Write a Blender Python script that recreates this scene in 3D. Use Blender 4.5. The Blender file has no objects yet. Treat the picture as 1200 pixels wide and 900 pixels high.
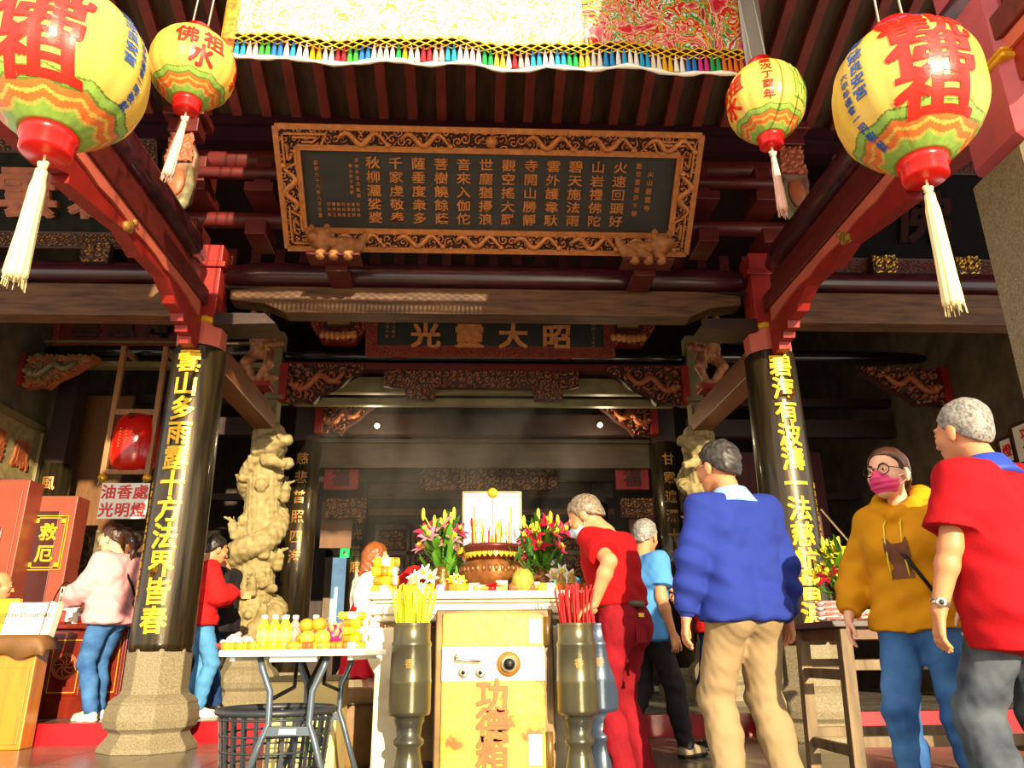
import bpy, math, random
import numpy as np
from math import sin, cos, tan, pi, radians, sqrt, atan2
from mathutils import Vector, Matrix
SC = bpy.context.scene
COL = SC.collection
# ---------------- camera, light, exposure ----------------
PITCH, YAW, ROLL, FPX, EYE = 19.3, 3.0, -0.6, 900.0, 0.70
cam_d = bpy.data.cameras.new('camera'); CAM = bpy.data.objects.new('camera', cam_d); COL.objects.link(CAM)
cam_d.sensor_width = 36.0; cam_d.lens = 36.0 * FPX / 1200.0; cam_d.clip_start = 0.05; cam_d.clip_end = 300
CAMR = Matrix.Rotation(radians(-YAW), 4, 'Z') @ Matrix.Rotation(pi / 2 + radians(PITCH), 4, 'X') @ Matrix.Rotation(radians(ROLL), 4, 'Z')
CAM.matrix_world = Matrix.Translation((0, 0, EYE)) @ CAMR
SC.camera = CAM
SC.view_settings.view_transform = 'Standard'; SC.view_settings.look = 'None'
SC.view_settings.gamma = 1.0; SC.view_settings.use_curve_mapping = False
SC.view_settings.exposure = 0.9
SUN_AZ, SUN_TAN = 15.0, 0.268
sun_d = bpy.data.lights.new('sun', 'SUN'); SUN = bpy.data.objects.new('sun', sun_d); COL.objects.link(SUN)
sun_d.energy = 6.0; sun_d.color = (1.0, 0.83, 0.56); sun_d.angle = radians(0.6)
_sd = Vector((-sin(radians(SUN_AZ)), cos(radians(SUN_AZ)), -SUN_TAN * cos(radians(SUN_AZ)) ))
SUN.rotation_euler = _sd.to_track_quat('-Z', 'Y').to_euler(); SUN.location = (3, -10, 6)
W = bpy.data.worlds.new('world'); SC.world = W; W.use_nodes = True
_nt = W.node_tree; _bg = _nt.nodes['Background']
_bg.inputs['Color'].default_value = (1.0, 0.93, 0.84, 1); _bg.inputs['Strength'].default_value = 1.05

def at(px, py, Y=None, z=None):
    """world point seen at pixel px,py (1200x900) at depth Y or height z"""
    d = CAMR.to_3x3() @ Vector(((px - 600) / FPX, -(py - 450) / FPX, -1.0))
    t = Y / d.y if Y is not None else (z - EYE) / d.z
    return Vector((0, 0, EYE)) + d * t

# ---------------- materials ----------------
def lin(c):
    if isinstance(c, str):
        c = [int(c[i:i + 2], 16) / 255 for i in (0, 2, 4)]
    return tuple((x / 12.92 if x <= 0.04045 else ((x + 0.055) / 1.055) ** 2.4) for x in c[:3])
MATS = {}
def mat(name, col, rough=0.55, metal=0.0, var=0.18, vs=6.0, bump=0.0, bs=40.0, col2=None, stretch=None, emit=0.0, trans=0.0, alpha=1.0,
        coat=0.0, sss=0.0, ior=1.45, thresh=None, spec=0.5):
    if name in MATS: return MATS[name]
    m = bpy.data.materials.new(name); MATS[name] = m; m.use_nodes = True
    nt = m.node_tree; b = nt.nodes['Principled BSDF']; L = nt.links
    c1 = lin(col); c2 = lin(col2) if col2 else tuple(x * (1 - var) for x in c1); c1b = c1 if col2 else tuple(min(1, x * (1 + var * .6)) for x in c1)
    tc = nt.nodes.new('ShaderNodeTexCoord'); mp = nt.nodes.new('ShaderNodeMapping')
    L.new(tc.outputs['Object'], mp.inputs['Vector'])
    if stretch: mp.inputs['Scale'].default_value = stretch
    nz = nt.nodes.new('ShaderNodeTexNoise'); nz.inputs['Scale'].default_value = vs; nz.inputs['Detail'].default_value = 5.0
    L.new(mp.outputs['Vector'], nz.inputs['Vector'])
    rp = nt.nodes.new('ShaderNodeValToRGB'); L.new(nz.outputs['Fac'], rp.inputs['Fac'])
    lo, hi = thresh if thresh else (0.3, 0.7)
    rp.color_ramp.elements[0].position = lo; rp.color_ramp.elements[1].position = hi
    rp.color_ramp.elements[0].color = (*c2, 1); rp.color_ramp.elements[1].color = (*c1b, 1)
    L.new(rp.outputs['Color'], b.inputs['Base Color'])
    b.inputs['Roughness'].default_value = rough; b.inputs['Metallic'].default_value = metal; b.inputs['IOR'].default_value = ior; b.inputs['Specular IOR Level'].default_value = spec
    b.inputs['Transmission Weight'].default_value = trans; b.inputs['Alpha'].default_value = alpha
    b.inputs['Coat Weight'].default_value = coat; b.inputs['Coat Roughness'].default_value = 0.08
    if sss: b.inputs['Subsurface Weight'].default_value = sss; b.inputs['Subsurface Radius'].default_value = (.02, .008, .004)
    if emit: L.new(rp.outputs['Color'], b.inputs['Emission Color']); b.inputs['Emission Strength'].default_value = emit
    if bump:
        n2 = nt.nodes.new('ShaderNodeTexNoise'); n2.inputs['Scale'].default_value = bs; n2.inputs['Detail'].default_value = 4.0
        L.new(mp.outputs['Vector'], n2.inputs['Vector'])
        bp = nt.nodes.new('ShaderNodeBump'); bp.inputs['Strength'].default_value = bump; bp.inputs['Distance'].default_value = 0.02
        L.new(n2.outputs['Fac'], bp.inputs['Height']); L.new(bp.outputs['Normal'], b.inputs['Normal'])
    return m
def thin(name, col, tw=0.6, rough=0.35, gloss=0.25):
    """thin translucent sheet (paper, cloth, petals)"""
    if name in MATS: return MATS[name]
    m = bpy.data.materials.new(name); MATS[name] = m; m.use_nodes = True
    nt = m.node_tree; L = nt.links; b = nt.nodes['Principled BSDF']; out = nt.nodes['Material Output']
    tc = nt.nodes.new('ShaderNodeTexCoord'); nz = nt.nodes.new('ShaderNodeTexNoise'); nz.inputs['Scale'].default_value = 7
    L.new(tc.outputs['Object'], nz.inputs['Vector'])
    rp = nt.nodes.new('ShaderNodeValToRGB'); c = lin(col)
    rp.color_ramp.elements[0].color = (*[x * .85 for x in c], 1); rp.color_ramp.elements[1].color = (*[min(1, x * 1.08) for x in c], 1)
    L.new(nz.outputs['Fac'], rp.inputs['Fac']); L.new(rp.outputs['Color'], b.inputs['Base Color'])
    b.inputs['Roughness'].default_value = rough; b.inputs['Specular IOR Level'].default_value = gloss * 2
    t = nt.nodes.new('ShaderNodeBsdfTranslucent'); L.new(rp.outputs['Color'], t.inputs['Color'])
    mx = nt.nodes.new('ShaderNodeMixShader'); mx.inputs[0].default_value = tw * .6
    L.new(b.outputs[0], mx.inputs[1]); L.new(t.outputs[0], mx.inputs[2]); L.new(mx.outputs[0], out.inputs['Surface'])
    return m

# ---------------- mesh builder ----------------
class MB:
    def __init__(s): s.v = []; s.f = []; s.mi = []; s.sm = []
    def add(s, vs, fs, mi=0, smooth=False):
        o = len(s.v); s.v += [tuple(v) for v in vs]
        for f in fs: s.f.append(tuple(i + o for i in f)); s.mi.append(mi); s.sm.append(smooth)
        return s
    def box(s, lo, hi, mi=0, M=None):
        x0, y0, z0 = lo; x1, y1, z1 = hi
        vs = [Vector(p) for p in ((x0, y0, z0), (x1, y0, z0), (x1, y1, z0), (x0, y1, z0), (x0, y0, z1), (x1, y0, z1), (x1, y1, z1), (x0, y1, z1))]
        if M is not None: vs = [M @ v for v in vs]
        return s.add(vs, [(3, 2, 1, 0), (4, 5, 6, 7), (0, 1, 5, 4), (1, 2, 6, 5), (2, 3, 7, 6), (3, 0, 4, 7)], mi)
    def bar(s, a, b, w, h, mi=0, up=(0, 0, 1)):
        """rectangular bar from a to b, width w (sideways), height h (along up)"""
        a, b = Vector(a), Vector(b); d = (b - a); n = d.normalized(); u = Vector(up); sx = n.cross(u)
        if sx.length < 1e-4: sx = n.cross(Vector((0, 1, 0)))
        sx.normalize(); u = sx.cross(n)
        c = [sx * (-w / 2) - u * (h / 2), sx * (w / 2) - u * (h / 2), sx * (w / 2) + u * (h / 2), sx * (-w / 2) + u * (h / 2)]
        vs = [a + q for q in c] + [b + q for q in c]
        return s.add(vs, [(0, 1, 2, 3), (7, 6, 5, 4), (1, 0, 4, 5), (2, 1, 5, 6), (3, 2, 6, 7), (0, 3, 7, 4)], mi)
    def tube(s, pts, r, n=8, mi=0, cap=True, smooth=True):
        pts = [Vector(p) for p in pts]; N = len(pts)
        rs = r if isinstance(r, (list, tuple)) else [r] * N
        t0 = (pts[1] - pts[0]).normalized(); ref = Vector((0, 0, 1)) if abs(t0.z) < .9 else Vector((1, 0, 0))
        nrm = t0.cross(ref).normalized(); vs = []
        for i, p in enumerate(pts):
            t = (pts[min(i + 1, N - 1)] - pts[max(i - 1, 0)]).normalized()
            nrm = (nrm - t * nrm.dot(t)).normalized(); bn = t.cross(nrm)
            for k in range(n):
                a = 2 * pi * k / n; vs.append(p + (nrm * cos(a) + bn * sin(a)) * rs[i])
        fs = [(i * n + k, i * n + (k + 1) % n, (i + 1) * n + (k + 1) % n, (i + 1) * n + k) for i in range(N - 1) for k in range(n)]
        if cap: fs += [tuple(range(n - 1, -1, -1)), tuple((N - 1) * n + k for k in range(n))]
        return s.add(vs, fs, mi, smooth)
    def lathe(s, prof, n=32, c=(0, 0, 0), mi=0, sx=1, sy=1, smooth=True, mod=None, M=None, rot=0.0):
        vs = []
        for r, z in prof:
            for k in range(n):
                a = 2 * pi * k / n + rot; q = r * (mod(a, z) if mod else 1)
                p = Vector((q * cos(a) * sx, q * sin(a) * sy, z))
                if M is not None: p = M @ p
                vs.append(p + Vector(c))
        N = len(prof)
        fs = [(i * n + k, i * n + (k + 1) % n, (i + 1) * n + (k + 1) % n, (i + 1) * n + k) for i in range(N - 1) for k in range(n)]
        if prof[0][0] > 1e-4: fs.append(tuple(range(n - 1, -1, -1)))
        if prof[-1][0] > 1e-4: fs.append(tuple((N - 1) * n + k for k in range(n)))
        return s.add(vs, fs, mi, smooth)
    def ball(s, c, r, n=12, mi=0, M=None):
        r = r if isinstance(r, (tuple, list)) else (r, r, r); vs = []; m = max(6, n // 2 + 1)
        for i in range(m + 1):
            t = pi * i / m
            for k in range(n):
                a = 2 * pi * k / n; p = Vector((r[0] * sin(t) * cos(a), r[1] * sin(t) * sin(a), -r[2] * cos(t)))
                if M is not None: p = M @ p
                vs.append(p + Vector(c))
        fs = [(i * n + k, i * n + (k + 1) % n, (i + 1) * n + (k + 1) % n, (i + 1) * n + k) for i in range(m) for k in range(n)]
        return s.add(vs, fs, mi, True)
    def prism(s, poly, ext, mi=0, smooth=False):
        """polygon (3D points, planar) extruded by vector ext"""
        a = [Vector(p) for p in poly]; n = len(a); b = [p + Vector(ext) for p in a]
        return s.add(a + b, [tuple(range(n - 1, -1, -1)), tuple(range(n, 2 * n))] + [(i, (i + 1) % n, n + (i + 1) % n, n + i) for i in range(n)], mi, smooth)
    def build(s, name, m, parent=None, world=True, bev=0.0, seg=2, kind=None, origin=None):
        me = bpy.data.meshes.new(name); vs = s.v
        o = bpy.data.objects.new(name, me); COL.objects.link(o)
        A = np.array(vs, dtype=np.float64).reshape(-1, 3)
        if parent is not None:
            o.parent = parent
            if world:
                Mi = np.array(wmat(parent).inverted()); A = A @ Mi[:3, :3].T + Mi[:3, 3]
        elif world:
            c = Vector(((A[:, 0].min() + A[:, 0].max()) / 2, (A[:, 1].min() + A[:, 1].max()) / 2, A[:, 2].min()))
            if origin is not None: c = Vector(origin)
            A = A - np.array(c); o.location = c
        me.from_pydata(A.tolist(), [], s.f)
        for x in (m if isinstance(m, (list, tuple)) else [m]): me.materials.append(x)
        me.polygons.foreach_set('material_index', s.mi); me.polygons.foreach_set('use_smooth', s.sm); me.update()
        if bev:
            b = o.modifiers.new('bevel', 'BEVEL'); b.width = bev; b.segments = seg; b.limit_method = 'ANGLE'; b.angle_limit = radians(40)
        if kind: o['kind'] = kind
        return o
UNIT = {}
def stick(a, b, r, m, name, label, cat, group):
    """one thin round stick from a to b, sharing its mesh with its like"""
    a, b = Vector(a), Vector(b); d = b - a
    if (m.name, name) not in UNIT:
        o = MB().tube([(0, 0, 0), (0, 0, .5), (0, 0, 1)], 1.0, 6).build(name, m, None, world=False); UNIT[(m.name, name)] = o
    else: o = UNIT[(m.name, name)].copy(); COL.objects.link(o)
    o.location = a; o.scale = (r, r, d.length); o.rotation_euler = Vector((0, 0, 1)).rotation_difference(d.normalized()).to_euler(); return tag(o, label, cat, group)
def wmat(o):
    M = Matrix.LocRotScale(o.location, o.rotation_euler, o.scale)
    return wmat(o.parent) @ M if o.parent else M
def thing(name, label, cat, loc=(0, 0, 0), rz=0.0, group=None):
    o = bpy.data.objects.new(name, None); COL.objects.link(o); o.empty_display_size = .1
    o.location = loc; o.rotation_euler = (0, 0, rz); return tag(o, label, cat, group)
def tag(o, label, cat, group=None, kind=None):
    o['label'] = label; o['category'] = cat
    if group: o['group'] = group
    if kind: o['kind'] = kind
    return o
def dup(root, loc=None, rz=None, label=None, group=None, mats=None):
    r = root.copy(); COL.objects.link(r)
    if loc is not None: r.location = loc
    if rz is not None: r.rotation_euler = (0, 0, rz)
    if label: r['label'] = label
    if group: r['group'] = group
    for ch in list(root.children):
        c = ch.copy(); COL.objects.link(c); c.parent = r
        for g in ch.children:
            d = g.copy(); COL.objects.link(d); d.parent = c
    return r
# ---------------- lettering ----------------
GL = {}
def glyph(ch, bold=0.0, ext=0.02):
    key = (ch, bold, ext)
    if key not in GL:
        c = bpy.data.curves.new('t', 'FONT'); c.body = ch; c.size = 1.0; c.offset = bold; c.extrude = ext; c.resolution_u = 2
        o = bpy.data.objects.new('t', c); COL.objects.link(o)
        me = bpy.data.meshes.new_from_object(o.evaluated_get(bpy.context.evaluated_depsgraph_get()))
        A = np.array([v.co for v in me.vertices]).reshape(-1, 3); F = [tuple(p.vertices) for p in me.polygons]
        bpy.data.objects.remove(o); bpy.data.curves.remove(c); bpy.data.meshes.remove(me)
        GL[key] = (A, F)
    return GL[key]
CG = {}
def cut_glyph(ch, bold, ext, step=.07):
    """a glyph sliced into a fine grid so that it can follow a curved surface"""
    key = (ch, bold, ext)
    if key not in CG:
        import bmesh
        A, F = glyph(ch, bold, ext); me = bpy.data.meshes.new('g'); me.from_pydata(A.tolist(), [], F); bm = bmesh.new(); bm.from_mesh(me)
        for ax in (0, 1):
            for q in np.arange(-.2, 1.2, step): bmesh.ops.bisect_plane(bm, geom=bm.verts[:] + bm.edges[:] + bm.faces[:], plane_co=(q if ax == 0 else 0, q if ax == 1 else 0, 0), plane_no=(1 - ax, ax, 0))
        bm.verts.index_update(); CG[key] = (np.array([v.co for v in bm.verts]).reshape(-1, 3), [tuple(v.index for v in f.verts) for f in bm.faces]); bm.free(); bpy.data.meshes.remove(me)
    return CG[key]
def put_char(mb, ch, c, right, up, size, bold=0.015, ext=0.03, mi=0, wide=1.0, slant=0.0, cut=False):
    fat = bold if bold > .012 else 0.0; b0 = .006 if fat else bold
    A, F = cut_glyph(ch, b0, ext) if cut else glyph(ch, b0, ext)
    if len(A) == 0: return
    R, U = Vector(right).normalized(), Vector(up).normalized(); N = R.cross(U)
    cx = 0.5 if ord(ch) > 0x2000 else (A[:, 0].min() + A[:, 0].max()) / 2
    x = (A[:, 0] - cx) * size * wide; y = (A[:, 1] - 0.38) * size; z = A[:, 2] * size
    x = x + y * slant
    for i, (dx, dy) in enumerate(((0, 0),) if not fat else ((-.8, -.8), (.8, -.8), (.8, .8), (-.8, .8), (0, 0))):   # overlapping strokes make the brush weight
        V = np.outer(x + dx * fat * size, R) + np.outer(y + dy * fat * size, U) + np.outer(z + i * (.0002 + .004 * size), N) + np.array(c); mb.add(V.tolist(), F, mi)
def put_line(mb, txt, c, right, up, size, **k):
    """a horizontal latin line centred at c"""
    A, F = glyph(txt, k.get('bold', .01), k.get('ext', .02)); R, U = Vector(right).normalized(), Vector(up).normalized(); N = R.cross(U)
    x = (A[:, 0] - (A[:, 0].min() + A[:, 0].max()) / 2) * size; y = (A[:, 1] - 0.35) * size; z = A[:, 2] * size
    V = np.outer(x, R) + np.outer(y, U) + np.outer(z, N) + np.array(c); mb.add(V.tolist(), F, k.get('mi', 0))
# ---------------- carved relief ----------------
def scroll(X, Y, cell, seed):
    """height 0..1 of carved cloud scrolls"""
    rng = np.random.RandomState(seed); x0, x1, y0, y1 = X.min(), X.max(), Y.min(), Y.max()
    nx = max(2, int((x1 - x0) / cell) + 2); ny = max(2, int((y1 - y0) / cell) + 2)
    C = np.array([(x0 + (i + rng.uniform(-.3, .3)) * cell, y0 + (j + rng.uniform(-.3, .3)) * cell) for i in range(nx) for j in range(ny)])
    S = rng.choice([-1, 1], len(C)); P = rng.uniform(0, 6.28, len(C))
    d1 = np.full(X.shape, 1e9); d2 = d1.copy(); k = np.zeros(X.shape, int)
    for i, (a, b) in enumerate(C):
        d = np.hypot(X - a, Y - b); m = d < d1
        d2 = np.where(m, d1, np.minimum(d2, d)); k = np.where(m, i, k); d1 = np.where(m, d, d1)
    th = np.arctan2(Y - C[k, 1], X - C[k, 0])
    h = .5 + .5 * np.cos(2 * pi * d1 / (cell * .38) - th * S[k] + P[k])
    edge = np.clip((d2 - d1) / (cell * .12), 0, 1)
    return h * edge * (.55 + .45 * np.clip(1 - d1 / cell, 0, 1))
def inside(poly, X, Y):
    r = np.zeros(X.shape, bool); n = len(poly)
    for i in range(n):
        xa, ya = poly[i]; xb, yb = poly[(i + 1) % n]
        if ya == yb: continue
        c = ((ya > Y) != (yb > Y)) & (X < (xb - xa) * (Y - ya) / (yb - ya) + xa); r ^= c
    return r
def relief(mb, poly, O, R, U, depth, cell, seed=0, res=None, back=0.03, hole=None, thr=.45, fn=None, mis=(0, 1)):
    """carved panel filling 2D polygon poly in the plane O + x R + y U, carved outward along R x U; material 0 ground, 1 high"""
    R, U = Vector(R).normalized(), Vector(U).normalized(); N = R.cross(U); O = Vector(O)
    xs = [p[0] for p in poly]; ys = [p[1] for p in poly]; res = res or cell / 9
    nx = max(4, int((max(xs) - min(xs)) / res)); ny = max(4, int((max(ys) - min(ys)) / res))
    X, Y = np.meshgrid(np.linspace(min(xs), max(xs), nx + 1), np.linspace(min(ys), max(ys), ny + 1), indexing='ij')
    H = (fn or scroll)(X, Y, cell, seed)
    V = (np.array(O) + X[..., None] * np.array(R) + Y[..., None] * np.array(U) + (H * depth)[..., None] * np.array(N)).reshape(-1, 3)
    cx = (X[:-1, :-1] + X[1:, 1:]) / 2; cy = (Y[:-1, :-1] + Y[1:, 1:]) / 2; ok = inside(poly, cx, cy)
    if hole is not None: ok &= ~inside(hole, cx, cy)
    hc = (H[:-1, :-1] + H[1:, 1:]) / 2; off = len(mb.v); mb.v += [tuple(v) for v in V.tolist()]
    for i, j in zip(*np.nonzero(ok)):
        a = off + i * (ny + 1) + j; mb.f.append((a, a + ny + 1, a + ny + 2, a + 1)); mb.mi.append(mis[1] if hc[i, j] > thr else mis[0]); mb.sm.append(True)
    if back and hole is None: mb.prism([O + R * p[0] + U * p[1] - N * back for p in poly], N * (back * 0.98), mis[0])
# ---------------- signed distance sculpting ----------------
def nets(D, lo, vox):
    nx, ny, nz = D.shape; S = D < 0
    c = [S[i:nx - 1 + i, j:ny - 1 + j, k:nz - 1 + k] for i in (0, 1) for j in (0, 1) for k in (0, 1)]
    n = sum(x.astype(np.int8) for x in c); act = (n > 0) & (n < 8); idx = np.argwhere(act)
    if len(idx) == 0: return np.zeros((0, 3)), []
    cn = np.array([(i, j, k) for i in (0, 1) for j in (0, 1) for k in (0, 1)])
    val = np.stack([D[idx[:, 0] + a, idx[:, 1] + b, idx[:, 2] + d] for a, b, d in cn], 1)
    acc = np.zeros((len(idx), 3)); cnt = np.zeros(len(idx))
    for p in range(8):
        for q in range(p + 1, 8):
            if abs(cn[p] - cn[q]).sum() != 1: continue
            vp, vq = val[:, p], val[:, q]; m = (vp < 0) != (vq < 0); t = np.where(m, vp / np.where(m, vp - vq, 1), 0)
            acc += m[:, None] * (cn[p] + t[:, None] * (cn[q] - cn[p])); cnt += m
    V = (idx + acc / cnt[:, None]) * vox + lo
    vid = np.full(act.shape, -1, np.int32); vid[act] = np.arange(len(idx)); F = []
    for ax in range(3):
        o = [1, 1, 1]; o[ax] = 0
        sl0 = [slice(1, -1)] * 3; sl0[ax] = slice(0, D.shape[ax] - 1); sl1 = list(sl0); sl1[ax] = slice(1, D.shape[ax])
        A, B = S[tuple(sl0)], S[tuple(sl1)]; e = np.argwhere(A != B)
        if len(e) == 0: continue
        base = e.copy(); b1, b2 = [(1, 2), (2, 0), (0, 1)][ax]
        for q in (b1, b2): base[:, q] += 1
        def at_(d1, d2):
            g = base.copy(); g[:, b1] -= d1; g[:, b2] -= d2; return vid[g[:, 0], g[:, 1], g[:, 2]]
        Q = np.stack([at_(1, 1), at_(0, 1), at_(0, 0), at_(1, 0)], 1); fl = ~A[tuple(e.T)]
        Q[fl] = Q[fl][:, ::-1]; F.append(Q)
    F = np.concatenate(F); F = F[(F >= 0).all(1)]
    return V, F.tolist()
class SDF:
    def __init__(s): s.p = []
    def cone(s, a, b, ra, rb=None, k=.03, clip=(), sub=False, flat=None):
        a, b = np.array(a, float), np.array(b, float); rb = ra if rb is None else rb
        m = max(ra, rb) + k; s.p.append(('c', a, b, ra, rb, k, clip, sub, np.minimum(a, b) - m, np.maximum(a, b) + m)); return s
    def chain(s, pts, rs, k=.03, **kw):
        for i in range(len(pts) - 1): s.cone(pts[i], pts[i + 1], rs[i], rs[i + 1], k, **kw)
        return s
    def ell(s, c, r, k=.03, rot=None, clip=(), sub=False):
        c, r = np.array(c, float), np.array(r, float); R = np.array(rot)[:3, :3] if rot is not None else np.eye(3)
        m = r.max() + k; s.p.append(('e', c, R, r, None, k, clip, sub, c - m, c + m)); return s
    def mesh(s, vox, noise=None, pad=None):
        add = [q for q in s.p if not q[7]]; pad = 3 * vox
        lo = np.min([q[8] for q in add], 0) - pad; hi = np.max([q[9] for q in add], 0) + pad
        n = np.ceil((hi - lo) / vox).astype(int) + 1; D = np.full(n, 1.0, np.float32)
        ax = [lo[i] + vox * np.arange(n[i]) for i in range(3)]
        for q in s.p:
            i0 = np.maximum(np.floor((q[8] - pad - lo) / vox).astype(int), 0); i1 = np.minimum(np.ceil((q[9] + pad - lo) / vox).astype(int) + 1, n)
            if (i1 <= i0).any(): continue
            sl = tuple(slice(a, b) for a, b in zip(i0, i1)); G = np.stack(np.meshgrid(*[ax[i][sl[i]] for i in range(3)], indexing='ij'), -1)
            k = q[5]
            if q[0] == 'c':
                _, a, b, ra, rb = q[:5]; ab = b - a; L2 = max(ab @ ab, 1e-9); t = np.clip(((G - a) @ ab) / L2, 0, 1)
                d = np.linalg.norm(G - a - t[..., None] * ab, axis=-1) - (ra + (rb - ra) * t)
            else:
                _, c, R, r = q[:4]; x = (G - c) @ R; k0 = np.linalg.norm(x / r, axis=-1); k1 = np.linalg.norm(x / (r * r), axis=-1)
                d = k0 * (k0 - 1) / np.maximum(k1, 1e-6)
            for (pn, pc) in q[6]: d = np.maximum(d, G @ np.array(pn) - pc)
            O = D[sl]
            if q[7]:
                h = np.clip(.5 - .5 * (O + d) / k, 0, 1); D[sl] = O * (1 - h) - d * h + k * h * (1 - h)
            else:
                h = np.clip(.5 + .5 * (O - d) / k, 0, 1); D[sl] = O * (1 - h) + d * h - k * h * (1 - h)
        if noise is not None:
            G = np.meshgrid(*ax, indexing='ij', sparse=True); D = D + noise(*G).astype(np.float32)
        return nets(D, lo, vox)
    def build(s, name, m, parent, vox=.01, noise=None, kind=None, world=False):
        V, F = s.mesh(vox, noise); b = MB(); b.add(V.tolist(), F, 0, True)
        return b.build(name, m, parent, world=world, kind=kind)
def wob(amp, f, seed=0):
    r = np.random.RandomState(seed); q = r.uniform(-1, 1, (6, 3)); q /= np.linalg.norm(q, axis=1)[:, None]; ph = r.uniform(0, 6.3, 6)
    def fn(x, y, z):
        t = 0
        for i in range(6): 
            w = 0.6 * np.sin(f * .4 * (q[i, 1] * x - q[i, 2] * y + q[i, 0] * z) + ph[-i])
            t = t + np.sin(f * (1 + .35 * i) * (q[i, 0] * x + q[i, 1] * y + q[i, 2] * z) + ph[i] + w) / (1 + .3 * i)
        return amp * t / 2
    return fn
# ---------------- shared materials ----------------
m_lacq = mat('black lacquer', '463a22', .36, metal=.55, var=.3, vs=3, stretch=(6, 6, .5), col2='17120b', bump=.06, bs=9, coat=.35)
m_maroon = mat('maroon timber', '5d1c17', .42, var=.35, vs=3, bump=.1, bs=25, stretch=(1, 4, 4))
m_red = mat('red painted timber', '8e1d16', .45, var=.3, vs=4, bump=.08)
m_salmon = mat('salmon painted timber', 'c4604a', .5, var=.15, vs=5)
m_dark = mat('dark old timber', '2e1811', .5, var=.4, vs=4, bump=.15, bs=20, stretch=(1, 4, 4))
m_brown = mat('faded brown timber', '6e4a2a', .6, var=.35, vs=5, stretch=(.6, 3, 5), col2='3f2614', bump=.1, bs=18)
m_olive = mat('olive brown timber', '776a44', .5, var=.3, vs=5, bump=.1)
m_granite = mat('pale granite', '8d8062', .7, vs=90, col2='5f553f', bump=.12, bs=120)
m_stone = mat('carved sandstone', 'a08d5e', .8, vs=14, col2='78693f', bump=.25, bs=60)
m_gold = mat('gold leaf lettering', 'e8b32a', .35, metal=.35, var=.2, vs=20)
m_copper = mat('copper gilt carving', 'd3874a', .4, metal=.25, var=.25, vs=15)
m_gilt = mat('dull gilt carving', '9a6a2c', .45, metal=.3, var=.35, vs=12)
m_carve = mat('carved brown wood', 'a3562f', .5, var=.35, vs=10)
m_carved = mat('carved dark wood', '3f1c12', .6, var=.3, vs=10)
m_slate = mat('dark slate board', '3b3836', .45, var=.2, vs=4, stretch=(.6, 2, 2), bump=.05)
m_blackiron = mat('black iron', '141414', .4, metal=.6)
m_skin0 = mat('white paint', 'f0ead8', .5, var=.06)

# ---------------- ground and room ----------------
def floor_mat(name, c1, c2, rough):
    m = bpy.data.materials.new(name); m.use_nodes = True; nt = m.node_tree; L = nt.links; b = nt.nodes['Principled BSDF']
    tc = nt.nodes.new('ShaderNodeTexCoord'); br = nt.nodes.new('ShaderNodeTexBrick'); br.offset = 0.0
    L.new(tc.outputs['Object'], br.inputs['Vector']); br.inputs['Scale'].default_value = 1.0
    br.inputs['Brick Width'].default_value = .6; br.inputs['Row Height'].default_value = .6; br.inputs['Mortar Size'].default_value = .006
    br.inputs['Color1'].default_value = (*lin(c1), 1); br.inputs['Color2'].default_value = (*lin(c2), 1); br.inputs['Mortar'].default_value = (*lin('2a231b'), 1)
    nz = nt.nodes.new('ShaderNodeTexNoise'); nz.inputs['Scale'].default_value = 3.0; nz.inputs['Detail'].default_value = 6; L.new(tc.outputs['Object'], nz.inputs['Vector'])
    mx = nt.nodes.new('ShaderNodeMix'); mx.data_type = 'RGBA'; mx.blend_type = 'MULTIPLY'; mx.inputs[0].default_value = .6
    L.new(br.outputs['Color'], mx.inputs[6]); L.new(nz.outputs['Fac'], mx.inputs[7]); L.new(mx.outputs[2], b.inputs['Base Color'])
    rr = nt.nodes.new('ShaderNodeMapRange'); rr.inputs[3].default_value = rough * .5; rr.inputs[4].default_value = rough * 1.6
    L.new(nz.outputs['Fac'], rr.inputs[0]); L.new(rr.outputs[0], b.inputs['Roughness'])
    bp = nt.nodes.new('ShaderNodeBump'); bp.inputs['Strength'].default_value = .12; bp.inputs['Distance'].default_value = .01
    L.new(nz.outputs['Fac'], bp.inputs['Height']); L.new(bp.outputs['Normal'], b.inputs['Normal']); return m
m_court = floor_mat('polished stone paving', '8d7f68', '6f6452', .22)
m_plat = floor_mat('grey hall paving', '8a8378', '77705f', .25)
MB().box((-9, 1.2, -.2), (9, 7.25, 0)).build('floor_courtyard', m_court, kind='structure')
MB().box((-9, -16, -.2), (9, 1.2, 0)).build('floor_forecourt', floor_mat('light bounce paving', 'c9bfa6', 'b5aa90', .5), kind='structure')  # unseen ground, given a paler colour to bounce light up into the porch
b = MB().box((-9, 7.35, -.2), (9, 15, .17), 0).box((-9, 7.25, 0), (9, 7.35, .175), 1)
b.build('floor_platform', [m_plat, mat('red painted kerb', 'b3121c', .3, var=.2, vs=5, col2='7d0c14')], kind='structure')
m_wallst = mat('grey brown stone wall', '6b5d45', .8, vs=4, col2='463b2a', bump=.2, bs=30)
MB().box((-5.65, 7.35, .17), (-5.45, 14, 6.3)).build('wall_left', m_wallst, kind='structure')
MB().box((6.05, 7.35, .17), (6.25, 14, 6.3)).build('wall_right', m_wallst, kind='structure')
m_backw = mat('dark panelled timber wall', '3a2416', .55, vs=4, col2='1c100a', stretch=(4, 4, .6), bump=.1)
b = MB().box((-5.65, 14, .17), (6.25, 14.2, 6.3)); b.build('wall_back', m_backw, kind='structure')
MB().box((-9, 6.95, 6.25), (9, 14.3, 6.45)).build('ceiling', m_dark, kind='structure')
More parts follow.
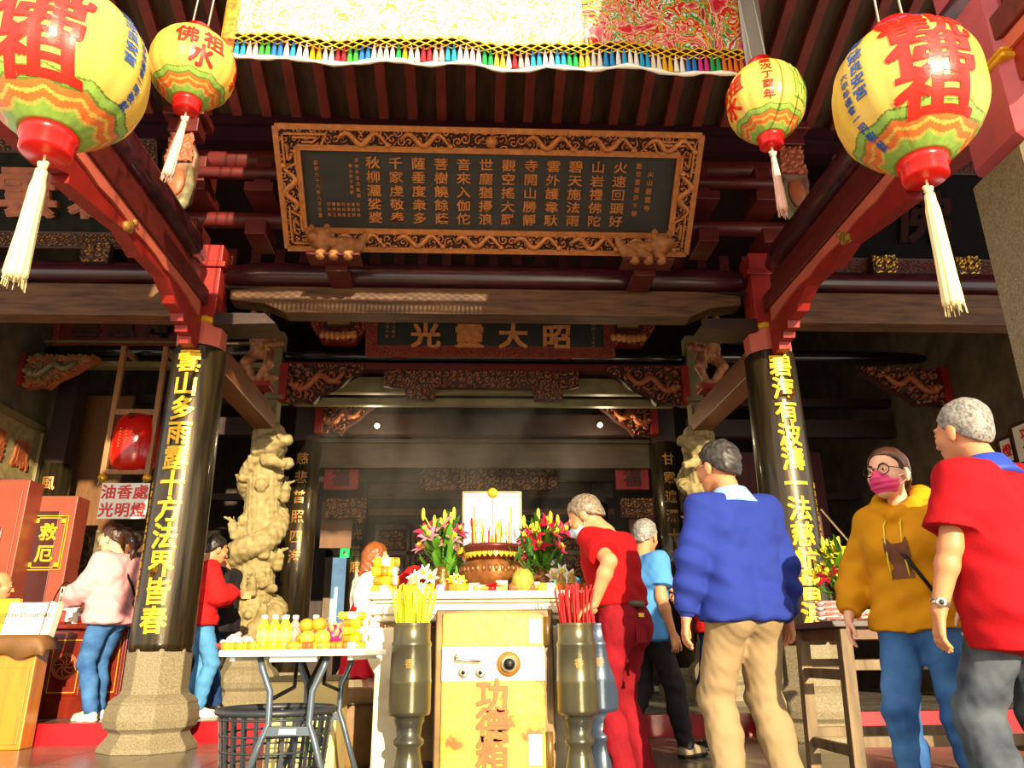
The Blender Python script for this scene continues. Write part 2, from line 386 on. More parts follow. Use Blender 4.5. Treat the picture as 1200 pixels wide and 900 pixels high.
# porch roof: rear slope with red rafters over brown boards, unseen front eave added for shade
m_board = mat('roof boards', '5a3f28', .65, vs=5, col2='38251a', stretch=(3, .5, 1))
def roofpt(Y): return 6.08 + (6.95 - Y) * .38
b = MB(); RY = 4.5
for x0, x1 in ((-9, 9),):
    b.prism([(x0, 6.98, roofpt(6.98)), (x0, RY, roofpt(RY)), (x0, RY, roofpt(RY) + .12), (x0, 6.98, roofpt(6.98) + .12)], (x1 - x0, 0, 0))
    for xa, xb in ((-9, -1.95), (1.25, 9)): b.prism([(xa, RY, roofpt(RY)), (xa, 2.4, 4.87), (xa, 2.4, 4.99), (xa, RY, roofpt(RY) + .12)], (xb - xa, 0, 0))  # front slope split, centre left open so sun reaches the banner
b.build('ceiling_porch', m_board, kind='structure')
b = MB(); x = -8.9
while x < 9:
    b.bar((x, 6.97, roofpt(6.97) - .045), (x, RY, roofpt(RY) - .045), .10, .09)
    if x < -2.0 or x > 1.3: b.bar((x, RY, roofpt(RY) - .05), (x, 2.4, 4.82), .10, .09)  # no front rafters across the opening left for the sun
    x += .305
b.build('ceiling_rafters', mat('red rafters', '7c2f22', .5, var=.3, vs=4), kind='structure')
MB().box((-9, 6.86, 5.78), (9, 7.06, 6.12)).box((-9, 6.8, 5.95), (9, 6.86, 6.06)).build('beam_gutter', mat('plum painted timber', '35121c', .4, var=.3), kind='structure')

MB().box((-9, 4.5, 6.3), (9, 4.6, 6.95)).build('beam_sun_block', m_dark, kind='structure')  # unseen board added to stop sun entering through the roof opening
for Y, z in ((3.1, 4.86), (4.28, 6.3)): MB().tube([(-3.4, Y, z), (3.4, Y, z)], .03, 10).build('beam_lantern_pole', m_dark, kind='structure')
for x in (-3.35, 3.35):
    MB().bar((x, 3.1, 4.86), (x, 3.1, 5.6), .05, .05, up=(0, 1, 0)).bar((x, 4.28, 6.3), (x, 4.28, 6.85), .05, .05, up=(0, 1, 0)).build('beam_pole_hanger', m_dark, kind='structure')
# ---------------- cross beams ----------------
def rbeam(name, x0, x1, Y, z, r, m, taper=.35, parent=None, kind='structure'):
    b = MB(); L = x1 - x0
    b.lathe([(r * .55, 0), (r * .8, .12), (r, .4), (r, L - .4), (r * .8, L - .12), (r * .55, L)], 24, M=Matrix.Rotation(pi / 2, 3, 'Y'), c=(x0, Y, z))
    return b.build(name, m, parent, kind=kind)
m_plum = mat('plum lacquer', '4a1a20', .28, var=.3, vs=3, stretch=(1, 4, 4), col2='2a0d12', coat=.4)
rbeam('beam_round', -2.48, 2.76, 6.85, 4.20, .135, m_plum)
rbeam('beam_round', -9, -2.68, 6.85, 4.20, .12, m_plum); rbeam('beam_round', 3.0, 9, 6.85, 4.20, .12, m_plum)
b = MB(); Y0 = 6.74
b.prism([(-2.33, Y0, 4.0), (-1.9, Y0, 4.045), (2.2, Y0, 4.045), (2.62, Y0, 4.0), (2.62, Y0, 3.9), (2.3, Y0, 3.86), (2.1, Y0, 3.77), (-1.8, Y0, 3.77), (-2.0, Y0, 3.86), (-2.33, Y0, 3.9)], (0, .22, 0))
b.build('beam_brown', m_brown, kind='structure', bev=.012)
for x0, x1 in ((-9, -2.82), (3.12, 9)): MB().box((x0, 6.74, 3.72), (x1, 6.96, 4.05)).build('beam_brown', m_brown, kind='structure', bev=.012)
MB().box((-2.4, 6.8, 4.045), (2.7, 6.9, 4.07)).build('beam_filler', m_dark, kind='structure')
for x, s in ((-2.12, 1), (2.42, -1)):   # blocks under the beam ends
    MB().prism([(x - .3 * s, 6.66, 3.72), (x + .16 * s, 6.66, 3.72), (x + .27 * s, 6.66, 3.62), (x - .3 * s, 6.66, 3.6)], (0, .36, 0)).build('beam_block', m_dark, kind='structure')
# second tier at the dragon columns
rbeam('beam_round', -2.5, 2.8, 9.3, 4.32, .075, mat('black beam', '181412', .2, var=.3, coat=.5))
rbeam('beam_round', -5.4, -2.7, 9.3, 4.36, .09, bpy.data.materials['black beam']); rbeam('beam_round', 3.0, 6, 9.3, 4.36, .09, bpy.data.materials['black beam'])
MB().box((-2.5, 9.25, 4.13), (2.8, 9.4, 4.22)).build('beam_tie', m_maroon, kind='structure')
MB().box((-5.4, 9.22, 4.13), (-2.5, 9.36, 4.2)).box((-5.4, 9.2, 4.44), (-2.6, 9.26, 4.47)).build('beam_tie', m_olive, kind='structure')
MB().box((-2.4, 9.45, 3.88), (2.7, 9.55, 4.1)).box((-2.3, 9.4, 3.7), (2.6, 9.5, 3.8)).build('beam_board', m_olive, kind='structure', bev=.01)
MB().box((-2.5, 10.5, 3.62), (2.8, 10.62, 3.92)).build('beam_board', m_dark, kind='structure')
MB().box((-2.4, 11.4, 3.35), (2.7, 11.5, 3.72)).box((-2.4, 11.3, 3.72), (2.7, 11.5, 3.77)).build('beam_board', mat('grey brown timber', '564733', .5, var=.3, vs=4, stretch=(.6, 3, 3)), kind='structure')
MB().box((-2.3, 12.3, 3.35), (2.6, 12.42, 3.75)).box((-2.3, 12.2, 3.6), (2.6, 12.3, 3.66)).build('beam_board', bpy.data.materials['grey brown timber'], kind='structure')
MB().box((-2.0, 13.0, 3.2), (2.4, 13.1, 3.45)).box((-2.0, 12.95, 2.9), (2.4, 13.1, 3.0)).build('beam_board', m_brown, kind='structure')
# left and right bay inner beams and posts
for x0, x1 in ((-5.4, -2.7), (3.0, 6.0)):
    MB().box((x0, 10.3, 3.55), (x1, 10.42, 3.8)).box((x0, 10.3, 4.0), (x1, 10.42, 4.12)).build('beam_rail', m_dark, kind='structure')
    MB().box((x0, 11.6, 1.9), (x1, 11.7, 2.0)).box((x0, 11.6, 2.9), (x1, 11.7, 3.0)).build('beam_rail', m_dark, kind='structure')

# ---------------- depth beams from the columns towards the court ----------------
def depth_beam(x, s, nm, label):
    t = thing('bracketed_beam', label, 'beam', (x, 6.6, 3.45))
    b = MB(); b.tube([(x, 2.6, 4.2), (x, 6.2, 4.2), (x, 6.45, 4.2)], [.135, .135, .09], 24); b.build('round_beam', m_plum, t)
    b = MB(); b.box((x - .1, 2.6, 3.76), (x + .1, 6.6, 3.92)); b.box((x - .04, 2.6, 3.92), (x + .04, 6.5, 4.1)); b.build('tie_beam', m_maroon, t, bev=.01)
    pts = [(2.6, 3.5), (3.3, 3.46), (3.7, 3.42), (4.0, 3.46), (4.2, 3.53), (4.2, 3.47), (4.6, 3.53), (5.0, 3.60), (5.3, 3.55), (5.35, 3.60), (5.75, 3.62), (5.95, 3.55), (6.0, 3.5), (6.2, 3.5), (6.22, 3.44), (6.32, 3.44), (6.34, 3.39), (6.44, 3.39), (6.46, 3.33), (6.62, 3.33)]
    b = MB(); b.prism([(x - .055, y, z) for y, z in pts] + [(x - .055, 6.62, 3.76), (x - .055, 2.6, 3.76)], (.11, 0, 0)); b.build('scalloped_board', m_red, t)
    pts2 = [(2.6, 3.62)] + [(2.8 + .19 * i, 3.655 + .02 * abs(sin(i * 1.05)) ) for i in range(19)] + [(6.5, 3.62)]
    b = MB(); b.prism([(x - .075, y, z) for y, z in pts2] + [(x - .075, 6.5, 3.757), (x - .075, 2.6, 3.757)], (.15, 0, 0)); b.build('painted_board', m_salmon, t)
    b = MB()  # small carved boss on the scalloped board
    b.ball((x + s * .06, 5.02, 3.66), (.03, .06, .06)); b.ball((x + s * .07, 4.96, 3.62), (.03, .04, .04)); b.ball((x + s * .07, 5.06, 3.71), (.025, .03, .03)); b.build('carved_boss', m_gilt, t)
depth_beam(-2.57, 1, 'l', 'dark red stepped timber beam running above the couplet column by the pink blouse')
depth_beam(2.87, -1, 'r', 'dark red stepped timber beam ending behind the large yellow lantern by the pink pillar')

# ---------------- couplet columns ----------------
def octa(b, prof, c, mi=0, n=8):
    b.lathe(prof, n, c, mi, smooth=False, rot=pi / 8)
def couplet(x, text, label, side):
    Y = 6.85; t = thing('couplet_column', label, 'column', (x, Y, 0))
    b = MB(); b.lathe([(.245, .74), (.25, .8), (.25, 1.6), (.245, 2.4), (.235, 3.38), (.225, 3.4)], 48, (x, Y, 0)); b.build('shaft', m_lacq, t)
    b = MB(); octa(b, [(.375, 0), (.37, .035), (.315, .10), (.295, .135), (.31, .15), (.345, .175), (.36, .23), (.355, .30), (.335, .345), (.34, .36), (.30, .395), (.262, .42), (.252, .45), (.252, .76)], (x, Y, 0)); b.build('stone_base', m_granite, t, bev=.008)
    b = MB(); octa(b, [(.215, 3.36), (.22, 3.62), (.23, 3.64)], (x, Y, 0)); b.build('capital', m_salmon, t)
    b = MB(); octa(b, [(.232, 3.62), (.245, 3.63), (.245, 3.665), (.232, 3.68)], (x, Y, 0)); b.build('capital_band', m_gold, t)
    b = MB(); b.box((x - .15, Y - .17, 3.66), (x + .15, Y + .1, 4.45)); b.box((x - .19, Y - .2, 4.2), (x + .19, Y + .15, 4.26)); b.build('upper_post', m_red, t, bev=.01)
    b = MB(); n = len(text); zt, zb = 3.22, .98
    for i, ch in enumerate(text): put_char(b, ch, (0, 0, zt + (zb - zt) * i / (n - 1)), (1, 0, 0), (0, 0, 1), .225, .022, .03, cut=True)
    sm = '歲次己巳年孟冬信士弟子敬獻'
    for i, ch in enumerate(sm): put_char(b, ch, (-.235 * side, 0, 2.1 - .075 * i), (1, 0, 0), (0, 0, 1), .06, .006, .05, cut=True)
    b.v = [(x + .25 * sin(v[0] / .25), Y - (.251 - v[1]) * cos(v[0] / .25) + 0 , v[2]) for v in b.v]
    b.build('couplet_lettering', m_gold, t)
    return t
couplet(-2.57, '雲山多雨露十方法界皆春', 'black lacquered column with gold couplet beside the woman in the pink blouse', 1)
couplet(2.87, '碧海有波濤一法慈航普渡', 'black lacquered column with gold couplet beside the man in the blue sweater', -1)
# near porch pillar on the right
t = thing('porch_pillar', 'pink painted square pillar on pale granite at the right edge', 'pillar', (2.98, 3.3, 0))
b = MB(); b.box((2.76, 3.1, 3.14), (3.2, 3.54, 5.2)); b.build('painted_shaft', mat('pink painted timber', 'b4525a', .5, var=.15), t, bev=.05, seg=1)
b = MB(); b.box((2.74, 3.08, 0), (3.22, 3.56, 3.14)); b.build('granite_shaft', m_granite, t, bev=.05, seg=1)
b = MB(); b.box((2.745, 3.085, 3.62), (3.215, 3.555, 3.655)); b.box((2.75, 3.09, 3.665), (3.21, 3.55, 3.69)); b.build('gilt_band', m_gold, t, bev=.02)

# ---------------- dragon columns ----------------
def dragon(x, label, mir):
    Y = 9.3; t = thing('dragon_column', label, 'column', (x, Y, .17))
    s = SDF(); s.cone((0, 0, .55), (0, 0, 3.08), .225, .2, k=.02)
    N = 46; P = []
    for i in range(N + 1):
        u = i / N; a = mir * (u * 2 * pi * 1.9 - 1.2); R = .235 + .03 * sin(u * 17); P.append((R * cos(a), R * sin(a), .75 + 2.0 * u + .05 * sin(u * 20)))
    s.chain(P, [.07 + .065 * sin(pi * min(1, .2 + i / N * .9)) for i in range(N + 1)], k=.03)
    # head with open jaws facing the court and the inner side
    h = np.array((mir * .06, -.17, 2.9))
    s.ell(h, (.21, .19, .15), .04); s.cone(h + (mir * .05, -.08, .03), h + (mir * .24, -.16, .05), .1, .075, .03); s.cone(h + (mir * .0, -.06, -.17), h + (mir * .22, -.14, -.24), .08, .045, .03)
    s.cone(h + (-mir * .04, .02, .08), h + (-mir * .18, .06, .22), .035, .012, .02); s.cone(h + (mir * .06, -.02, .09), h + (mir * .0, .02, .24), .03, .012, .02)
    for q in ((.08, -.13, .08), (.17, -.22, .08), (.2, -.2, .05)): s.ell(h + (mir * q[0], q[1], q[2]), (.035,) * 3, .02)
    # claws, flames and cloud scrolls
    r = random.Random(5 + int(mir))
    for i in range(26):
        a = r.uniform(-2.9, .1); z = r.uniform(.62, 3.0); R = r.uniform(.19, .27)
        s.ell((R * cos(a), R * sin(a), z), (r.uniform(.04, .09), r.uniform(.04, .09), r.uniform(.03, .09)), .02)
    for a, z, L in ((-.4, 1.55, .2), (-2.6, 1.9, .2), (-1.4, 1.25, .14), (-.3, 2.35, .18), (-2.7, 1.1, .22), (-.9, .95, .16)):
        c = np.array((.22 * cos(a), .22 * sin(a), z)); d = np.array((cos(a), sin(a), 0)); e = c + d * L * .35 + (0, 0, -.05)
        s.cone(c, e, .06, .045, .03); s.cone(e, e + d * .02 + (0, -.03, .11), .055, .055, .025)
        for q in (-1, 0, 1): s.cone(e + (0, -.03, .14), e + d * .07 + (q * .05, -.04, .2), .022, .01, .01)
    for i in range(0, N, 3):
        p = np.array(P[i]); q = p.copy(); q[:2] *= 1.42; s.cone(p * (1.25, 1.25, 1), q + (0, 0, .03), .035, .008, .02)
    f = lambda X, Y_, Z: .007 * np.sin(46 * Z + 9 * np.arctan2(Y_, X)) * np.cos(34 * Z - 13 * np.arctan2(Y_, X))
    s.build('dragon_shaft', m_stone, t, .012, f, world=False)
    o = t.children[-1]; o.location = (0, 0, -.0)
    b = MB(); octa(b, [(.39, .17), (.38, .22), (.33, .30), (.31, .33), (.35, .37), (.37, .43), (.365, .5), (.33, .55), (.28, .59), (.265, .62), (.25, .8)], (x, Y, 0)); b.build('stone_base', m_granite, t, bev=.01)
    b = MB(); b.box((x - .085, Y - .1, 3.24), (x + .085, Y + .1, 4.62)); b.box((x - .09, Y - .105, 4.2), (x + .09, Y + .105, 4.23)); b.box((x - .16, Y - .16, 3.7), (x + .16, Y + .16, 3.75)); b.build('upper_post', m_olive, t, bev=.008)
    b = MB(); octa(b, [(.16, 3.2), (.2, 3.24), (.2, 3.3), (.15, 3.34)], (x, Y, 0)); b.build('collar', m_salmon, t)
dragon(-2.52, 'pale stone pillar carved with a coiling dragon behind the fruit table', 1)
dragon(2.85, 'pale stone dragon pillar mostly hidden behind the man in the blue sweater', -1)
# inner black columns with gilt couplet carving
def innercol(x, Y, r, ztop, label, txt, mate=m_lacq):
    t = thing('inner_column', label, 'column', (x, Y, .17))
    b = MB(); b.lathe([(r * 1.02, .5), (r, ztop)], 32, (x, Y, 0)); b.build('shaft', mate, t)
    b = MB(); octa(b, [(r * 1.5, .17), (r * 1.5, .28), (r * 1.25, .33), (r * 1.4, .42), (r * 1.1, .5)], (x, Y, 0)); b.build('stone_base', m_granite, t)
    b = MB(); b.box((x - r * .7, Y - r * .7, ztop), (x + r * .7, Y + r * .7, 4.6)); b.build('upper_post', m_dark, t)
    b = MB()
    for i, ch in enumerate(txt): put_char(b, ch, (0, 0, ztop - .25 - .26 * i), (1, 0, 0), (0, 0, 1), 0.18, .012, .03, cut=True)
    a0 = atan2(x, Y) * 1.0
    b.v = [(x + r * sin(v[0] / r - a0 * 0), Y - (r + .002 - v[1]) * cos(v[0] / r), v[2]) for v in b.v]; b.build('carved_lettering', m_gilt, t)
innercol(-2.3, 10.4, .2, 3.45, 'dark inner column with carved characters behind the left dragon pillar', '慈悲普照四海')
innercol(2.68, 10.4, .2, 3.45, 'dark inner column with carved characters beside the right dragon pillar', '甘露遍灑十方')
innercol(-1.88, 12.8, .16, 3.05, 'slim dark inner column near the carved door leaves and the green exit sign', '佛光普照')
innercol(2.1, 12.8, .16, 3.05, 'slim dark inner column behind the grey haired man in the red shirt', '法雨均霑')
innercol(-5.15, 9.6, .17, 2.95, 'dark side column with gilt characters beside the stone name tablet', '風調雨順')

# ---------------- back wall door leaves ----------------
m_doorf = mat('grey brown door frame', '6d583c', .5, var=.3, vs=5, stretch=(3, 3, .5))
for i in range(6):
    x0 = -1.75 + i * .655; x1 = x0 + .63; Y = 13.9
    o = MB().box((x0, Y, .17), (x0 + .07, Y + .09, 2.9)).box((x1 - .07, Y, .17), (x1, Y + .09, 2.9)).box((x0, Y, 2.8), (x1, Y + .09, 2.9)).box((x0, Y, .17), (x1, Y + .09, .3)).box((x0, Y, 2.35), (x1, Y + .09, 2.43)).box((x0, Y, 1.25), (x1, Y + .09, 1.35)).build('door_%d' % (i + 1), m_doorf, kind='structure', bev=.008)
    for (za, zb, sd) in ((2.45, 2.78, 1), (1.37, 2.33, 2), (.32, 1.23, 3)):
        b = MB(); relief(b, [(0, 0), (.47, 0), (.47, zb - za), (0, zb - za)], (x0 + .08, Y + .06, za), (1, 0, 0), (0, 0, 1), .03, .13, i * 5 + sd, .016)
        b.build('carved_panel', [m_carved, m_gilt], o)
# ---------------- plaques ----------------
def rect(w, h, x=0, y=0): return [(x - w / 2, y - h / 2), (x + w / 2, y - h / 2), (x + w / 2, y + h / 2), (x - w / 2, y + h / 2)]
def ring(w, h, t): # frame as four mitred polygons
    a, b, c, d = w / 2, h / 2, w / 2 - t, h / 2 - t
    return [[(-a, -b), (a, -b), (c, -d), (-c, -d)], [(a, -b), (a, b), (c, d), (c, -d)], [(a, b), (-a, b), (-c, d), (c, d)], [(-a, b), (-a, -b), (-c, -d), (-c, d)]]
# poem board: bottom on the round beam, top leaning out to the court
B0, T0 = Vector((.14, 6.62, 4.41)), Vector((.14, 5.82, 5.17))
pU = (T0 - B0).normalized(); pH = (T0 - B0).length; pR = Vector((1, 0, 0)); pN = pR.cross(pU); pW = 3.84; pC = (B0 + T0) / 2
t = thing('poem_plaque', 'big slate plaque with a carved gilt dragon frame and twelve columns of copper writing', 'plaque', B0)
b = MB(); b.prism([pC + pR * x + pU * y - pN * .06 for x, y in rect(pW, pH)], pN * .05); b.build('board', m_slate, t)
FW = .17
b = MB()
for k, q in enumerate(ring(pW, pH, FW)): relief(b, q, pC + pN * .02, pR, pU, .035, .085, 11 + k, .0085)
for (w, h) in ((pW + .02, pH + .02), (pW - 2 * FW, pH - 2 * FW)):
    p = rect(w, h)
    for i in range(4):
        a, c = p[i], p[(i + 1) % 4]; b.bar(pC + pR * a[0] + pU * a[1] + pN * .03, pC + pR * c[0] + pU * c[1] + pN * .03, .05, .03, 1, up=pN)
b.build('carved_frame', [m_carved, m_copper], t)
b = MB()  # dragons winding along the frame
def fpt(x, y, z=.07): return pC + pR * x + pU * y + pN * z
for sy in (1, -1):
    for k in range(6):
        x0 = -1.45 + k * .56 + (.08 if sy > 0 else 0)
        if abs(x0 + .22) < .12 and sy > 0: continue
        P = [fpt(x0 + .44 * u / 14, sy * (pH / 2 - FW / 2) + .052 * sin(u * .75), .055 + .015 * sin(u)) for u in range(15)]
        b = MB(); b.tube(P, [.008 + .019 * sin(pi * (.15 + .8 * u / 14)) for u in range(15)], 8); b.ball(P[-1], .027); b.build('frame_dragon', m_copper, t)
for sx in (1, -1):
    P = [fpt(sx * (pW / 2 - FW / 2) + .05 * sin(u * .8), -.2 + .42 * u / 14, .06) for u in range(15)]; b = MB(); b.tube(P, [.01 + .018 * sin(pi * u / 14) for u in range(15)], 8); b.ball(P[-1], .03); b.build('frame_dragon', m_copper, t)
b = MB(); b.ball(fpt(0, pH / 2 - FW / 2), .055); b.build('frame_pearl', m_copper, t)
b = MB()  # key-fret corners
for sx in (1, -1):
    for sy in (1, -1):
        cx, cy = sx * (pW / 2 - .02), sy * (pH / 2 - .02); b = MB()
        for (L, ax) in ((.42, 0), (.34, 1)):
            def q(u, v): return fpt(cx - sx * (u if ax == 0 else v), cy - sy * (v if ax == 0 else u), .05)
            for pth in ([(.04, .03), (L, .03), (L - .05, .13), (.16, .13)], [(.12, .06), (L - .08, .06), (L - .12, .1), (.2, .1)]):
                for i in range(len(pth) - 1): b.bar(q(*pth[i]), q(*pth[i + 1]), .018, .03, up=pN)
        b.build('frame_corner', m_copper, t)
poem = ['火速回頭好', '山岩禮佛陀', '碧天施法雨', '雲外護韋馱', '寺開山勝靜', '觀空搖大羅', '世塵猶擾浪', '音來入伽佗', '菩樹饒餘蔭', '薩垂度衆多', '千家虔敬奉', '秋柳灑娑婆']
b = MB()
for i, colm in enumerate(poem):
    for j, ch in enumerate(colm): put_char(b, ch, fpt(1.21 - i * .2085, .252 - j * .127, .0), pR, pU, .112, .0125, .06, wide=1.2)
b.build('poem_lettering', m_copper, t)
b = MB()
for i, (tx, x, y, sz) in enumerate((('火山碧雲寺', 1.50, .2, .06), ('觀世音菩薩千秋', 1.385, .27, .055), ('壬申年吉月敬題', -1.23, .27, .04), ('信士弟子謹獻', -1.29, .22, .036), ('民國六十八年八月吉置', -1.6, .24, .04))):
    for j, ch in enumerate(tx): put_char(b, ch, fpt(x, y - j * sz * 1.35, .0), pR, pU, sz, .008, .1)
for i in range(7):
    for j in range(3): put_char(b, '陳林黃張李王吳許郭'[(i * 3 + j) % 9], fpt(-1.5 + i * .045, -.12 - j * .05), pR, pU, .036, .005, .1)
b.build('dedication_lettering', m_copper, t)

def board_sign(name, label, C, w, h, text, tilt, m_bd, m_fr, m_tx, fw=.1, cs=.3, gap=.5, carve=None, ext=.05, bold=.03, wide=1.15, small=None, drop=0.0):
    C = Vector(C); U = Vector((0, -sin(tilt), cos(tilt))); R = Vector((1, 0, 0)); N = R.cross(U)
    t = thing(name, label, 'plaque', C - U * h / 2)
    b = MB(); b.prism([C + R * x + U * y for x, y in rect(w, h)], -N * .05); b.build('board', m_bd, t)
    b = MB()
    for k, q in enumerate(ring(w, h, fw)): relief(b, q, C + N * .015, R, U, .03, carve or fw * .6, 31 + k, (carve or fw * .6) / 8, thr=.5)
    for (ww, hh) in ((w, h), (w - 2 * fw, h - 2 * fw)):
        p = rect(ww, hh)
        for i in range(4):
            a, c = p[i], p[(i + 1) % 4]; b.bar(C + R * a[0] + U * a[1] + N * .015, C + R * c[0] + U * c[1] + N * .015, .04, .015, 0, up=N)
    b.build('carved_frame', m_fr, t)
    b = MB(); n = len(text)
    for i, ch in enumerate(text): put_char(b, ch, C + R * (i - (n - 1) / 2) * gap + N * .005 - U * drop, R, U, cs, bold, ext, wide=wide)
    b.build('lettering', m_tx, t)
    if small:
        b = MB()
        for tx, x, y, sz in small:
            for j, ch in enumerate(tx): put_char(b, ch, C + R * x + U * (y - j * sz * 1.2), R, U, sz, .006, .08)
        b.build('small_lettering', m_gilt, t)
    return t
m_redcarve = mat('red carved frame', '852318', .5, var=.3, vs=12)
# second tier plaque
c1, c2 = at(437, 366, 9.15), at(713, 412, 9.25)
board_sign('temple_plaque', 'dark plaque with four large copper characters under the brown beam', ((c1.x + c2.x) / 2, 9.1, 4.59), 3.16, .62, '光靈大昭', .22, mat('dark green board', '1d211a', .4, var=.3), [m_redcarve, m_carve], m_copper, .11, .34, .56, .05, drop=.05, small=[('民國七十年吉旦', 1.32, .12, .05), ('信徒敬獻', -1.25, .12, .05), ('合境平安', -1.33, .12, .05)])
# left bay plaques
board_sign('bay_plaque', 'maroon plaque with four dark raised characters in the left bay', (-4.25, 9.22, 4.68), 2.1, .5, '雲慧海碧', .12, mat('maroon board', '5e1b1c', .45, var=.25), [m_redcarve, m_redcarve], m_carved, .04, .32, .44, .04, ext=.07, bold=.04)
board_sign('hanging_plaque', 'greenish black plaque with two big carved characters behind the left tassel', (-4.3, 6.62, 4.95), 2.4, 1.02, '寺雲碧', .42, mat('greenish black board', '232419', .75, var=.4, vs=9, col2='10120b', spec=.15), [m_carved, m_gilt], m_carve, .12, .5, .66, .06, ext=.1, bold=.035, small=[('歲次庚申年桂月', 1.0, .25, .06), ('信士敬獻', .9, .2, .05)])
board_sign('hanging_plaque', 'black speckled plaque with a red carved border behind the right tassel', (5.15, 6.62, 4.86), 3.1, 1.15, '佛法', .42, mat('speckled black board', '0b090a', .8, vs=160, col2='3a332e', thresh=(.30, .36), spec=.1), [m_carved, m_redcarve], mat('dull maroon lettering', '2a1310', .8, spec=.1), .13, .55, 1.2, .06)
# stone name tablet on the left wall
t = thing('stone_tablet', 'framed stone tablet with two carved characters on the left wall', 'tablet', (-5.44, 8.9, 2.75))
b = MB(); b.box((-5.45, 8.35, 2.62), (-5.41, 9.55, 3.38)); b.build('panel', m_stone, t)
b = MB()
for a, c in (((8.3, 2.6), (9.6, 2.6)), ((9.6, 2.6), (9.6, 3.4)), ((9.6, 3.4), (8.3, 3.4)), ((8.3, 3.4), (8.3, 2.6))): b.bar((-5.41, *a), (-5.41, *c), .09, .07, up=(1, 0, 0))
b.build('frame', m_olive, t, bev=.008)
b = MB()
for i, ch in enumerate('麟鳳'): put_char(b, ch, (-5.41, 8.7 + i * .52, 3.0), (0, 1, 0), (0, 0, 1), .36, .03, .03)
b.build('lettering', m_carve, t)
# ---------------- carved brackets ----------------
def bracket(label, x, Y, zt, w, h, s, mats, seed, cell=.13, dep=.09, nm='carved_bracket'):
    t = thing(nm, label, 'bracket', (x, Y, zt - h))
    poly = [(0, 0), (0, -h), (w * .2, -h * .93), (w * .34, -h * .99), (w * .45, -h * .75), (w * .7, -h * .5), (w * .82, -h * .3), (w, -h * .1), (w, 0)]
    if s < 0: poly = [(-a, c) for a, c in poly][::-1]
    b = MB(); relief(b, poly, (x, Y, zt), (1, 0, 0), (0, 0, 1), dep, cell, seed, .014, .1); b.build('carving', mats, t)
    b = MB(); b.box((min(x, x - s * .1), Y - .1, zt - h * .97), (max(x, x - s * .1), Y + .05, zt)); b.build('end_post', m_red, t)
    r = random.Random(seed); b = MB()   # a raised beast among the scrolls
    P = [Vector((x + s * w * (.12 + .055 * u), Y - dep - .01 - .02 * sin(u), zt - h * (.62 - .03 * u + .14 * sin(u * .9)))) for u in range(12)]
    b.tube(P, [.02 + .025 * sin(pi * (u + 1) / 13) for u in range(12)], 8); b.ball(P[0], .06); b.ball(P[0] + Vector((-s * .05, -.03, .02)), .035)
    for q in range(6): p = P[1 + q * 1]; b.tube([p, p + Vector((s * .04, -.03, .06 * (-1) ** q)), p + Vector((s * .07, -.01, .09 * (-1) ** q))], [.015, .01, .003], 6)
    b.build('raised_dragon', mats[1], t)
cm = [m_carved, m_carve]
bracket('carved dragon bracket at the upper left end of the inner beam', -2.33, 9.25, 4.17, .95, .5, 1, cm, 3)
bracket('carved dragon bracket at the upper right end of the inner beam', 2.66, 9.25, 4.17, .95, .5, -1, cm, 4)
bracket('smaller carved bracket deeper in the hall above the left inner column', -2.05, 10.2, 3.98, .68, .46, 1, cm, 5)
bracket('smaller carved bracket deeper in the hall above the right inner column', 2.45, 10.2, 3.98, .68, .46, -1, cm, 6)
bracket('colourful carved bracket in the far left corner under the bay beam', -5.4, 9.0, 4.18, .8, .42, 1, [m_carve, m_olive], 7)
bracket('dim carved bracket over the dark right bay', 5.94, 9.0, 4.1, 1.0, .5, -1, cm, 8)
def lintel(name, label, x0, x1, Y, z0, z1, seed, drops=(), mats=cm, cell=.1):
    t = thing(name, label, 'carving', ((x0 + x1) / 2, Y, z0)); b = MB(); w, h = x1 - x0, z1 - z0
    relief(b, [(0, .03), (.12, 0), (w - .12, 0), (w, .03), (w, h), (0, h)], (x0, Y, z0), (1, 0, 0), (0, 0, 1), .05, cell, seed, cell / 8, .06); b.build('carving', mats, t)
    if drops:
        for d in drops: b = MB(); relief(b, [(0, 0), (.36, 0), (.38, .2), (-.02, .2)], (d - .18, Y - .03, z0 - .17), (1, 0, 0), (0, 0, 1), .05, .09, seed + 3, .011, .06); b.build('carved_foot', mats, t)
lintel('carved_lintel', 'long carved lintel on two carved feet below the four character plaque', -1.15, 1.35, 9.3, 3.9, 4.14, 9, (-.68, .95))
lintel('carved_lintel', 'narrow carved strip high in the dim hall behind the haze', -.62, .95, 11.25, 3.78, 3.92, 10)
lintel('carved_lintel', 'carved hanging panel over the dark door leaves behind the censer', -.85, 1.35, 12.1, 3.15, 3.5, 12, (), [m_carved, m_gilt], .14)
